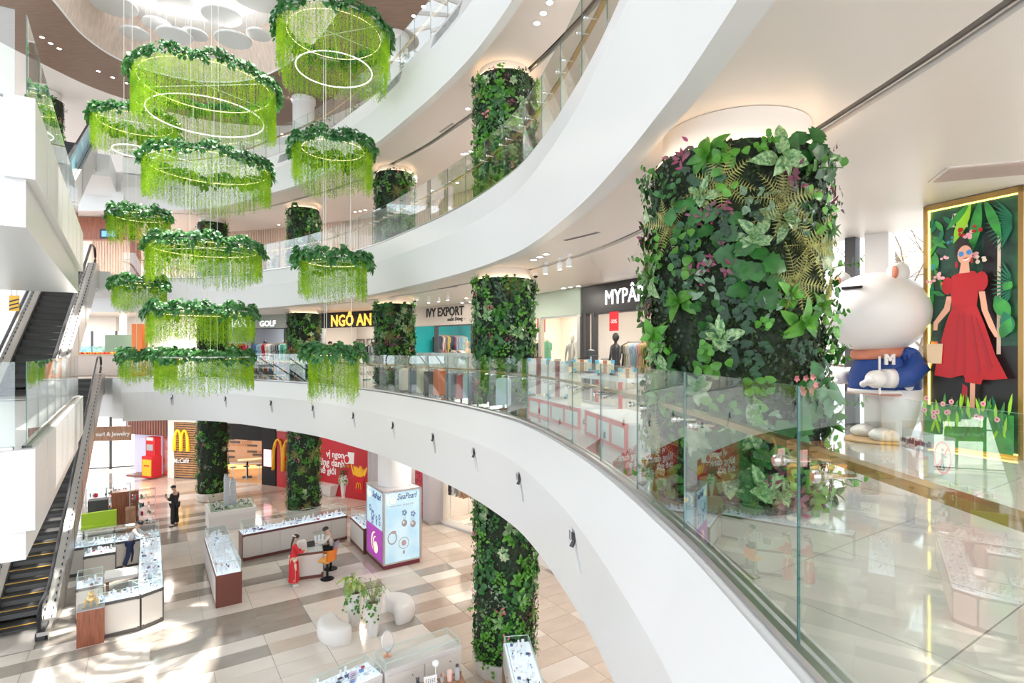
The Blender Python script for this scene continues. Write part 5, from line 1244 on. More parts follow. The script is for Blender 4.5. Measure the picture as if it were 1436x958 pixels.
# white column and its advertising light box
t = thing('white_column', 'plain white round column rising from the jewellery light box', 'column', (-4.26, 20.1, 0)); mb = MB(); mb.lathe([(0.60, 0), (0.60, C0 - 0.004)], 40); auto_smooth(mb.build('shaft', M_plaster, t))
N0 = Vector((-4.36, 18.8)); a_, b_ = UA.to_2d(), UB.to_2d(); LA, LB = 1.36, 1.72; LH = 2.66
M_lb = mat('light_box_blue', (0.62, 0.78, 0.86), 0.3, emit=(0.60, 0.85, 1.0), es=0.16, var=0.18, vscale=1.6, var2=(0.42, 0.66, 0.80))
M_lbp = mat('light_box_purple', (0.22, 0.03, 0.24), 0.3, emit=(0.30, 0.04, 0.32), es=0.45)
M_purp = mat('plum_plinth', (0.20, 0.03, 0.05), 0.4); M_cream = mat('cream_emblem', (0.9, 0.8, 0.45), 0.4, emit=(0.95, 0.85, 0.5), es=0.5); M_navy = mat('navy_print', (0.04, 0.06, 0.22), 0.5); M_bluep = mat('blue_jewel_print', (0.15, 0.28, 0.60), 0.4); M_greyp = mat('pearl_print', (0.40, 0.38, 0.42), 0.4); M_roset = mat('rose_metal_print', (0.60, 0.42, 0.44), 0.4)
t = thing('advert_light_box', 'square blue-white lit jewellery advertising box with purple side panel, round the white column', 'light box', (N0.x, N0.y, 0))
C_ = [N0, N0 + a_ * LA, N0 + a_ * LA + b_ * LB, N0 + b_ * LB]; cc = sum(C_, Vector((0, 0))) / 4
mb = MB(); mb.prism([cc + (p - cc) * 0.96 for p in C_], 0, 0.16); mb.build('plinth', M_purp, t, world=True)
mb = MB(); mb.prism([cc + (p - cc) * 0.99 for p in C_], 0.16, LH); mb.build('body', M_lilac, t, world=True)
mb = MB()
for p in C_: q = cc + (p - cc) * 0.985; mb.box((q.x, q.y, (0.16 + LH) / 2), (0.07, 0.07, LH - 0.16), rz=TH)
for i in range(4):
    for z in (0.16, LH - 0.05): mb.obox(C_[i], C_[(i + 1) % 4], 0.05, z, z + 0.05)
mb.build('frame', M_steel, t, world=True)
nA = -b_; nB = -a_
def face_quad(nm, org, d, n, u0, u1, z0, z1, m, o=0.012): return flat(nm, Vector((org.x, org.y, 0)), d, n, [(u0, z0), (u1, z0), (u1, z1), (u0, z1)], o, m, t)
org = Vector((N0.x, N0.y, 0)); face_quad('lit_face', N0, a_, nA, 0.05, LA - 0.05, 0.21, LH - 0.05, M_lb)
oB = N0 + b_ * LB; face_quad('lit_face', oB, -b_, nB, 0.05, LB - 0.05, 1.30, LH - 0.05, M_lb); face_quad('purple_face', oB, -b_, nB, 0.05, LB - 0.05, 0.21, 1.30, M_lbp)
def ring_on(nm, o3, d, n, cx, cz, r, w_, m, off_, a0=0, a1=2 * PI, sy=1.0):
    k = 22; pts = [(cx + r * math.cos(a0 + (a1 - a0) * i / k), cz + r * sy * math.sin(a0 + (a1 - a0) * i / k)) for i in range(k + 1)]
    pi_ = [(cx + (r - w_ * math.sin(PI * i / k) ** 0.5 if a1 - a0 < 6 else cx * 0 + r - w_) * math.cos(a0 + (a1 - a0) * i / k) if a1 - a0 < 6 else cx + (r - w_) * math.cos(a0 + (a1 - a0) * i / k), cz + (r - w_) * sy * math.sin(a0 + (a1 - a0) * i / k)) for i in range(k + 1)]
    if a1 - a0 < 6: pi_ = [(cx + (r - w_ * math.sin(PI * i / k)) * math.cos(a0 + (a1 - a0) * i / k), cz + (r - w_ * math.sin(PI * i / k)) * sy * math.sin(a0 + (a1 - a0) * i / k)) for i in range(k + 1)]
    mb = MB(); mb.strip([[(o3.x + d.x * u + n.x * off_, o3.y + d.y * u + n.y * off_, o3.z + v) for u, v in P] for P in (pts, pi_)]); return mb.build(nm, m, t, world=True)
# front face: emblem, name, ring, two earrings and pendant
flat('emblem_pearl', org, a_, nA, ell(0.33, 2.33, 0.085, 0.10), 0.02, M_cream, t); ring_on('emblem_swirl', org, a_, nA, 0.30, 2.36, 0.20, 0.03, M_cream, 0.02, 1.0, 4.9)
sign_text('SeaPearl', 0.29, (N0.x + a_.x * 0.82 + nA.x * 0.022, N0.y + a_.y * 0.82 + nA.y * 0.022, 2.34), face_ang(Vector((nA.x, nA.y, 0))), M_navy, t, depth=0.003, shear=0.35, sx=0.72)
sign_text('NGỌC TRAI - TRANG SỨC', 0.075, (N0.x + a_.x * 0.65 + nA.x * 0.022, N0.y + a_.y * 0.65 + nA.y * 0.022, 2.12), face_ang(Vector((nA.x, nA.y, 0))), M_greyp, t, depth=0.002)
for cx, cz in ((0.74, 1.50), (1.06, 1.42)):
    flat('pearl', org, a_, nA, ell(cx, cz, 0.10, 0.12), 0.02, M_greyp, t); flat('pearl_shine', org, a_, nA, ell(cx - 0.03, cz + 0.03, 0.04, 0.05, 10), 0.026, M_wht, t)
    for q in range(5): flat('petal', org, a_, nA, ell(cx + 0.06 * math.cos(q * 1.26), cz + 0.36 + 0.07 * math.sin(q * 1.26), 0.035, 0.045, 10), 0.02, M_greyp if q % 2 else M_bluep, t)
    ring_on('drop', org, a_, nA, cx, cz + 0.17, 0.05, 0.012, M_greyp, 0.02)
ring_on('ring_print', org, a_, nA, 0.30, 1.05, 0.17, 0.035, M_greyp, 0.02, sy=1.3); flat('ring_stone', org, a_, nA, ell(0.34, 1.25, 0.10, 0.05), 0.026, M_roset, t)
ring_on('pendant_ring', org, a_, nA, 0.72, 0.82, 0.19, 0.02, M_greyp, 0.02, sy=1.1); flat('pearl', org, a_, nA, ell(0.72, 0.82, 0.085, 0.10), 0.024, M_roset, t); flat('pendant_drop', org, a_, nA, ell(0.72, 0.50, 0.04, 0.07), 0.02, M_greyp, t)
o3 = Vector((oB.x, oB.y, 0)); dB = -b_
flat('emblem_pearl', o3, dB, nB, ell(0.35, 2.33, 0.10, 0.10), 0.02, M_cream, t); ring_on('emblem_swirl', o3, dB, nB, 0.32, 2.36, 0.20, 0.03, M_cream, 0.02, 1.0, 4.9)
sign_text('SeaPearl', 0.32, (oB.x + dB.x * 1.05 + nB.x * 0.022, oB.y + dB.y * 1.05 + nB.y * 0.022, 2.30), face_ang(Vector((nB.x, nB.y, 0))), M_navy, t, depth=0.003, shear=0.3, sx=0.75)
for cx, cz, r in ((0.40, 1.85, 0.08), (0.66, 1.65, 0.12), (0.62, 1.42, 0.07), (1.05, 1.60, 0.07), (1.35, 1.72, 0.07), (1.05, 1.45, 0.05), (1.36, 1.50, 0.06)):
    for q in range(6): flat('jewel_print', o3, dB, nB, ell(cx + r * math.cos(q * 1.05), cz + r * 1.1 * math.sin(q * 1.05), r * 0.42, r * 0.5, 8), 0.02, M_bluep if q % 2 else M_navy, t)
flat('big_pearl', o3, dB, nB, ell(0.98, 0.58, 0.20, 0.20), 0.02, M_cream, t); ring_on('big_swirl', o3, dB, nB, 0.88, 0.74, 0.36, 0.09, M_cream, 0.02, 1.35, 4.3); ring_on('small_swirl', o3, dB, nB, 0.95, 0.72, 0.24, 0.06, M_cream, 0.022, 1.2, 4.2)

# ================================================================ jewellery counters
M_cab = mat('counter_white', (0.74, 0.71, 0.70), 0.4); M_ribp = mat('ribbed_cream_panel', (0.74, 0.70, 0.66), 0.5); M_jw = mat('jewel_white', (0.85, 0.87, 0.92), 0.35, emit=(0.8, 0.88, 1.0), es=0.06)
M_maroon = mat('maroon_wood_trim', (0.17, 0.055, 0.04), 0.35); M_darkt = mat('charcoal_trim', (0.10, 0.09, 0.085), 0.45); M_lit = mat('lit_deck', (0.85, 0.9, 1.0), 0.4, emit=(0.70, 0.84, 1.0), es=0.25)
JC = [M_jw, mat('navy_velvet', (0.10, 0.13, 0.30), 0.6), mat('red_velvet', (0.50, 0.06, 0.09), 0.6), mat('silver_bits', (0.6, 0.62, 0.66), 0.25, 0.8), mat('pink_box', (0.70, 0.42, 0.45), 0.6), mat('blue_stone', (0.15, 0.30, 0.62), 0.3)]
M_cglass = glass_mat('case_glass', (0.95, 0.985, 0.98), 0.8, 0.04); M_cedge = mat('case_edge', (0.55, 0.72, 0.70), 0.2)
def counter(name, label, p0, p1, depth, side, h=0.88, gh=0.26, trim=M_maroon, group=None, seed=0, front_rib=True, dividers=True, jew=True, cat='display counter'):
    """counter running from p0 to p1; side (+1/-1) tells on which side of that line the body lies"""
    a, b = V2(p0), V2(p1); L = (b - a).length; rz = math.atan2(b.y - a.y, b.x - a.x); t = thing(name, label, cat, (a.x, a.y, 0), rz, group); s = side
    y0, y1 = (0, depth) if s > 0 else (-depth, 0); yc = (y0 + y1) / 2; xc = L / 2
    mb = MB(); mb.box((xc, yc, h / 2), (L - 0.02, depth - 0.02, h)); mb.build('cabinet', M_cab, t)
    mb = MB(); mb.box((xc, yc, 0.05), (L, depth, 0.10)); mb.build('plinth', trim, t)
    mb = MB(); mb.box((xc, yc, h + 0.02), (L + 0.02, depth + 0.02, 0.07)); mb.build('top_band', trim, t)
    mb = MB(); mb.box((xc, yc, h + 0.062), (L - 0.03, depth - 0.03, 0.014)); mb.build('lit_deck' if jew else 'inner_deck', M_lit if jew else M_cab, t)
    n = max(1, int(L / 0.62))
    for k in range(n):
        for yy in (y0 - 0.002, y1 + 0.002):
            mb = MB(); mb.box((L * (k + 0.5) / n, yy, 0.49), (L / n - 0.02, 0.014, h - 0.16)); mb.build('door_panel' if yy > yc else 'front_panel', M_cab if yy * s > yc * s else M_ribp, t)
    for x in (0.03, L - 0.03):
        mb = MB(); mb.box((x, yc, h / 2), (0.07, depth + 0.012, h - 0.02)); mb.build('corner_post', trim, t)
    z0, z1 = h + 0.07, h + 0.07 + gh; mb = MB(); e = 0.025
    q = [(e, y0 + e), (L - e, y0 + e), (L - e, y1 - e), (e, y1 - e)]
    mb.add([(x, y, z) for z in (z0, z1) for x, y in q], [(0, 1, 5, 4), (1, 2, 6, 5), (2, 3, 7, 6), (3, 0, 4, 7), (4, 5, 6, 7)]); mb.build('glass_case', M_cglass, t)
    mb = MB()
    for i in range(4):
        x, y = q[i]; mb.box((x, y, (z0 + z1) / 2), (0.012, 0.012, gh)); x2, y2 = q[(i + 1) % 4]; mb.tube([(x, y, z1), (x2, y2, z1)], 0.008, 4)
    if dividers:
        for k in range(1, n): x = L * k / n; mb.tube([(x, q[0][1], z1), (x, q[2][1], z1)], 0.006, 4)
    mb.build('case_edges', M_cedge, t)
    if jew:
        rr = random.Random(seed); mb = MB(); zz = h + 0.07
        for k in range(int(L * 44)):
            x = rr.uniform(0.08, L - 0.08); y = rr.uniform(y0 + 0.08, y1 - 0.08); c = rr.choices(range(6), (9, 2, 1, 3, 1, 1))[0]; kind = rr.random()
            if kind < 0.45: mb.box((x, y, zz + 0.02), (rr.uniform(0.05, 0.12), rr.uniform(0.04, 0.08), 0.04), rz=rr.uniform(-0.1, 0.1), mi=c)
            elif kind < 0.75: q_ = 1.7 if seed == 11 else 1.0; mb.lathe([(a_ * q_, b_ * q_) for a_, b_ in ((0.035, 0), (0.04, 0.02), (0.02, 0.09), (0.028, 0.13), (0.008, 0.15))], 6, c=(x, y, zz), mi=0)
            else: mb.sphere((x, y, zz + 0.02), 0.02, 5, 4, mi=c)
        stuff(mb.build('jewellery', JC, t))
    return t
# left kiosk
G1 = 'counters of the left kiosk'
K = {}
e0, e1, e2, e3 = (-10.72, 14.28), (-9.92, 14.82), (-9.62, 15.35), (-12.95, 20.35)
counter('jewellery_counter', 'front lit counter of the left kiosk with pale ribbed front, beside the wooden plinth', e0, (-9.95, 14.80), 0.55, 1, trim=M_darkt, group=G1, seed=1, gh=0.24)
counter('jewellery_counter', 'short slanted corner counter of the left kiosk', (-9.93, 14.82), (-9.66, 15.30), 0.52, 1, trim=M_darkt, group=G1, seed=2, gh=0.24, dividers=False)
counter('jewellery_counter', 'long side counter of the left kiosk crowded with blue-lit jewellery', (-9.66, 15.34), (-12.35, 19.45), 0.60, 1, trim=M_darkt, group=G1, seed=3, gh=0.24)
counter('jewellery_counter', 'rear counter of the left kiosk with white doors, behind the woman in white', (-12.45, 19.55), (-14.75, 18.1), 0.55, -1, trim=M_darkt, group=G1, seed=4, gh=0.42)
counter('jewellery_counter', 'small square counter near the escalator with rounded glass case', (-11.95, 15.15), (-11.45, 15.5), 0.62, 1, trim=M_darkt, group=G1, seed=5, gh=0.30, dividers=False)
counter('jewellery_counter', 'narrow counter with tall lit glass boxes at the left kiosk', (-13.6, 17.55), (-12.9, 18.0), 0.5, 1, trim=M_darkt, group=G1, seed=6, gh=0.45, dividers=False)
x, y = gp(123, 903, 0); t = thing('wooden_plinth', 'red-brown wooden plinth with clear box and golden ornament', 'plinth', (x, y + 0.12, 0), TH)
mb = MB(); mb.box((0, 0.0, 0.45), (0.56, 0.50, 0.90)); mb.build('body', M_wood, t); mb = MB(); mb.box((0, 0, 0.915), (0.57, 0.51, 0.03)); mb.build('top', M_grey, t)
mb = MB(); q = [(-0.26, -0.23), (0.26, -0.23), (0.26, 0.23), (-0.26, 0.23)]; mb.add([(a, b, z) for z in (0.93, 1.50) for a, b in q], [(0, 1, 5, 4), (1, 2, 6, 5), (2, 3, 7, 6), (3, 0, 4, 7), (4, 5, 6, 7)]); mb.build('clear_box', M_cglass, t)
M_au = mat('gold_leaf', (0.80, 0.52, 0.20), 0.3, 0.8)
o = thing('gold_ornament', 'golden three-legged toad ornament inside the clear box', 'ornament', (x, y + 0.12, 0.93), TH); mb = MB(); mb.sphere((0, 0, 0.16), 0.11, sc=(1, 0.8, 0.9)); mb.sphere((0, -0.03, 0.30), 0.07); mb.build('body', M_au, o, smooth=True)
for s in (-1, 0, 1): mb = MB(); mb.tube([(s * 0.07, -0.03, 0.16), (s * 0.15, -0.06, 0.12), (s * 0.12, -0.10, 0.01), (s * 0.17, -0.14, 0.01)], [0.035, 0.03, 0.02, 0.015], 7); mb.build('leg', M_au, o, smooth=True)
t = thing('white_table', 'plain white square table inside the left kiosk', 'table', (-11.75, 16.75, 0), TH); mb = MB(); mb.box((0, 0, 0.74), (0.95, 0.75, 0.10)); mb.build('top', M_wht, t)
for a, b in ((-0.4, -0.3), (0.4, -0.3), (0.4, 0.3), (-0.4, 0.3)): mb = MB(); mb.box((a, b, 0.35), (0.05, 0.05, 0.7)); mb.build('leg', M_wood, t)
t = thing('standing_banner', 'dark standing banner with coloured dots inside the left kiosk', 'banner', (-10.75, 15.95, 0), TH); mb = MB(); mb.box((0, 0, 0.45), (0.5, 0.04, 0.9)); mb.build('panel', M_grey, t)
for k, m in enumerate((M_redc, CLOTH[9], M_bluep)): mb = MB(); mb.sphere((-0.15 + k * 0.15, -0.03, 0.55), 0.05, 8, 6); mb.build('dot', m, t)
# cabinets and desk of the kiosk behind it
for (px, py, w_, h_, m, lab) in ((176, 735, 0.95, 1.45, M_wood, 'tall dark brown cabinet behind the left kiosk'), (138, 738, 0.7, 1.15, M_dark, 'black cabinet beside the tall brown one'), (183, 744, 0.35, 0.95, M_woodm, 'small walnut cabinet right of the tall brown one')):
    x, y = gp(px, py, 0); t = thing('back_cabinet', lab, 'cabinet', (x, y, 0), TH); mb = MB(); mb.box((0, 0, h_ / 2), (w_, 0.5, h_)); mb.build('body', m, t)
    for s in (-1, 1): mb = MB(); mb.box((s * w_ / 4, -0.26, h_ / 2), (w_ / 2 - 0.02, 0.02, h_ - 0.06)); mb.build('door', m, t)
x, y = gp(160, 742, 0); t = thing('green_seat', 'lime green bench seat behind the left kiosk counter', 'seat', (x - 0.1, y - 0.7, 0), TH + 0.05); mb = MB(); mb.box((0, 0, 0.62), (1.15, 0.18, 0.62)); mb.box((0, -0.2, 0.4), (1.15, 0.45, 0.14)); mb.build('cushion', mat('lime_fabric', (0.42, 0.62, 0.04), 0.7), t)
for s in (-1, 1): mb = MB(); mb.box((s * 0.5, -0.1, 0.17), (0.05, 0.4, 0.34)); mb.build('leg', M_dark, t)
def shelfunit(px, py, lab, n=4, w_=0.75, seed=0, rz=TH):
    x, y = gp(px, py, 0); t = thing('glass_shelf_tower', lab, 'shelf', (x, y, 0), rz); rr = random.Random(seed)
    for k in range(n + 1): mb = MB(); mb.box((0, 0, 0.12 + k * 0.36), (w_, 0.4, 0.02)); mb.build('shelf', M_cglass if k else M_dark, t)
    mb = MB()
    for a, b in ((-1, -1), (1, -1), (1, 1), (-1, 1)): mb.box((a * w_ / 2, b * 0.2, 0.06 + n * 0.18), (0.025, 0.025, 0.12 + n * 0.36))
    mb.build('frame', M_steel, t); mb = MB()
    for k in range(n):
        for i in range(8): mb.box((rr.uniform(-w_ / 2 + 0.07, w_ / 2 - 0.07), rr.uniform(-0.12, 0.12), 0.13 + k * 0.36 + 0.07), (rr.uniform(0.04, 0.10), 0.06, rr.uniform(0.08, 0.2)), mi=rr.randrange(6))
    stuff(mb.build('goods', [M_dark, CLOTH[9], CLOTH[2], M_jw, CLOTH[8], M_chrome], t)); return t
shelfunit(200, 738, 'tall glass shelf tower of bags at the right end of the rear kiosk', 4, 0.9, 1); shelfunit(140, 722, 'glass shelf tower of green bottles at the rear kiosk', 3, 1.0, 2); shelfunit(166, 716, 'low glass shelf of goods farthest back at the rear kiosk', 3, 0.9, 3)
# middle kiosk
G2 = 'counters of the middle jewellery kiosk'
counter('jewellery_counter', 'left arm counter of the middle kiosk full of white necklace busts', (-8.02, 16.42), (-10.15, 19.65), 0.68, 1, group=G2, seed=11, gh=0.34)
counter('jewellery_counter', 'long rear counter of the middle kiosk with white doors', (-9.55, 19.62), (-6.55, 21.95), 0.62, 1, group=G2, seed=12, gh=0.36)
counter('jewellery_counter', 'right arm counter of the middle kiosk ending at the lit advertising box', (-6.35, 21.75), (-5.45, 20.30), 0.62, 1, group=G2, seed=13, gh=0.32)
x, y = gp(431, 814, 0); t = counter('service_desk', 'small cream desk with maroon edges between the woman in red and the seated woman', (x - 0.42, y - 0.05), (x + 0.42, y + 0.28), 0.95, 1, group=None, seed=14, gh=0.02, h=0.80, dividers=False, jew=False, cat='desk')
x2, y2 = gp(437, 776, 0.9); t = thing('necklace_case', 'small glass case with white necklace busts on the cream desk', 'display case', (x + 0.05, y + 0.95, 0.87), TH); mb = MB(); mb.box((0, 0, 0.02), (0.45, 0.3, 0.04)); mb.build('base', M_jw, t)
mb = MB(); q = [(-0.21, -0.14), (0.21, -0.14), (0.21, 0.14), (-0.21, 0.14)]; mb.add([(a, b, z) for z in (0.04, 0.40) for a, b in q], [(0, 1, 5, 4), (1, 2, 6, 5), (2, 3, 7, 6), (3, 0, 4, 7), (4, 5, 6, 7)]); mb.build('glass', M_cglass, t)
for k in range(3): mb = MB(); mb.lathe([(0.05, 0), (0.055, 0.03), (0.03, 0.14), (0.045, 0.22), (0.01, 0.26)], 8, c=(-0.12 + 0.12 * k, 0, 0.04)); mb.build('bust', M_jw, t, smooth=True)
t = thing('tablet', 'dark tablet on a stand beside the woman in red', 'tablet', (x - 0.1, y + 0.62, 0.87), TH); mb = MB(); mb.box((0, 0, 0.10), (0.25, 0.02, 0.18), M=Matrix.Rotation(-0.4, 4, 'X')); mb.build('screen', M_blkgl, t); mb = MB(); mb.box((0, 0.06, 0.02), (0.12, 0.12, 0.03)); mb.build('foot', M_dark, t)
t = thing('cream_box', 'upright cream box at the near left corner of the desk', 'box', (x - 0.25, y + 0.18, 0.87), TH); mb = MB(); mb.bev_prism([(-0.13, -0.10), (0.13, -0.10), (0.13, 0.10), (-0.13, 0.10)], 0, 0.34, 0.012); mb.build('body', M_cab, t); mb = MB(); mb.box((0, 0, 0.36), (0.2, 0.14, 0.03)); mb.build('lid', M_wht, t)
M_or = mat('orange_leather', (0.85, 0.24, 0.03), 0.45)
def stool(px, py, lab, rz, m):
    x, y = gp(px, py, 0); t = thing('swivel_stool', lab, 'stool', (x, y, 0), rz)
    mb = MB(); mb.lathe([(0.22, 0), (0.22, 0.012), (0.18, 0.03), (0.05, 0.045)], 20); auto_smooth(mb.build('base', M_black, t)); mb = MB(); mb.lathe([(0.04, 0.03), (0.04, 0.55), (0.025, 0.6)], 10); mb.build('column', M_black, t)
    mb = MB(); mb.bev_prism([(-0.21, -0.20), (0.21, -0.20), (0.23, 0.18), (-0.23, 0.18)], 0.58, 0.68, 0.03); mb.build('seat', mat('amber_leather', (0.86, 0.40, 0.08), 0.5), t)
    mb = MB(); mb.strip([[(x_, 0.19 + z * 0.12 - abs(x_) * 0.25, 0.62 + z) for x_ in (-0.24, -0.12, 0, 0.12, 0.24)] for z in (0, 0.12, 0.26, 0.36)]); mb.strip([[(x_, 0.23 + z * 0.12 - abs(x_) * 0.25, 0.62 + z) for x_ in (0.24, 0.12, 0, -0.12, -0.24)] for z in (0, 0.12, 0.26, 0.36)]); mb.build('backrest', m, t, smooth=True); return t
stool(459, 812, 'orange swivel stool in front, right of the cream desk', -1.9, M_or)
x, y = gp(463, 800, 0)
SEAT2 = stool(464, 798, 'swivel stool with grey back, under the seated woman', -1.6, M_grey)
# model city table
ma, mb_, mc = V2(gp(293, 748, 0)), V2(gp(359, 735, 0)), V2(gp(281, 729, 0)); rz = math.atan2(mb_.y - ma.y, mb_.x - ma.x)
t = thing('model_table', 'white table with glass rim showing a model of towers and gardens', 'table', (ma.x, ma.y, 0), TH); Lm, Wm = 1.75, 1.65
mb = MB(); mb.box((Lm / 2, Wm / 2, 0.32), (Lm, Wm, 0.64)); mb.build('body', M_cab, t); mb = MB(); mb.box((Lm / 2, Wm / 2, 0.73), (Lm + 0.08, Wm + 0.08, 0.18)); mb.build('top', M_plaster, t)
mb = MB(); q = [(0.06, 0.06), (Lm - 0.06, 0.06), (Lm - 0.06, Wm - 0.06), (0.06, Wm - 0.06)]; mb.add([(a, b, z) for z in (0.82, 1.12) for a, b in q], [(0, 1, 5, 4), (1, 2, 6, 5), (2, 3, 7, 6), (3, 0, 4, 7)]); mb.build('glass_rim', M_cglass, t)
mb = MB(); mb.box((Lm / 2, Wm / 2, 0.83), (Lm - 0.16, Wm - 0.16, 0.02)); mb.build('ground', mat('model_lawn', (0.16, 0.28, 0.10), 0.8, var=0.6, vscale=5, var2=(0.45, 0.47, 0.44)), t)
rr = random.Random(8); mb = MB()
for k in range(90):
    x, y = rr.uniform(0.15, Lm - 0.15), rr.uniform(0.15, Wm - 0.15)
    if abs(x - 0.85) < 0.3 and abs(y - 0.8) < 0.3: continue
    if k % 3: mb.box((x, y, 0.87), (rr.uniform(0.04, 0.1), rr.uniform(0.04, 0.1), rr.uniform(0.03, 0.10)), mi=0)
    else: mb.sphere((x, y, 0.87), 0.035, 6, 4, mi=1)
stuff(mb.build('model_blocks', [M_cab, LM['mid']], t))
for k, (x, y, h) in enumerate(((0.72, 0.72, 1.25), (0.98, 0.78, 1.05))):
    mb = MB(); mb.bev_prism([(x - 0.10, y - 0.09), (x + 0.10, y - 0.09), (x + 0.10, y + 0.09), (x - 0.10, y + 0.09)], 0.84, 0.84 + h, 0.02); mb.box((x - 0.04, y, 0.9 + h), (0.10, 0.12, 0.12)); o = mb.build('tower', mat('model_tower', (0.45, 0.50, 0.56), 0.3), t)
    mb = MB()
    for i in range(14): mb.box((x, y, 0.95 + i * h / 15), (0.212, 0.192, 0.012))
    mb.build('floor_lines', M_cab, o)
# kidney benches and planters
M_bench = mat('bench_white', (0.80, 0.78, 0.77), 0.3)
def bench(px, py, lab, rz, s=1.0, bend=1.0):
    x, y = gp(px, py, 0.2); t = thing('kidney_bench', lab, 'bench', (x, y, 0), rz); n = 16; rows = []
    def outl(k, z):
        pts = []
        for i in range(44):
            a = 2 * PI * i / 44; r_ = 0.29 * k * (1.0 + 0.12 * abs(math.cos(a))); u = 0.60 * math.cos(a) * s * (0.85 + 0.15 * k); v = math.sin(a) * r_
            th = u / 0.62 * bend; R = 0.62 / bend; pts.append(((R + v) * math.sin(th), (R + v) * math.cos(th) - R + 0.08, z))
        return pts
    rows = [outl(0.86, 0.0), outl(0.98, 0.05), outl(1.05, 0.20), outl(1.02, 0.34), outl(0.90, 0.42), outl(0.6, 0.445), outl(0.15, 0.45)]
    mb = MB(); mb.strip(rows, closed=True); mb.add(rows[0], [tuple(range(43, -1, -1))]); mb.add(rows[-1], [tuple(range(44))])
    mb.build('seat_shell', M_bench, t, smooth=True); return t
bench(468, 884, 'white kidney-shaped bench left of the planters', 2.36, 1.05, 1.05); bench(562, 852, 'white curved bench right of the planters', -1.05, 1.15, 1.15)
M_vase = mat('white_vase', (0.80, 0.78, 0.77), 0.35)
def planter(px, py, lab, kind, h=0.85):
    x, y = gp(px, py, 0); t = thing('potted_plant', lab, 'potted plant', (x, y, 0), 0.3)
    mb = MB(); k = 6; rows = []
    for r, z, tw in ((0.13, 0, 0), (0.19, 0.40, 0.35), (0.23, h, 0.0), (0.20, h, 0.0), (0.18, h - 0.08, 0)): rows.append([(r * math.cos(2 * PI * i / k + tw), r * math.sin(2 * PI * i / k + tw), z) for i in range(k)])
    mb.strip(rows, closed=True); mb.add(rows[0], [tuple(range(k - 1, -1, -1))]); mb.build('vase', M_vase, t)
    mb = MB(); mb.lathe([(0.02, h - 0.08), (0.19, h - 0.08), (0.02, h - 0.075)], 10); mb.build('soil', M_bark, t)
    rr = random.Random(px); mb = MB()
    if kind == 'dieffenbachia':
        for i in range(24):
            a = rr.uniform(0, 6.28); z = h + rr.uniform(0.05, 0.42); r = rr.uniform(0.04, 0.16)
            M = Matrix.Translation((r * math.cos(a), r * math.sin(a), z)) @ Matrix.Rotation(a, 4, 'Z') @ Matrix.Rotation(rr.uniform(-0.7, 0.2), 4, 'Y')
            put(mb, leaf(rr.uniform(0.28, 0.38), rr.uniform(0.12, 0.16), 'oval', 0.15, 0.9, 7), M)
        mb.build('leaves', mat('yellow_centred_leaf', (0.60, 0.66, 0.22), 0.35, var=0.5, vscale=5, var2=(0.07, 0.26, 0.05), trans=0.25), t, smooth=True)
        mb = MB(); [mb.tube([(0, 0, h - 0.08), (0.05 * math.cos(a), 0.05 * math.sin(a), h + 0.35)], 0.012, 5) for a in (0, 2, 4)]; mb.build('stems', LM['mid'], t)
    elif kind == 'shrub':
        for i in range(420):
            v = Vector((rr.gauss(0, 1), rr.gauss(0, 1), rr.gauss(0, 0.8))).normalized() * rr.uniform(0.15, 0.33); M = Matrix.Translation((v.x, v.y, h + 0.28 + v.z * 0.9)) @ Matrix.Rotation(rr.uniform(0, 6.28), 4, 'Z') @ Matrix.Rotation(rr.uniform(-0.9, 0.9), 4, 'Y')
            put(mb, leaf(0.07, 0.03, 'oval', 0.1, 0.2, 2), M)
        stuff(mb.build('foliage', mat('shrub_leaf', (0.20, 0.40, 0.08), 0.5, var=0.3, vscale=8, trans=0.3), t, smooth=True)); mb = MB()
        for i in range(7): a = i * 0.9; mb.tube([(0, 0, h - 0.08), (0.2 * math.cos(a), 0.2 * math.sin(a), h + 0.5)], 0.007, 4)
        mb.build('stems', M_woodm, t)
    else:
        for i in range(90):
            a = rr.uniform(0, 6.28); r = rr.uniform(0.02, 0.3); M = Matrix.Translation((r * math.cos(a), r * math.sin(a), h + rr.uniform(0.0, 0.55))) @ Matrix.Rotation(a + rr.uniform(-1, 1), 4, 'Z') @ Matrix.Rotation(rr.uniform(-0.8, 0.9), 4, 'Y')
            put(mb, leaf(rr.uniform(0.14, 0.22), 0.05, 'lance', 0.1, 0.4, 3), M)
        stuff(mb.build('foliage', LM['mid'], t, smooth=True)); mb = MB()
        for i in range(6): mb.tube([(0, 0, h - 0.08), (0.12 * math.cos(i), 0.12 * math.sin(i), h + 0.4)], 0.008, 4)
        mb.build('stems', M_woodm, t)
    mb = MB()
    for i in range(34):
        a = -2.2 + rr.uniform(-1.0, 1.2); s = rr.random(); r = 0.22 + 0.07 * s; M = Matrix.Translation((r * math.cos(a), r * math.sin(a), h + 0.05 - s * 0.5)) @ Matrix.Rotation(a + rr.uniform(-0.8, 0.8), 4, 'Z') @ Matrix.Rotation(rr.uniform(0.5, 1.2), 4, 'Y')
        put(mb, leaf(0.075, 0.06, 'heart', 0.1, 0.3, 3), M)
    stuff(mb.build('trailing_ivy', LM['bright'], t, smooth=True)); return t
planter(497, 876, 'large-leaved yellow and green plant in a white vase, left of the two', 'dieffenbachia', 0.9); planter(523, 891, 'feathery shrub in a white faceted vase, right of the two', 'shrub', 0.9)
FAN = planter(483, 697, 'leafy plant in a tall white vase against the red wall', 'fan', 1.15); 
x, y = gp(460, 693, 0); t = thing('folded_bench', 'angular white bench against the red wall', 'bench', (x - 0.1, y - 0.25, 0), -0.45); mb = MB()
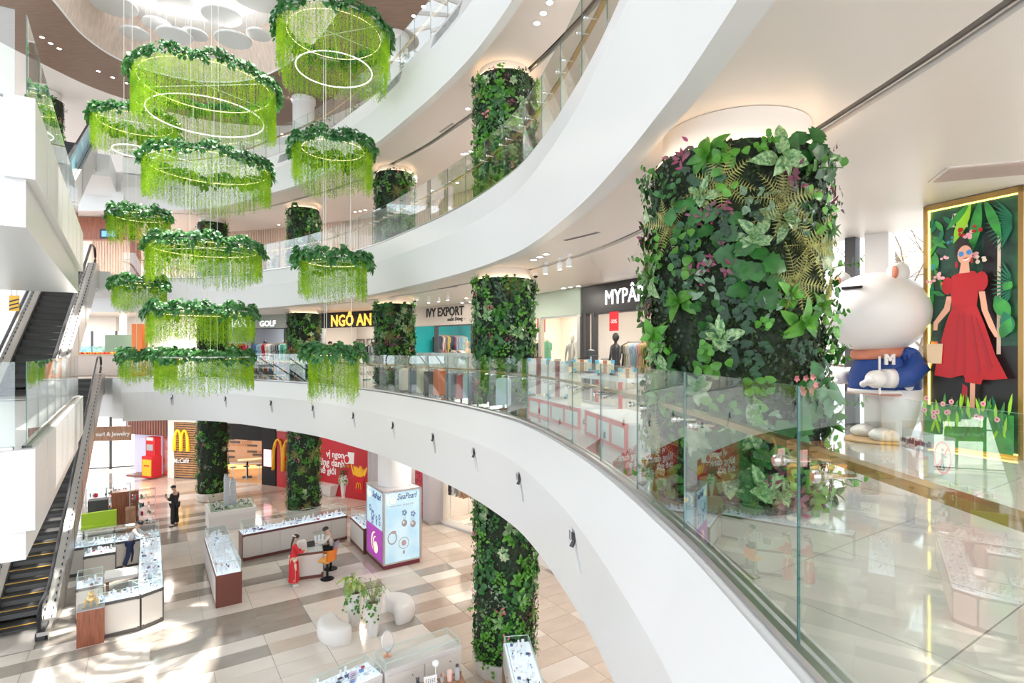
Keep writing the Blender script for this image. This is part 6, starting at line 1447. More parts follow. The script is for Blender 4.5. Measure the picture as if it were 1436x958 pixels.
mb.add([(-0.9, -0.3, 0.62), (0.75, -0.35, 0.62), (0.85, 0.35, 0.62), (-0.9, 0.35, 0.66), (-0.5, 0.1, 0), (0.5, -0.15, 0), (0.6, 0.2, 0)], [(0, 1, 2, 3), (0, 4, 5, 1), (1, 5, 6, 2), (2, 6, 4, 3), (3, 4, 0), (4, 6, 5)]); mb.build('seat', M_bench, t)
x, y = gp(449, 690, 0); t = thing('blue_chair', 'dark blue rounded chair half hidden behind the planted column', 'chair', (x - 0.6, y - 0.35, 0)); mb = MB(); mb.bev_prism([(-0.3, -0.25), (0.3, -0.25), (0.3, 0.25), (-0.3, 0.25)], 0.2, 1.25, 0.12); mb.build('shell', CLOTH[7], t, smooth=True); mb = MB(); mb.lathe([(0.2, 0), (0.03, 0.03), (0.03, 0.22)], 10); mb.build('leg', M_steel, t)
x, y = gp(462, 687, 0); t = thing('orange_toy', 'small orange and white toy figure on the angular bench', 'toy', (x - 0.05, y - 0.2, 0.645)); mb = MB(); mb.sphere((0, 0, 0.16), 0.16, sc=(1.2, 1, 0.9)); mb.build('body', M_orange, t, smooth=True); mb = MB(); mb.sphere((0.22, 0, 0.26), 0.12); mb.build('head', M_wht, t, smooth=True)

# near counters at the bottom edge
G3 = 'counters of the nearest kiosk'
c0, c1 = gp(540, 933.7, 1.12), gp(646.5, 897, 1.12)
def low_counter(label, a, b, depth, side, seed, two=True, jew=True):
    t = counter('jewellery_counter', label, a, b, depth, side, h=0.92, gh=0.15, trim=M_cab, group=G3, seed=seed, dividers=False, jew=jew); L = (V2(b) - V2(a)).length; s = side
    y = 0.0 - 0.012 if side > 0 else 0.012
    mb = MB(); mb.box((L / 2, y, 0.22), (L, 0.03, 0.44)); mb.build('brown_kick_panel', M_woodm, t)
    for k in (0.25, 0.75): mb = MB(); mb.lathe([(0.012, 0), (0.012, 0.02)], 8, M=Matrix.Translation((L * k + 0.15, y - 0.01 * s, 0.75)) @ Matrix.Rotation(PI / 2, 4, 'X')); mb.build('lock', M_brass, t)
    return t
low_counter('long empty-looking glass counter with white doors and brown kick panel, bottom centre', c0, c1, 0.62, 1, 21, jew=False)
c2 = gp(490, 985, 1.12); low_counter('slanted glass counter with a price card, left of the round mirror', (c0[0] - 0.95, c0[1] - 0.9), (c0[0] - 0.05, c0[1] - 0.05), 0.6, 1, 22)
c3, c4 = gp(775, 962, 1.12), gp(737, 884.5, 1.12); low_counter('narrow glass counter with rows of earrings, before the nearest planted column', (c4[0] - 0.50, c4[1] - 0.28), (c3[0] - 0.56, c3[1] - 1.2), 0.58, 1, 23)
t = thing('price_card', 'pale lilac price card standing in the slanted glass counter', 'card', (c0[0] - 0.55, c0[1] - 0.35, 1.01), 0.6); mb = MB(); mb.box((0, 0, 0.09), (0.16, 0.01, 0.22)); mb.build('card', mat('lilac_card', (0.62, 0.56, 0.72), 0.6), t); mb = MB(); [mb.box((0, -0.008, 0.04 + 0.04 * k), (0.1, 0.004, 0.008)) for k in range(4)]; mb.build('print', M_ink, t)
x, y = gp(538, 934, 1.1); t = thing('table_mirror', 'oval mirror on a foot, standing on the glass counter corner', 'mirror', (x + 0.02, y + 0.25, 1.165), 0.9)
Mm = Matrix.Translation((0, 0, 0.30)) @ Matrix.Rotation(-0.25, 4, 'X') @ Matrix.Rotation(PI / 2, 4, 'X'); mb = MB(); mb.lathe([(0.14, -0.012), (0.155, 0), (0.155, 0.012), (0.135, 0.014)], 28, sy=1.35, M=Mm); auto_smooth(mb.build('frame', M_steel, t)); mb = MB(); mb.lathe([(0.135, 0.016), (0.002, 0.0165)], 28, sy=1.35, M=Mm); mb.build('glass', M_chrome, t); mb = MB(); mb.tube([(0, 0, 0.0), (0, 0.02, 0.12)], 0.012, 6); mb.lathe([(0.09, 0), (0.09, 0.012), (0.02, 0.02)], 14); mb.build('foot', mat('rose_gold', (0.7, 0.4, 0.3), 0.3, 0.8), t)
x, y = gp(612, 965, 0.85); t = thing('wooden_cubby', 'walnut open shelf box with bottles and small things, bottom edge', 'shelf', (x, y, 0), 0.35)
mb = MB(); mb.box((0, 0, 0.45), (1.05, 0.3, 0.9)); mb.build('body', M_woodm, t); mb = MB(); mb.box((0, 0, 0.915), (1.1, 0.34, 0.03)); mb.build('top', M_woodm, t)
def small(name, lab, cat, dx, dy, fn, z=0.93):
    a = 0.35; q = thing(name, lab, cat, (x + dx * math.cos(a) - dy * math.sin(a), y + dx * math.sin(a) + dy * math.cos(a), z), a); fn(q); return q
def f_(mbf, nm, m, sm=False):
    def g(q): mb = MB(); mbf(mb); mb.build(nm, m, q, smooth=sm)
    return g
def bottle(q):
    mb = MB(); mb.lathe([(0.045, 0), (0.05, 0.02), (0.05, 0.20), (0.03, 0.24), (0.03, 0.27)], 14); mb.build('body', M_grey, q, smooth=True); mb = MB(); mb.lathe([(0.034, 0.26), (0.034, 0.30), (0.02, 0.31)], 12); mb.build('cap', M_dark, q)
small('thermos_bottle', 'tall dark grey bottle on the walnut shelf', 'bottle', 0.42, 0, bottle)
small('pink_cup', 'pale pink lidded cup left of the grey bottle', 'cup', 0.27, 0.02, f_(lambda m: m.lathe([(0.045, 0), (0.055, 0.18), (0.05, 0.20), (0.02, 0.215)], 14), 'body', mat('pale_pink', (0.8, 0.55, 0.5), 0.5)))
small('calendar_card', 'white desk calendar on the walnut shelf', 'calendar', -0.12, 0.0, lambda q: (f_(lambda m: m.box((0, 0, 0.10), (0.26, 0.012, 0.17)), 'sheet', M_wht)(q), f_(lambda m: [m.box((-0.08 + 0.04 * (k % 5), -0.008, 0.06 + 0.03 * (k // 5)), (0.02, 0.003, 0.012)) for k in range(15)], 'print', M_ink)(q)))
small('white_globe_lamp', 'white round lamp above the desk calendar', 'lamp', 0.0, 0.08, lambda q: (f_(lambda m: m.sphere((0, 0, 0.36), 0.07), 'globe', M_wht, True)(q), f_(lambda m: m.lathe([(0.05, 0), (0.01, 0.02), (0.01, 0.3)], 10), 'stand', M_wht)(q)))
small('pen_holder', 'small tub of blue, red and yellow pens on the walnut shelf', 'pen holder', 0.12, 0.03, lambda q: (f_(lambda m: m.lathe([(0.035, 0), (0.04, 0.09)], 10), 'tub', M_grey)(q), [f_(lambda m, k=k: m.tube([(0.012 * (k - 1), 0, 0.03), (0.03 * (k - 1), 0.01, 0.16)], 0.007, 5), 'pen', (M_bluep, M_redc, M_yellow)[k])(q) for k in range(3)]))
small('makeup_brushes', 'dark cup of brushes at the left end of the walnut shelf', 'brush holder', -0.36, 0.0, lambda q: (f_(lambda m: m.lathe([(0.035, 0), (0.04, 0.10)], 10), 'cup', M_dark)(q), [f_(lambda m, k=k: m.tube([(0.01 * k - 0.02, 0, 0.05), (0.02 * k - 0.04, 0.01, 0.2)], 0.008, 5), 'brush', M_dark)(q) for k in range(4)]))
x, y = gp(690, 968, 0.76); t = thing('walnut_table', 'walnut table top at the bottom edge under the nearest column', 'table', (x - 0.25, y - 0.25, 0), TH); mb = MB(); mb.box((0, 0, 0.74), (0.95, 0.75, 0.04)); mb.build('top', M_woodm, t)
for a, b in ((-0.42, -0.32), (0.42, -0.32), (0.42, 0.32), (-0.42, 0.32)): mb = MB(); mb.box((a, b, 0.36), (0.05, 0.05, 0.72)); mb.build('leg', M_woodm, t)
# ================================================================ first balcony: bear, lit poster, suitcases, tables
M_bear = mat('white_fibreglass', (0.80, 0.78, 0.77), 0.35, spec=0.5); M_jersey = mat('blue_jersey', (0.012, 0.055, 0.26), 0.6); M_collar = mat('terracotta_rib', (0.55, 0.20, 0.12), 0.6)
bx, by = 5.13, 7.62
t = thing('bear_statue', 'giant white bear statue in a blue jersey, beside the lit poster', 'statue', (bx, by, Z1), 0)
mb = MB(); mb.lathe([(0.60, 0), (0.62, 0.01), (0.62, 0.03), (0.60, 0.04)], 40, c=(-0.05, 0, 0), sx=0.75, sy=0.6); mb.build('base_disc', M_oak, t)
mb = MB(); mb.sphere((-0.12, 0, 1.76), 0.66, 36, 24, sc=(1.02, 0.92, 0.84)); mb.sphere((-0.62, 0.06, 1.66), 0.28, 20, 14, sc=(0.8, 1.1, 0.75)); mb.build('head', M_bear, t, smooth=True)
for s, (ex, ez) in ((-1, (-0.02, 2.27)), (1, (-0.42, 2.22))):
    mb = MB(); mb.sphere((ex, s * 0.30, ez), 0.145, 18, 12, sc=(1, 0.75, 1.05)); mb.build('ear', M_bear, t, smooth=True); mb = MB(); mb.sphere((ex - 0.09, s * 0.30 - 0.055, ez), 0.055, 12, 8, sc=(0.6, 1.3, 1.6)); mb.build('inner_ear', M_collar, t, smooth=True)
mb = MB(); mb.box((-0.60, -0.25, 2.08), (0.24, 0.06, 0.035), rz=-0.95); mb.build('eye', M_black, t)
mb = MB(); mb.box((-0.66, 0.30, 2.02), (0.05, 0.18, 0.03)); mb.build('eye', M_black, t)
mb = MB(); mb.sphere((-0.74, 0, 1.74), 0.07, sc=(0.7, 1.2, 0.8)); mb.build('nose', M_collar, t, smooth=True)
mb = MB(); mb.lathe([(0.30, 0.66), (0.43, 0.68), (0.45, 0.80), (0.43, 0.95), (0.38, 1.10), (0.30, 1.22), (0.22, 1.26)], 32, c=(0.0, 0, 0), sy=0.85); mb.build('jersey', M_jersey, t, smooth=True)
mb = MB(); mb.lathe([(0.335, 1.15), (0.36, 1.20), (0.345, 1.27), (0.28, 1.29)], 32, c=(0.05, 0, 0), sy=0.9, M=Matrix.Rotation(-0.10, 4, 'Y')); mb.build('collar', M_collar, t, smooth=True)
mb = MB(); mb.lathe([(0.455, 0.665), (0.46, 0.69), (0.455, 0.72)], 32, c=(0.0, 0, 0), sy=0.86); mb.build('hem_stripe', M_bear, t, smooth=True)
mb = MB(); mb.lathe([(0.462, 0.655), (0.462, 0.668)], 32, c=(0.0, 0, 0), sy=0.86); mb.build('hem_line', M_collar, t)
for s in (-1, 1):
    mb = MB(); mb.tube([(0.14, s * 0.28, 1.16), (0.17, s * 0.36, 1.00), (0.02, s * 0.42, 0.90), (-0.18, s * 0.42, 0.88)], [0.13, 0.155, 0.14, 0.125], 14); mb.sphere((0.14, s * 0.28, 1.16), 0.13, 14, 9); mb.build('sleeve', M_jersey, t, smooth=True)
    mb = MB(); mb.tube([(-0.17, s * 0.42, 0.88), (-0.30, s * 0.41, 0.88)], [0.128, 0.122], 14); mb.sphere((-0.38, s * 0.40, 0.87), 0.12, 16, 10, sc=(1.1, 1, 1))
    for k in range(4): mb.sphere((-0.49, s * (0.46 - 0.05 * k), 0.86 - 0.02 * k), 0.045, 8, 6)
    mb.build('cuff_and_paw', M_bear, t, smooth=True)
    mb = MB(); mb.tube([(0.10 - s * -0.0, s * 0.17, 0.70), (0.08, s * 0.19, 0.40), (0.03, s * 0.19, 0.12)], [0.27, 0.21, 0.16], 18); mb.build('leg', M_bear, t, smooth=True)
    mb = MB(); mb.sphere((-0.10, s * 0.20, 0.11), 0.19, 18, 10, sc=(1.25, 0.85, 0.55)); mb.build('foot', M_bear, t, smooth=True)
for txt, x_, z_, yy, s_ in (('M', -0.20, 1.07, -0.395, 0.17), ('U', 0.05, 0.735, -0.40, 0.15)):
    me = text_mesh(txt, s_, 0.012, 0.012); me.transform(Matrix.Translation((x_, yy, z_)) @ Matrix.Rotation(PI / 2, 4, 'X')); me.materials.clear(); me.materials.append(M_bear); link('jersey_letter', me, t)
mb = MB(); mb.box((-0.335, -0.40, 0.92), (0.02, 0.02, 0.5)); mb.build('zip_placket', M_bear, t)

# lit poster of a woman in a red dress
QA, QB = V2((5.41, 7.24)), V2((5.84, 6.29)); dQ = (QB - QA).normalized(); nQ = Vector((dQ.y, -dQ.x)); nQ = nQ if nQ.dot(-QA) > 0 else -nQ; WQ = (QB - QA).length; TQ = 9.30
M_gframe = mat('bronze_frame', (0.42, 0.26, 0.09), 0.35, 0.6); M_yled = mat('yellow_edge_light', (1, 0.9, 0.2), emit=(1.0, 0.80, 0.12), es=3.0)
t = thing('lit_poster', 'tall lit poster of a smiling woman in a red dress, bronze frame', 'poster', (QA.x, QA.y, Z1))
mb = MB(); slabw(mb, QA, QB, nQ, -0.30, -0.02, Z1, TQ + 0.07); mb.build('cabinet', M_gframe, t, world=True)
mb = MB(); slabw(mb, QA, QA + dQ * 0.05, nQ, -0.02, 0.05, Z1, TQ + 0.07); slabw(mb, QB - dQ * 0.05, QB, nQ, -0.02, 0.05, Z1, TQ + 0.07); slabw(mb, QA, QB, nQ, -0.02, 0.05, TQ, TQ + 0.07); mb.build('frame', M_gframe, t, world=True)
mb = MB(); slabw(mb, QA + dQ * 0.05, QA + dQ * 0.058, nQ, -0.02, 0.03, Z1 + 0.05, TQ); slabw(mb, QB - dQ * 0.058, QB - dQ * 0.05, nQ, -0.02, 0.03, Z1 + 0.05, TQ); slabw(mb, QA + dQ * 0.05, QB - dQ * 0.05, nQ, -0.02, 0.03, TQ - 0.008, TQ); slabw(mb, QA + dQ * 0.05, QB - dQ * 0.05, nQ, -0.02, 0.03, Z1 + 0.04, Z1 + 0.048); mb.build('edge_light', M_yled, t, world=True)
def PQ(name, col, col2=None, es=0.10, var=0.0, sc=3): return mat('poster_' + name, col, 0.35, emit=col, es=es, var=var, var2=col2, vscale=sc)
P_bg = PQ('background', (0.015, 0.075, 0.045), (0.004, 0.012, 0.012), var=1, sc=5); P_blk = PQ('black', (0.012, 0.010, 0.012)); P_red = PQ('red', (0.40, 0.004, 0.008), es=0.12); P_dred = PQ('dark_red', (0.34, 0.004, 0.012)); P_skin = PQ('skin', (0.70, 0.36, 0.24)); P_grn = PQ('green', (0.05, 0.34, 0.05), (0.02, 0.16, 0.05), var=1, sc=6); P_lim = PQ('lime', (0.30, 0.62, 0.03)); P_dgr = PQ('deep_green', (0.01, 0.16, 0.08)); P_teal = PQ('teal', (0.02, 0.22, 0.26)); P_pnk = PQ('pink', (0.80, 0.38, 0.42)); P_cr = PQ('cream', (0.75, 0.62, 0.50)); P_bag = PQ('bag', (0.68, 0.50, 0.32)); P_wht = PQ('white', (0.8, 0.78, 0.75)); P_hair = PQ('hair', (0.02, 0.012, 0.01)); P_blue = PQ('lens', (0.03, 0.22, 0.55)); P_or = PQ('orange', (0.8, 0.22, 0.04))
o3 = Vector((QA.x, QA.y, Z1)); lay = [0]
def fq(nm, pts, m, o=None):
    lay[0] += 1; return flat(nm, o3, dQ, nQ, pts, (0.0 + 0.0009 * lay[0]) if o is None else o, m, t)
W0, W1, V0, V1 = 0.058, WQ - 0.058, 0.05, TQ - Z1 - 0.01
fq('backdrop', [(W0, V0), (W1, V0), (W1, V1), (W0, V1)], P_bg)
fq('dark_floor', [(W0, 0.55), (W1, 0.55), (W1, 1.30), (W0, 1.30)], P_blk); fq('dark_gap', [(0.60, 1.3), (0.80, 1.3), (0.80, 2.95), (0.66, 2.95)], P_blk); fq('pale_post', [(0.77, 1.2), (0.81, 1.2), (0.81, 2.75), (0.78, 2.75)], P_cr)
fq('wood_crate', [(W0, 1.00), (0.16, 1.30), (0.14, 1.36), (W0, 1.36)], P_or)
fq('striped_awning', [(0.28, 2.80), (0.48, 2.76), (0.46, 2.95), (0.32, 2.96)], P_wht)
for k in range(5): fq('awning_stripe', [(0.30 + 0.035 * k, 2.80), (0.315 + 0.035 * k, 2.80), (0.335 + 0.03 * k, 2.95), (0.32 + 0.03 * k, 2.95)], P_blk)
rr = random.Random(31)
def pl(nm, x, z, ang, L, w_, m):
    d = (math.cos(ang), math.sin(ang)); n = (-d[1], d[0]); pts = []
    for k in range(7): s = k / 6; q = math.sin(PI * (0.08 + 0.92 * s)) * w_ / 2; pts.append((x + d[0] * L * s + n[0] * q, z + d[1] * L * s + n[1] * q))
    for k in range(6, -1, -1): s = k / 6; q = -math.sin(PI * (0.08 + 0.92 * s)) * w_ / 2; pts.append((x + d[0] * L * s + n[0] * q, z + d[1] * L * s + n[1] * q))
    pts = [(min(max(u, W0), W1), min(max(v, V0), V1)) for u, v in pts]; fq(nm, pts, m)
for k in range(16): pl('foliage_print', rr.uniform(0.08, 0.22), rr.uniform(1.9, 2.95), rr.uniform(-2.4, -0.4), rr.uniform(0.14, 0.26), rr.uniform(0.05, 0.09), rr.choice([P_grn, P_grn, P_dgr]))
for k in range(13): pl('palm_print', 0.93, 2.80 - 0.012 * k, 2.2 + 0.17 * k, 0.27, 0.022, P_dgr)
for k in range(12): pl('palm_print', 0.92, 2.1 - 0.02 * k, 2.0 + 0.2 * k, 0.20, 0.018, P_dgr)
for x, z, a, L, w_, m in ((0.52, 3.02, -1.95, 0.48, 0.12, P_lim), (0.62, 3.02, -1.72, 0.62, 0.12, P_grn), (0.68, 3.02, -1.25, 0.50, 0.10, P_grn), (0.50, 3.02, -2.3, 0.35, 0.08, P_grn), (0.90, 1.62, 2.0, 0.30, 0.16, P_grn), (0.86, 1.95, 0.9, 0.12, 0.1, P_grn), (0.92, 1.45, 1.8, 0.26, 0.14, P_dgr), (0.84, 1.40, 1.2, 0.24, 0.12, P_grn)): pl('big_leaf_print', x, z, a, L, w_, m)
for cx, cz, m, n in ((0.42, 2.70, P_red, 5), (0.50, 2.66, P_pnk, 6), (0.60, 2.71, P_red, 3), (0.56, 2.40, P_pnk, 9), (0.64, 2.34, P_cr, 5), (0.20, 2.18, P_pnk, 6), (0.25, 2.10, P_or, 4), (0.12, 2.10, P_pnk, 3), (0.26, 2.42, P_pnk, 3), (0.10, 2.30, P_teal, 4), (0.32, 2.62, P_teal, 4)):
    for q in range(n): fq('flower_print', ell(cx + rr.uniform(-0.05, 0.05), cz + rr.uniform(-0.04, 0.04), rr.uniform(0.015, 0.028), rr.uniform(0.015, 0.03), 7), m)
# the woman
fq('leg_print', [(0.545, 0.55), (0.595, 0.55), (0.60, 0.86), (0.55, 0.86)], P_skin); fq('shoe_print', [(0.46, 0.62), (0.52, 0.60), (0.52, 0.80), (0.47, 0.84)], P_dred)
fq('arm_print', [(0.30, 1.92), (0.36, 1.92), (0.33, 1.74), (0.20, 1.58), (0.19, 1.48), (0.15, 1.50), (0.15, 1.60), (0.27, 1.78)], P_skin); fq('arm_print', [(0.64, 1.95), (0.70, 1.95), (0.73, 1.72), (0.80, 1.52), (0.84, 1.40), (0.80, 1.40), (0.74, 1.52), (0.67, 1.72)], P_skin)
fq('skirt', [(0.36, 1.78), (0.62, 1.78), (0.70, 1.55), (0.80, 1.20), (0.92, 0.92), (0.78, 0.90), (0.68, 0.90), (0.66, 0.84), (0.50, 0.86), (0.49, 0.95), (0.34, 0.90), (0.16, 0.93), (0.21, 1.25), (0.29, 1.58)], P_red)
for pts in ([(0.42, 1.70), (0.44, 1.70), (0.40, 0.92), (0.36, 0.92)], [(0.48, 1.70), (0.50, 1.70), (0.50, 0.90), (0.475, 0.95)], [(0.55, 1.68), (0.57, 1.68), (0.66, 1.0), (0.63, 0.92)], [(0.60, 1.66), (0.61, 1.66), (0.78, 1.05), (0.74, 1.0)]): fq('skirt_fold', pts, P_dred)
fq('bodice', [(0.36, 1.78), (0.62, 1.78), (0.64, 1.98), (0.66, 2.12), (0.60, 2.20), (0.52, 2.21), (0.44, 2.20), (0.37, 2.17), (0.32, 2.08), (0.35, 1.95)], P_red)
fq('sleeve', ell(0.31, 2.05, 0.06, 0.11, 12), P_red); fq('sleeve', ell(0.67, 2.07, 0.065, 0.12, 12), P_red)
fq('neck_print', [(0.44, 2.19), (0.55, 2.19), (0.54, 2.32), (0.46, 2.32)], P_skin); fq('hair', ell(0.485, 2.47, 0.095, 0.11, 18), P_hair); fq('face', ell(0.50, 2.41, 0.078, 0.115, 18), P_skin)
fq('hair_bun', ell(0.46, 2.58, 0.05, 0.045, 12), P_hair); fq('lens', ell(0.462, 2.425, 0.028, 0.032, 10), P_blue); fq('lens', ell(0.545, 2.435, 0.028, 0.032, 10), P_blue); fq('smile', [(0.47, 2.355), (0.50, 2.335), (0.54, 2.345), (0.55, 2.37), (0.51, 2.355)], P_wht); fq('lips', [(0.475, 2.365), (0.51, 2.36), (0.55, 2.375), (0.51, 2.372)], P_red)
fq('earring', ell(0.415, 2.30, 0.016, 0.045, 8), P_red); fq('earring', ell(0.575, 2.33, 0.013, 0.035, 8), P_red)
fq('bag', [(0.09, 1.08), (0.25, 1.08), (0.265, 1.33), (0.08, 1.33)], P_bag); fq('bag_handle', [(0.11, 1.33), (0.16, 1.50), (0.20, 1.50), (0.245, 1.33), (0.23, 1.33), (0.19, 1.475), (0.165, 1.475), (0.125, 1.33)], P_blk)
fq('lawn_print', [(W0, V0), (W1, V0), (W1, 0.50), (0.6, 0.55), (0.3, 0.54), (W0, 0.56)], P_grn)
for k in range(70): x = rr.uniform(W0 + 0.02, W1 - 0.02); pl('grass_print', x, 0.44 + rr.uniform(-0.25, 0.1), PI / 2 + rr.uniform(-0.35, 0.35), rr.uniform(0.12, 0.24), 0.03, rr.choice([P_grn, P_grn, P_lim, P_dgr]))
for k in range(13): x, z = rr.uniform(0.09, 0.9), rr.uniform(0.38, 0.66); fq('daisy_print', ell(x, z, 0.028, 0.032, 10), P_pnk); fq('daisy_core', ell(x, z, 0.010, 0.011, 6), P_dred)

# no-climbing sticker on the near pane
t = thing('warning_sticker', 'small frosted warning sticker with red no-climbing ring on the nearest glass pane', 'sticker', (1.214, 1.62, 7.19))
M_frost = mat('frosted_film', (0.66, 0.64, 0.60), 0.6); M_frost.node_tree.nodes['Principled BSDF'].inputs['Alpha'].default_value = 0.55
Y0, Y1, Zc = 1.735, 1.515, 7.197
mb = MB(); mb.add([(1.2145, Y0, Zc - 0.062), (1.2145, Y1, Zc - 0.062), (1.2145, Y1, Zc + 0.062), (1.2145, Y0, Zc + 0.062)], [(0, 1, 2, 3)]); mb.build('film', M_frost, t, world=True)
M_sink = mat('sticker_ink', (0.06, 0.06, 0.06), 0.6); M_sred = mat('sticker_red', (0.60, 0.03, 0.05), 0.6)
sign_text('Xin vui lòng không trèo', 0.0235, (1.2115, 1.663, Zc + 0.020), 0.0, M_sink, t, depth=0.0004, bold=0.0011, sx=0.56); sign_text('Please do not climb', 0.0165, (1.2115, 1.663, Zc + 0.002), 0.0, mat('sticker_grey', (0.35, 0.35, 0.34), 0.6), t, depth=0.0004)
k = 28
mb = MB(); c_ = (1.557, Zc); mb.strip([[(1.2115, c_[0] + r * 0.031 * math.cos(2 * PI * i / k), c_[1] + r * 0.046 * math.sin(2 * PI * i / k)) for i in range(k)] for r in (0.88, 1.0)], closed=True)
mb.add([(1.2113, c_[0] - 0.023, c_[1] + 0.030), (1.2113, c_[0] - 0.020, c_[1] + 0.034), (1.2113, c_[0] + 0.023, c_[1] - 0.030), (1.2113, c_[0] + 0.020, c_[1] - 0.034)], [(0, 1, 2, 3)]); mb.build('red_ring', M_sred, t, world=True)
mb = MB()
for a, b, w_ in (((0.0, 0.012), (0.0, -0.012), 0.004), ((0.0, -0.012), (0.010, -0.030), 0.003), ((0.0, -0.012), (-0.007, -0.032), 0.003), ((0.0, 0.008), (-0.014, 0.002), 0.0025), ((-0.006, -0.034), (0.014, -0.034), 0.002)):
    a, b = Vector(a), Vector(b); n = (b - a).orthogonal().normalized() * w_ if False else Vector((-(b - a).y, (b - a).x)).normalized() * w_
    mb.add([(1.2112, c_[0] + p.x, c_[1] + p.y) for p in (a - n, b - n, b + n, a + n)], [(0, 1, 2, 3)])
mb.add([(1.2112, c_[0] + 0.005 * math.cos(q), c_[1] + 0.021 + 0.006 * math.sin(q)) for q in [2 * PI * i / 10 for i in range(10)]], [tuple(range(10))]); mb.build('climber_figure', M_sink, t, world=True)

# suitcases behind the glass
SC = {n_: mat('case_' + n_, c, 0.35) for n_, c in (('cream', (0.72, 0.64, 0.52)), ('slate', (0.20, 0.25, 0.30)), ('sand', (0.50, 0.44, 0.38)), ('charcoal', (0.09, 0.09, 0.10)), ('orange', (0.85, 0.20, 0.05)), ('coral', (0.62, 0.12, 0.10)), ('pale blue', (0.52, 0.64, 0.70)), ('navy', (0.06, 0.09, 0.17)), ('red', (0.52, 0.06, 0.08)), ('white', (0.78, 0.76, 0.72)), ('maroon', (0.28, 0.05, 0.05)), ('brown', (0.40, 0.16, 0.08)), ('blush', (0.75, 0.50, 0.42)), ('ivory', (0.76, 0.70, 0.52)))}
M_corner = mat('blue_corner_guard', (0.10, 0.45, 0.62), 0.5)
def suitcase(label, p, z, rz, w_, h, d, col, group=None, corners=False, strap=None, stripe=True):
    t = thing('suitcase', label, 'suitcase', (p[0], p[1], z), rz, group); b = 0.045
    def ringp(k, y): return [(w_ / 2 * sx - sx * (b if cy else 0) * 1, y, h / 2 + sz * h / 2 - sz * (0 if cy else b)) for sx, sz, cy in ((-1, -1, 0), (-1, -1, 1), (1, -1, 1), (1, -1, 0), (1, 1, 0), (1, 1, 1), (-1, 1, 1), (-1, 1, 0))]
    mb = MB(); R0 = ringp(1, -d / 2 + 0.02); R1 = ringp(1, d / 2 - 0.02); sh = lambda R, y: [(x * 0.94, y, h / 2 + (z_ - h / 2) * 0.97) for x, _, z_ in R]
    rows = [[(x, y, z_ + 0.04) for x, y, z_ in r] for r in (sh(R0, -d / 2), R0, R1, sh(R1, d / 2))]; mb.strip(rows, closed=True); mb.add(rows[0], [tuple(range(7, -1, -1))]); mb.add(rows[3], [tuple(range(8))])
    mb.build('shell', SC[col], t)
    mb = MB(); [mb.box((s * w_ * 0.36, e * d * 0.32, 0.02), (0.035, 0.035, 0.045)) for s in (-1, 1) for e in (-1, 1)]; mb.build('wheels', M_black, t)
    mb = MB(); mb.tube([(-0.06, 0, h + 0.035), (-0.06, 0, h + 0.065), (0.06, 0, h + 0.065), (0.06, 0, h + 0.035)], 0.008, 5); mb.build('handle', M_dark, t)
    if stripe:
        mb = MB()
        for k in range(-2, 3): mb.box((k * w_ * 0.16, 0, 0.04 + h * 0.5), (0.012, d + 0.008, h * 0.86))
        mb.build('shell_ribs', SC[col], t)
    if strap: mb = MB(); mb.box((0, 0, 0.04 + h / 2), (w_ * 0.22, d + 0.014, h + 0.012)); mb.build('centre_band', SC[strap], t)
    if corners:
        for sx in (-1, 1):
            for sz in (0, 1): mb = MB(); mb.box((sx * (w_ / 2 - 0.022), 0, 0.04 + (h - 0.022 if sz else 0.022)), (0.06, d + 0.02, 0.06)); mb.build('corner_guard', M_corner, t)
    return t
def inside(px, o):
    s = arc_of(px, -o); p, n = edge_at(s, -o); return p, math.atan2(n.y, n.x) - PI / 2 + PI
for px, w_, h, c, lab in ((567, 0.27, 0.66, 'cream', 'cream suitcase at the left end of the row'), (580, 0.25, 0.66, 'slate', 'slate grey suitcase second from the left'), (592, 0.24, 0.68, 'ivory', 'pale ivory suitcase third from the left'), (602, 0.24, 0.62, 'charcoal', 'charcoal suitcase left of the orange one'), (617, 0.34, 0.70, 'orange', 'orange suitcase in the row on the floor'), (634, 0.31, 0.62, 'slate', 'blue-grey suitcase right of the orange one'), (649, 0.26, 0.60, 'coral', 'coral red suitcase in the middle of the row'), (658, 0.22, 0.62, 'pale blue', 'pale blue narrow suitcase right of the coral one'), (666, 0.20, 0.58, 'navy', 'navy suitcase second from the right end'), (675, 0.22, 0.58, 'red', 'red suitcase at the right end of the row')):
    p, a = inside(px, 0.50); suitcase(lab, p, Z1, a, w_, h, 0.24, c, 'suitcases standing along the glass')
def platform(label, px0, px1, o, dep, h):
    a, _ = inside(px0, o); b, _ = inside(px1, o); n = nrm(a, b); n = n if n.dot(CEN - a) > 0 else -n
    t = thing('display_platform', label, 'platform', (a.x, a.y, Z1)); d = (b - a).normalized()
    mb = MB(); mb.prism([a, b, b - n * dep, a - n * dep], Z1, Z1 + h - 0.03); mb.build('frosted_box', M_frosted, t, world=True); mb = MB(); mb.prism([a, b, b - n * dep, a - n * dep], Z1 + h - 0.03, Z1 + h); mb.build('white_top', M_wht, t, world=True)
    mb = MB(); mb.obox(a, b, 0.03, Z1 + h - 0.07, Z1 + h - 0.01); mb.obox(a, b, 0.03, Z1, Z1 + 0.04)
    L = (b - a).length
    for k in range(int(L / 0.5) + 1): q = a + d * (L * k / int(L / 0.5)) if int(L / 0.5) else a; mb.box((q.x, q.y, Z1 + h / 2), (0.045, 0.045, h - 0.01))
    mb.build('red_frame', M_redc, t, world=True); return t
platform('white and red framed low display platform under the big maroon and white cases', 742, 812, 0.55, 0.7, 0.34); platform('second red framed display platform nearer the huge planted column', 822, 878, 0.50, 0.65, 0.36)
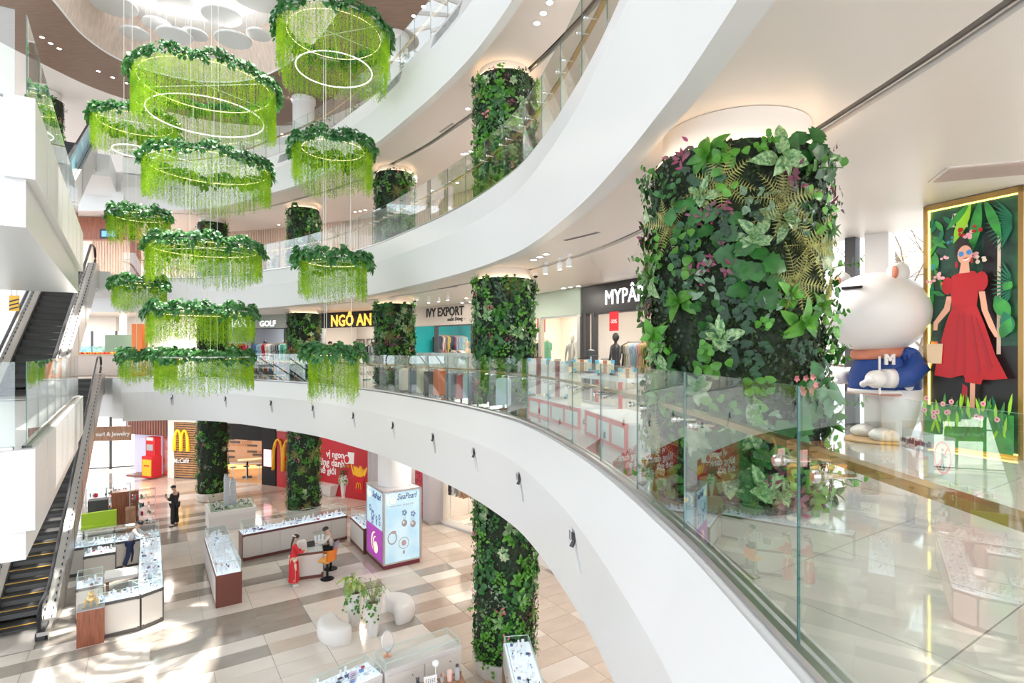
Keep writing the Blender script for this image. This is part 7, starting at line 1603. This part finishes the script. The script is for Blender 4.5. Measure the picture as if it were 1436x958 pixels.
for px, o, z, w_, h, c, st, cor, lab in ((756, 0.85, 0.34, 0.42, 0.70, 'white', 'maroon', True, 'big white case with maroon band, left one on the platform'), (782, 0.85, 0.34, 0.40, 0.66, 'white', 'maroon', True, 'big white case with maroon band, right one on the platform'), (806, 0.60, 0.30, 0.22, 0.52, 'ivory', None, False, 'slim ivory case standing before the trunks'), (706, 0.45, 0.0, 0.30, 0.62, 'pale blue', None, False, 'pale blue-grey suitcase alone on the floor below the orange one')):
    p, a = inside(px, o); suitcase(lab, p, Z1 + z, -0.12, w_, h, 0.26, c, strap=st, corners=cor, stripe=st is None)
p, a = inside(703, 2.2); t = thing('glass_stand', 'low grey display stand carrying the upper orange suitcase', 'stand', (p.x, p.y, Z1), a); mb = MB(); mb.box((0, 0, 0.22), (0.9, 0.5, 0.44)); mb.build('body', M_frosted, t); mb = MB(); mb.box((0, 0, 0.45), (0.94, 0.54, 0.02)); mb.build('top', M_redc, t)
suitcase('orange suitcase raised on a stand, right of the nearest planted column', p, Z1 + 0.46, a, 0.22, 0.44, 0.24, 'orange')
p, a = inside(728, 2.0); suitcase('brown trunk printed with letters, lower of the pair', p, Z1 + 0.36, -0.05, 0.44, 0.26, 0.3, 'brown', strap=None, stripe=False); suitcase('blush travel trunk with brown straps, upper of the pair', p, Z1 + 0.70, -0.05, 0.46, 0.24, 0.3, 'blush', strap='brown', stripe=False)
t = thing('trunk_stand', 'plain stand under the two stacked trunks', 'stand', (p.x, p.y, Z1), a); mb = MB(); mb.box((0, 0, 0.17), (0.7, 0.5, 0.34)); mb.build('body', M_frosted, t); mb = MB(); mb.box((0, 0, 0.35), (0.74, 0.54, 0.02)); mb.build('top', M_redc, t)
TP = []
for px, w_, lab in ((816, 0.34, 'ivory trunk with brown band and blue corners, leftmost of three'), (848, 0.32, 'ivory trunk with brown band and blue corners, middle of three'), (879, 0.26, 'ivory trunk with brown band and blue corners, rightmost and lowest of three')):
    p, a = inside(px, 1.5); TP.append((p, a)); suitcase(lab, p, Z1 + (0.80 if px < 870 else 0.70), -0.12, w_, 0.22 if px < 870 else 0.20, 0.26, 'ivory', 'ivory trunks with blue corners', strap='brown', corners=True, stripe=False)
t = thing('clothes_table', 'long white table with folded pink and grey shirts behind the glass', 'table', (TP[1][0].x, TP[1][0].y, Z1), TP[1][1]); mb = MB(); mb.box((0.0, 0.12, 0.76), (2.5, 0.72, 0.06)); mb.build('top', M_wht, t); mb = MB(); [mb.box((s * 1.15, e * 0.36 + 0.05, 0.37), (0.05, 0.05, 0.73)) for s in (-1, 1) for e in (-1, 1)]; mb.build('legs', M_redc, t)
rr = random.Random(12); ca, sa = math.cos(TP[1][1]), math.sin(TP[1][1])
for k in range(9):
    lx, ly = -1.0 + 0.25 * k, 0.30; c = ('pink', 'grey', 'pink', 'white', 'pink', 'sky', 'grey', 'pink', 'white')[k]
    q = thing('folded_shirt', 'folded %s shirt on the long table, %s' % ({'sky': 'pale blue'}.get(c, c), ('far left', 'second from left', 'third from left', 'fourth from left', 'in the middle', 'right of the middle', 'third from right', 'second from right', 'far right')[k]), 'shirt', (TP[1][0].x + ca * lx - sa * ly, TP[1][0].y + sa * lx + ca * ly, Z1 + 0.79), TP[1][1] + rr.uniform(-0.2, 0.2), 'folded shirts on the long table')
    mb = MB(); mb.bev_prism([(-0.11, -0.14), (0.11, -0.14), (0.11, 0.14), (-0.11, 0.14)], 0, 0.05, 0.015); mb.build('body', CLOTH[CI[c]], q); mb = MB(); mb.box((0, -0.10, 0.054), (0.09, 0.05, 0.014)); mb.build('collar', CLOTH[CI[c]], q)
a0, _ = inside(584, 2.1); b0, _ = inside(654, 2.1); t = thing('frosted_counter', 'long frosted glass counter front behind the row of suitcases', 'counter', (a0.x, a0.y, Z1)); L = (b0 - a0).length; n = nrm(a0, b0); d = (b0 - a0).normalized()
for k in range(6): mb = MB(); p, q = a0 + d * (L * k / 6 + 0.01), a0 + d * (L * (k + 1) / 6 - 0.01); mb.prism([p, q, q - n * 0.05, p - n * 0.05], Z1 + 0.05, Z1 + 1.16); mb.build('frosted_panel', M_frosted, t, world=True)
mb = MB(); mb.prism([a0 - n * 0.05, b0 - n * 0.05, b0 - n * 0.6, a0 - n * 0.6], Z1, Z1 + 1.15); mb.build('body', M_sage2, t, world=True)
x, y = (815 - 718) / FPX * 11.5, 11.5; t = thing('hat_stand', 'dark hat on a stand in the middle of the first balcony shop', 'hat', ((829 - 718) / FPX * 11.5, 11.5, Z1)); mb = MB(); mb.lathe([(0.15, 0), (0.15, 0.02), (0.012, 0.03), (0.012, 1.12)], 12); mb.build('stand', M_steel, t); mb = MB(); mb.lathe([(0.17, 1.12), (0.17, 1.135), (0.10, 1.14), (0.09, 1.24), (0.05, 1.26), (0.001, 1.262)], 16); mb.build('hat', M_dark, t)

# ceiling fittings
M_lampface = mat('lamp_face', (1, 1, 1), emit=(1.0, 0.96, 0.9), es=8)
def fitting(kind, label, px, py, z, group=None):
    x, y = gp(px, py, z)
    if kind == 'down':
        t = thing('downlight', label, 'ceiling light', (x, y, z), 0, group); mb = MB(); mb.lathe([(0.075, -0.001), (0.085, -0.006), (0.085, -0.012), (0.062, -0.012)], 18); mb.build('bezel', M_wht, t); mb = MB(); mb.lathe([(0.062, -0.012), (0.001, -0.013)], 16); mb.build('lens', M_lampface, t)
    elif kind == 'track':
        t = thing('track_spotlight', label, 'spotlight', (x, y, z), 0.4, group); mb = MB(); mb.box((0, 0, -0.02), (0.10, 0.035, 0.04)); mb.tube([(0, 0, -0.03), (0, 0, -0.10)], 0.01, 6); mb.build('arm', M_wht, t); mb = MB(); mb.lathe([(0.045, -0.25), (0.05, -0.24), (0.05, -0.10), (0.02, -0.09)], 14); mb.build('head', M_wht, t); mb = MB(); mb.lathe([(0.001, -0.252), (0.042, -0.251)], 12); mb.build('lens', M_lampface, t)
    elif kind == 'dome':
        t = thing('security_camera', label, 'camera', (x, y, z)); mb = MB(); mb.lathe([(0.07, 0), (0.07, -0.06), (0.06, -0.07)], 14); mb.build('housing', M_wht, t); mb = MB(); mb.sphere((0, 0, -0.07), 0.055, 12, 8); mb.build('lens', M_black, t, smooth=True)
    elif kind == 'slot':
        t = thing('slot_diffuser', label, 'air vent', (x, y, z), group[1]); L = group[0]; mb = MB(); mb.box((0, 0, -0.004), (L, 0.10, 0.01)); mb.build('frame', M_ceil, t); mb = MB(); mb.box((0, 0.022, -0.011), (L - 0.04, 0.016, 0.006)); mb.box((0, -0.022, -0.011), (L - 0.04, 0.016, 0.006)); mb.build('slot', M_groove, t)
    return t
D1 = 'small round downlights of the first balcony ceiling'
for i, (px, py) in enumerate(((748, 364), (757, 360), (766, 356), (790, 404), (800, 402.5), (811, 401), (654, 418), (660, 423.5), (603, 435), (648, 424.5), (566, 439), (572, 437.5))): fitting('down', 'small round downlight on the first balcony ceiling, %s' % ('left of the track lamps', 'between track lamps, middle', 'between track lamps, right', 'left of three over the pale green board', 'middle of three over the pale green board', 'right of three over the pale green board', 'beside the nearest column, upper', 'beside the nearest column, lower', 'above the beige board, left', 'above the beige board, right', 'above the gold letters, left', 'above the gold letters, right')[i], px, py, C1)
for i, (px, py) in enumerate(((753, 32), (762, 18), (771, 3), (656, 152), (649, 216), (654, 215), (661, 212), (391, 315), (498, 297), (505, 296), (512, 294.5), (606, 267), (641, 256))): fitting('down', 'small round downlight on the second balcony ceiling, %s' % ('lowest of the three at the top', 'middle of the three at the top', 'uppermost of the three at the top', 'alone left of the nearest column', 'left of three behind the nearest column', 'middle of three behind the nearest column', 'right of three behind the nearest column', 'left of the fourth column', 'left of three between columns', 'middle of three between columns', 'right of three between columns', 'low one right of the middle column', 'far one right of the middle column')[i], px, py, C2)
for i, (px, py) in enumerate(((59, 52), (71, 60.5), (83, 68), (138, 99.5), (158, 108.5), (178, 116.5), (580, 22), (594, 9))): fitting('down', 'small square-looking downlight in the wooden roof, %s' % ('first of the upper left three', 'second of the upper left three', 'third of the upper left three', 'first of the three by the large chandelier', 'second of the three by the large chandelier', 'third of the three by the large chandelier', 'lower one by the top glass railing', 'upper one by the top glass railing')[i], px, py, ZR)
for i, (px, py) in enumerate(((765, 368), (785, 361), (798, 356), (601, 415), (615, 413), (628, 410.5))): fitting('track', 'white track spotlight on the first balcony ceiling, %s' % ('left of the near three', 'middle of the near three', 'right of the near three', 'left of the far three', 'middle of the far three', 'right of the far three')[i], px, py, C1)
fitting('dome', 'small dome camera under the ceiling right of the nearest column', 751, 383, C1); fitting('dome', 'small dome camera under the ceiling right of the middle column', 582, 419, C1)
fitting('slot', 'twin-slot air vent in the first balcony ceiling near the huge column', 815, 331, C1, (0.85, 2.2)); fitting('slot', 'twin-slot air vent in the second balcony ceiling', 626, 179, C2, (0.85, 2.2)); fitting('slot', 'twin-slot air vent over the beige board', 628, 403, C1, (0.9, 2.4))
x, y = gp(1395, 238, C1); t = thing('vent_grille', 'beige square louvre vent in the ceiling above the lit poster', 'air vent', (x, y, C1), -0.35); mb = MB(); mb.box((0, 0, -0.005), (1.0, 0.55, 0.012)); mb.build('frame', M_ceil, t)
for k in range(14): mb = MB(); mb.box((0, -0.23 + k * 0.035, -0.016), (0.92, 0.014, 0.012)); mb.build('louvre', mat('louvre_beige', (0.5, 0.40, 0.36), 0.5), t)
# niche spotlights in the fascia
for i, s in enumerate(s_n):
    p, n = edge_at(s, 0.235); t = thing('niche_spotlight', 'small lamp recessed in the first balcony fascia, number order %s' % 'left to right', 'spotlight', (p.x, p.y, 5.40), math.atan2(n.y, n.x), 'lamps in the slots of the first balcony fascia')
    t['label'] = 'small lamp in the first balcony fascia, ' + ('leftmost slot', 'second slot from the left', 'third slot from the left', 'fourth slot from the left', 'fifth slot, behind the hanging strands', 'sixth slot from the left', 'seventh slot from the left', 'third slot from the right', 'second slot from the right', 'largest and nearest slot')[i]
    mb = MB(); mb.box((0.03, 0, 0.02), (0.07, 0.06, 0.07)); mb.tube([(0.02, 0, 0.0), (0.06, 0, -0.10)], [0.02, 0.028], 8); mb.build('housing', M_dark, t); mb = MB(); mb.box((0.075, 0, 0.03), (0.01, 0.07, 0.10)); mb.build('plate', M_steel, t)

# a few more potted plants on the balconies
for px, o, z, sc, lab in ((577, 1.3, Z3, 1.15, 'broad-leaved potted plant behind the top glass railing, right of the white column'), (453, 1.2, Z3, 1.0, 'potted plant behind the top railing between the chandelier cables'), (345, 1.2, Z3, 1.0, 'dark potted plant behind the top railing right of the largest chandelier'), (500, 1.3, Z3, 0.9, 'small potted plant behind the top railing, left of the broad-leaved one')):
    p, a = inside(px, o); c = dup(FAN); c.location = (p.x, p.y, z); c['label'] = lab; c['group'] = 'potted plants on the top balcony'; c.scale = (sc,) * 3
c = dup(FAN); c.location = (-23.2, 26.3, Z1); c['label'] = 'tall leafy potted plant beyond the left rail of the middle escalator'; c.scale = (1.35,) * 3
# ================================================================ people
M_skin = mat('skin', (0.62, 0.38, 0.27), 0.5); M_hair = mat('black_hair', (0.012, 0.010, 0.009), 0.35)
M_eye = mat('eye_dark', (0.02, 0.015, 0.01), 0.3); M_lip = mat('lip', (0.45, 0.12, 0.10), 0.5)
def skin_mesh(name, V, E, R, m, parent, sub=2, root=0):
    me = bpy.data.meshes.new(name); me.from_pydata(V, E, []); me.materials.append(m); o = bpy.data.objects.new(name, me); COL.objects.link(o); o.parent = parent
    md = o.modifiers.new('Skin', 'SKIN'); md.use_smooth_shade = True; md.branch_smoothing = 0.4
    for i, r in enumerate(R):
        r = r if isinstance(r, tuple) else (r, r); me.skin_vertices[0].data[i].radius = r; me.skin_vertices[0].data[i].use_root = (i == root)
    s = o.modifiers.new('Sub', 'SUBSURF'); s.levels = s.render_levels = sub; return o
class Sk:
    def __init__(s): s.V = []; s.E = []; s.R = []
    def v(s, p, r, prev=None):
        s.V.append(tuple(p)); s.R.append(r)
        if prev is not None: s.E.append((prev, len(s.V) - 1))
        return len(s.V) - 1
def hand(k, w, dirv, palm, side):
    """palm and five bent fingers growing from wrist vertex w"""
    p = Vector(k.V[w]); d = Vector(dirv).normalized(); n = Vector(palm).normalized(); s = d.cross(n).normalized() * side
    c = k.v(p + d * 0.055, (0.026, 0.016), w)
    for i, (o_, L) in enumerate(((-0.027, 0.060), (-0.009, 0.072), (0.009, 0.068), (0.026, 0.052))):
        a = k.v(p + d * 0.090 + s * o_, 0.0085, c); b = k.v(p + d * (0.090 + L * 0.5) + s * o_ + n * 0.010, 0.008, a); k.v(p + d * (0.088 + L * 0.85) + s * o_ + n * 0.034, 0.0065, b)
    a = k.v(p + d * 0.035 - s * 0.035 + n * 0.008, 0.010, c); k.v(p + d * 0.075 - s * 0.052 + n * 0.022, 0.008, a)
def person(name, label, loc, rz, H, J, top=None, bottom=None, hairfn=None, shoes=None, female=False, short=False):
    """J: joints of a 1.70 m figure facing -y; scaled to height H"""
    t = thing(name, label, 'person', loc, rz); t.scale = (H / 1.70,) * 3; f = 0.93 if female else 1.0
    k = Sk(); P = {a: Vector(b) for a, b in J.items()}
    pel = k.v(P['pelvis'], (0.135 * f, 0.10 * f)); wa = k.v(P['waist'], (0.115 * f, 0.088 * f), pel); ch = k.v(P['chest'], (0.145 * f, 0.105 * f), wa); nk = k.v(P['neck'], 0.052 * f, ch); hb = k.v(P['headb'], 0.060, nk); hm = k.v(P['headm'], (0.078, 0.095), hb); k.v(P['headt'], (0.062, 0.075), hm)
    for s, S_ in ((-1, 'R'), (1, 'L')):
        sh = k.v(P['sh' + S_], 0.055 * f, ch); el = k.v(P['el' + S_], 0.040 * f, sh); wr = k.v(P['wr' + S_], 0.026 * f, el); hand(k, wr, P['wr' + S_] - P['el' + S_], J.get('palm' + S_, (0, 0, -1)), s)
        hp = k.v(P['hp' + S_], 0.085 * f, pel); kn = k.v(P['kn' + S_], 0.055 * f, hp); an = k.v(P['an' + S_], 0.036 * f, kn); k.v(P['toe' + S_], 0.030, an)
    skin_mesh('body', k.V, k.E, k.R, M_skin, t)
    # clothes follow the same joints
    if top:
        m, sl, hem, ex = top; k = Sk(); pe = k.v(P['pelvis'] + Vector((0, 0, hem)), (0.150 * f + ex, 0.118 * f + ex)); wa = k.v(P['waist'], (0.130 * f + ex * 0.6, 0.103 * f + ex * 0.6), pe); ch = k.v(P['chest'], (0.160 * f, 0.120 * f), wa); nk = k.v(P['chest'].lerp(P['neck'], 0.75), 0.064, ch)
        for S_ in 'RL': sh = k.v(P['sh' + S_], 0.070 * f, ch); el = k.v(P['el' + S_], 0.055 * f, sh); 
        k2 = k
        for S_, s in (('R', 0), ('L', 1)):
            el = k.V.index(tuple(P['el' + S_])); k.v(P['el' + S_].lerp(P['wr' + S_], sl), 0.043 * f, el)
        skin_mesh('top', k.V, k.E, k.R, m, t)
    if bottom:
        m, w_, leng = bottom; k = Sk(); pe = k.v(P['pelvis'], (0.148 * f, 0.115 * f))
        for S_ in 'RL': hp = k.v(P['hp' + S_], 0.098 * f, pe); kn = k.v(P['kn' + S_], 0.072 * f + w_ * 0.5, hp); k.v(P['kn' + S_].lerp(P['an' + S_], leng), 0.060 + w_, kn)
        skin_mesh('trousers', k.V, k.E, k.R, m, t)
    # face
    hc = P['headm']; fd = (Vector(J.get('look', (0, -1, 0)))).normalized(); sd_ = fd.cross(Vector((0, 0, 1))).normalized(); up = sd_.cross(fd)
    def fc(u, v, w_): return hc + sd_ * u + up * v + fd * w_
    mb = MB(); mb.tube([fc(0, 0.02, 0.088), fc(0, -0.012, 0.112), fc(0, -0.022, 0.095)], [0.008, 0.014, 0.008], 6); mb.build('nose', M_skin, t, smooth=True)
    for s in (-1, 1): mb = MB(); mb.sphere(fc(s * 0.030, 0.018, 0.086), 0.0095, 8, 6); mb.build('eye', M_eye, t, smooth=True); mb = MB(); mb.sphere(fc(s * 0.082, 0.0, 0.0), 0.020, 8, 6, sc=(0.6, 0.8, 1.2)); mb.build('ear', M_skin, t, smooth=True)
    mb = MB(); mb.sphere(fc(0, -0.048, 0.086), 0.018, 8, 5, sc=(1.2, 0.6, 0.4)); mb.build('mouth', M_lip, t, smooth=True)
    # hair cap
    mb = MB(); R3 = Matrix((sd_, -fd, up)).transposed().to_4x4(); rows = []
    for i in range(8):
        ph = (PI * 0.60) * i / 7
        rows.append([hc + R3.to_3x3() @ Vector((0.098 * math.sin(ph) * math.cos(a), 0.012 + 0.108 * math.sin(ph) * math.sin(a) , 0.038 + 0.108 * math.cos(ph) + (0.055 * (1 - math.sin(a)) * 0.5 * (i / 7) if True else 0))) for a in [2 * PI * q / 20 for q in range(20)]])
    mb.strip(rows, closed=True); mb.build('hair', M_hair, t, smooth=True)
    if hairfn:
        k = Sk(); b = -fd
        if hairfn == 'long':
            bk = Vector((0, 1, 0)); a = k.v(fc(0, 0.03, -0.06), (0.075, 0.05)); c = k.v(hc + bk * 0.105 + Vector((0, 0, -0.10)), (0.060, 0.035), a); d = k.v(hc + bk * 0.13 + Vector((0, 0, -0.24)), (0.055, 0.03), c); k.v(hc + bk * 0.135 + Vector((0, 0, -0.38)), (0.035, 0.02), d)
        else: a = k.v(fc(0, 0.07, -0.075), 0.045); k.v(fc(0, 0.10, -0.105), 0.035, a)
        skin_mesh('hair_length' if hairfn == 'long' else 'hair_bun', k.V, k.E, k.R, M_hair, t)
    for S_, s in (('R', -1), ('L', 1)):
        a, b = P['an' + S_], P['toe' + S_]; k = Sk(); u = k.v(a + Vector((0, 0.03, -0.045)), 0.040); v = k.v(a.lerp(b, 0.5) + Vector((0, 0, -0.02)), 0.042, u); k.v(b, 0.034, v); skin_mesh('shoe', k.V, k.E, k.R, shoes or M_black, t)
    return t
def base(): return dict(pelvis=(0, 0, 0.93), waist=(0, 0, 1.10), chest=(0, 0.0, 1.30), neck=(0, 0.0, 1.455), headb=(0, -0.01, 1.515), headm=(0, -0.02, 1.59), headt=(0, -0.015, 1.655),
    shR=(-0.175, 0.0, 1.395), shL=(0.175, 0.0, 1.395), elR=(-0.22, 0.02, 1.12), elL=(0.22, 0.02, 1.12), wrR=(-0.21, -0.08, 0.88), wrL=(0.21, -0.08, 0.88), hpR=(-0.09, 0, 0.90), hpL=(0.09, 0, 0.90), knR=(-0.10, -0.01, 0.49), knL=(0.10, -0.01, 0.49), anR=(-0.105, 0.03, 0.085), anL=(0.105, 0.03, 0.085), toeR=(-0.12, -0.13, 0.035), toeL=(0.12, -0.13, 0.035))
def facing(dx, dy): return math.atan2(dy, dx) + PI / 2
# man in black looking at his phone
J = base(); J.update(elL=(0.21, -0.05, 1.12), wrL=(0.10, -0.27, 1.24), palmL=(0, 0.3, 1), elR=(-0.24, -0.03, 1.13), wrR=(-0.06, -0.22, 1.12), palmR=(0.5, 0, 0.6), headm=(0, -0.045, 1.585), headt=(0, -0.05, 1.65), look=(0, -0.9, -0.35), anL=(0.15, 0.03, 0.085), toeL=(0.17, -0.13, 0.035), knL=(0.12, 0, 0.49))
x, y = gp(245, 738, 0); MAN = person('person', 'man in loose black shirt and trousers standing on the ground floor, looking at a phone', (x, y, 0), facing(-0.97, 0.10), 1.72, J, (mat('black_shirt', (0.018, 0.018, 0.02), 0.7), 0.65, -0.02, 0.035), (mat('black_trousers', (0.014, 0.014, 0.016), 0.7), 0.03, 0.93), None, M_dark)
q = thing('phone', 'dark phone held up by the man in black', 'phone', (x, y, 0), facing(-0.97, 0.10)); mb = MB(); mb.box((0.075, -0.345, 1.30), (0.075, 0.012, 0.15), M=None); mb.build('case', M_blkgl, q)
# woman in white blouse leaning on the kiosk
J = base(); J.update(pelvis=(0, 0.05, 0.93), waist=(0, 0.0, 1.09), chest=(0, -0.09, 1.27), neck=(0, -0.16, 1.41), headb=(0, -0.19, 1.465), headm=(0, -0.23, 1.53), headt=(0, -0.26, 1.59), shR=(-0.16, -0.10, 1.36), shL=(0.16, -0.10, 1.36), elR=(-0.20, -0.27, 1.16), elL=(0.20, -0.27, 1.16), wrR=(-0.11, -0.46, 1.12), wrL=(0.11, -0.46, 1.12), palmR=(0.4, 0, -1), palmL=(-0.4, 0, -1), hpR=(-0.09, 0.05, 0.90), hpL=(0.09, 0.05, 0.90), knR=(-0.10, 0.08, 0.49), knL=(0.10, 0.0, 0.49), anR=(-0.10, 0.22, 0.085), anL=(0.10, 0.06, 0.085), toeR=(-0.11, 0.07, 0.035), toeL=(0.11, -0.09, 0.035), look=(0, -0.75, -0.65))
x, y = gp(185, 796, 0); WO = person('person', 'woman in white blouse and navy trousers leaning over the left kiosk counter', (x, y, 0), facing(0.93, 0.30), 1.63, J, (mat('white_blouse', (0.80, 0.78, 0.80), 0.7), 0.8, 0.02, 0.0), (CLOTH[7], 0.02, 0.93), 'bun', M_wht, True)
# woman in a red long dress
J = base(); J.update(elL=(0.19, -0.10, 1.14), wrL=(0.09, -0.32, 1.10), elR=(-0.19, -0.10, 1.14), wrR=(-0.09, -0.33, 1.10), palmL=(-0.4, 0, -1), palmR=(0.4, 0, -1), headm=(0, -0.05, 1.58), headt=(0, -0.065, 1.64), look=(0, -0.8, -0.5))
x, y = gp(413, 821, 0); x -= 0.02; WR_ = person('person', 'woman in long red dress with pale trousers standing at the cream desk', (x, y, 0), facing(0.80, 0.60), 1.60, J, (M_redc, 0.85, 0.02, 0.0), (mat('cream_trousers', (0.78, 0.66, 0.52), 0.7), 0.03, 0.95), 'long', M_wht, True)
mb = MB()
for s in (-1, 1):   # front and back panels of the dress
    rows = []
    for z, w_, dd in ((1.10, 0.125, 0.105), (0.95, 0.160, 0.135), (0.80, 0.170, 0.150), (0.55, 0.175, 0.155), (0.30, 0.185, 0.165), (0.13, 0.190, 0.17)):
        a0_ = 0.04 if z < 0.93 else 0.0; rows.append([(w_ * math.cos(a), s * dd * math.sin(a) + 0.008 * math.sin(6 * a), z) for a in np.linspace(a0_, PI - a0_, 12)])
    mb.strip(rows)
mb.build('dress_panels', M_redc, WR_, smooth=True)
mb = MB(); mb.lathe([(0.085, 0), (0.088, 0.02), (0.083, 0.035)], 14, M=Matrix.Translation((0, -0.03, 1.655)) @ Matrix.Rotation(0.3, 4, 'X')); mb.build('head_band', mat('cream_band', (0.8, 0.68, 0.5), 0.6), WR_, smooth=True)
# seated woman
J = base(); J.update(pelvis=(0, 0.05, 0.75), waist=(0, 0.03, 0.91), chest=(0, -0.04, 1.09), neck=(0, -0.09, 1.235), headb=(0, -0.115, 1.29), headm=(0, -0.15, 1.36), headt=(0, -0.17, 1.42), shR=(-0.16, -0.05, 1.18), shL=(0.16, -0.05, 1.18), elR=(-0.21, -0.22, 1.0), elL=(0.21, -0.22, 1.0), wrR=(-0.12, -0.44, 0.97), wrL=(0.12, -0.44, 0.97), palmR=(0.3, 0, -1), palmL=(-0.3, 0, -1), hpR=(-0.09, 0.02, 0.74), hpL=(0.09, 0.02, 0.74), knR=(-0.09, -0.40, 0.74), knL=(0.09, -0.40, 0.74), anR=(-0.08, -0.30, 0.34), anL=(0.08, -0.30, 0.34), toeR=(-0.08, -0.43, 0.27), toeL=(0.08, -0.43, 0.27), look=(0, -0.75, -0.6))
x, y = SEAT2.location.x, SEAT2.location.y; fa = facing(-0.97, -0.22); WS = person('person', 'seated woman in beige blouse and black skirt working at the cream desk', (x, y, 0), fa, 1.66, J, (mat('beige_blouse', (0.66, 0.60, 0.54), 0.7), 0.85, 0.02, 0.0), (M_black, 0.02, 0.35), 'bun', M_black, True)
# staff member on the first balcony, seen from the shoulders up over the chandelier
k_ = 463; d_ = 25.4; J = base(); person('person', 'dark-haired person in a cream top behind the lowest right chandelier, before the framed pictures', ((k_ - 718) / FPX * d_, d_, Z1), 0.3, 1.62, J, (CLOTH[3], 0.5, 0, 0.0), (M_black, 0.02, 0.9), None, None, True)
# ================================================================ lamps of the corridors
def along_edge(px, o): s = arc_of(px, -o); return edge_at(s, -o)[0]
for z, pw in ((C1, 45), (C2, 50)):
    for s in np.linspace(6, ARC[-1] - 1, 9):
        p, n = edge_at(s, -3.0); area((p.x, p.y, z - 0.03), 0.22, pw, (1, 0.93, 0.86), name='corridor_downlight')
for s in np.linspace(12, ARC[-1] - 1, 7):
    p, n = edge_at(s, -2.6); area((p.x, p.y, C0 - 0.03), 0.22, 40, (1, 0.90, 0.80), name='ground_downlight')
for s in np.linspace(12, ARC[-1] - 1, 6):
    p, n = edge_at(s, -2.0); area((p.x, p.y, ZR - 0.05), 0.22, 60, (1, 0.93, 0.86), name='roof_downlight')
for x, y, z in ((-19, 29, C1 - 0.05), (-24, 28.5, C1 - 0.05), (-20, 29, C0 - 0.05), (-20, 28, C2 - 0.05), (-26, 28, C2 - 0.05)): area((x, y, z), 0.4, 110, (1, 0.93, 0.86), name='court_lamp')
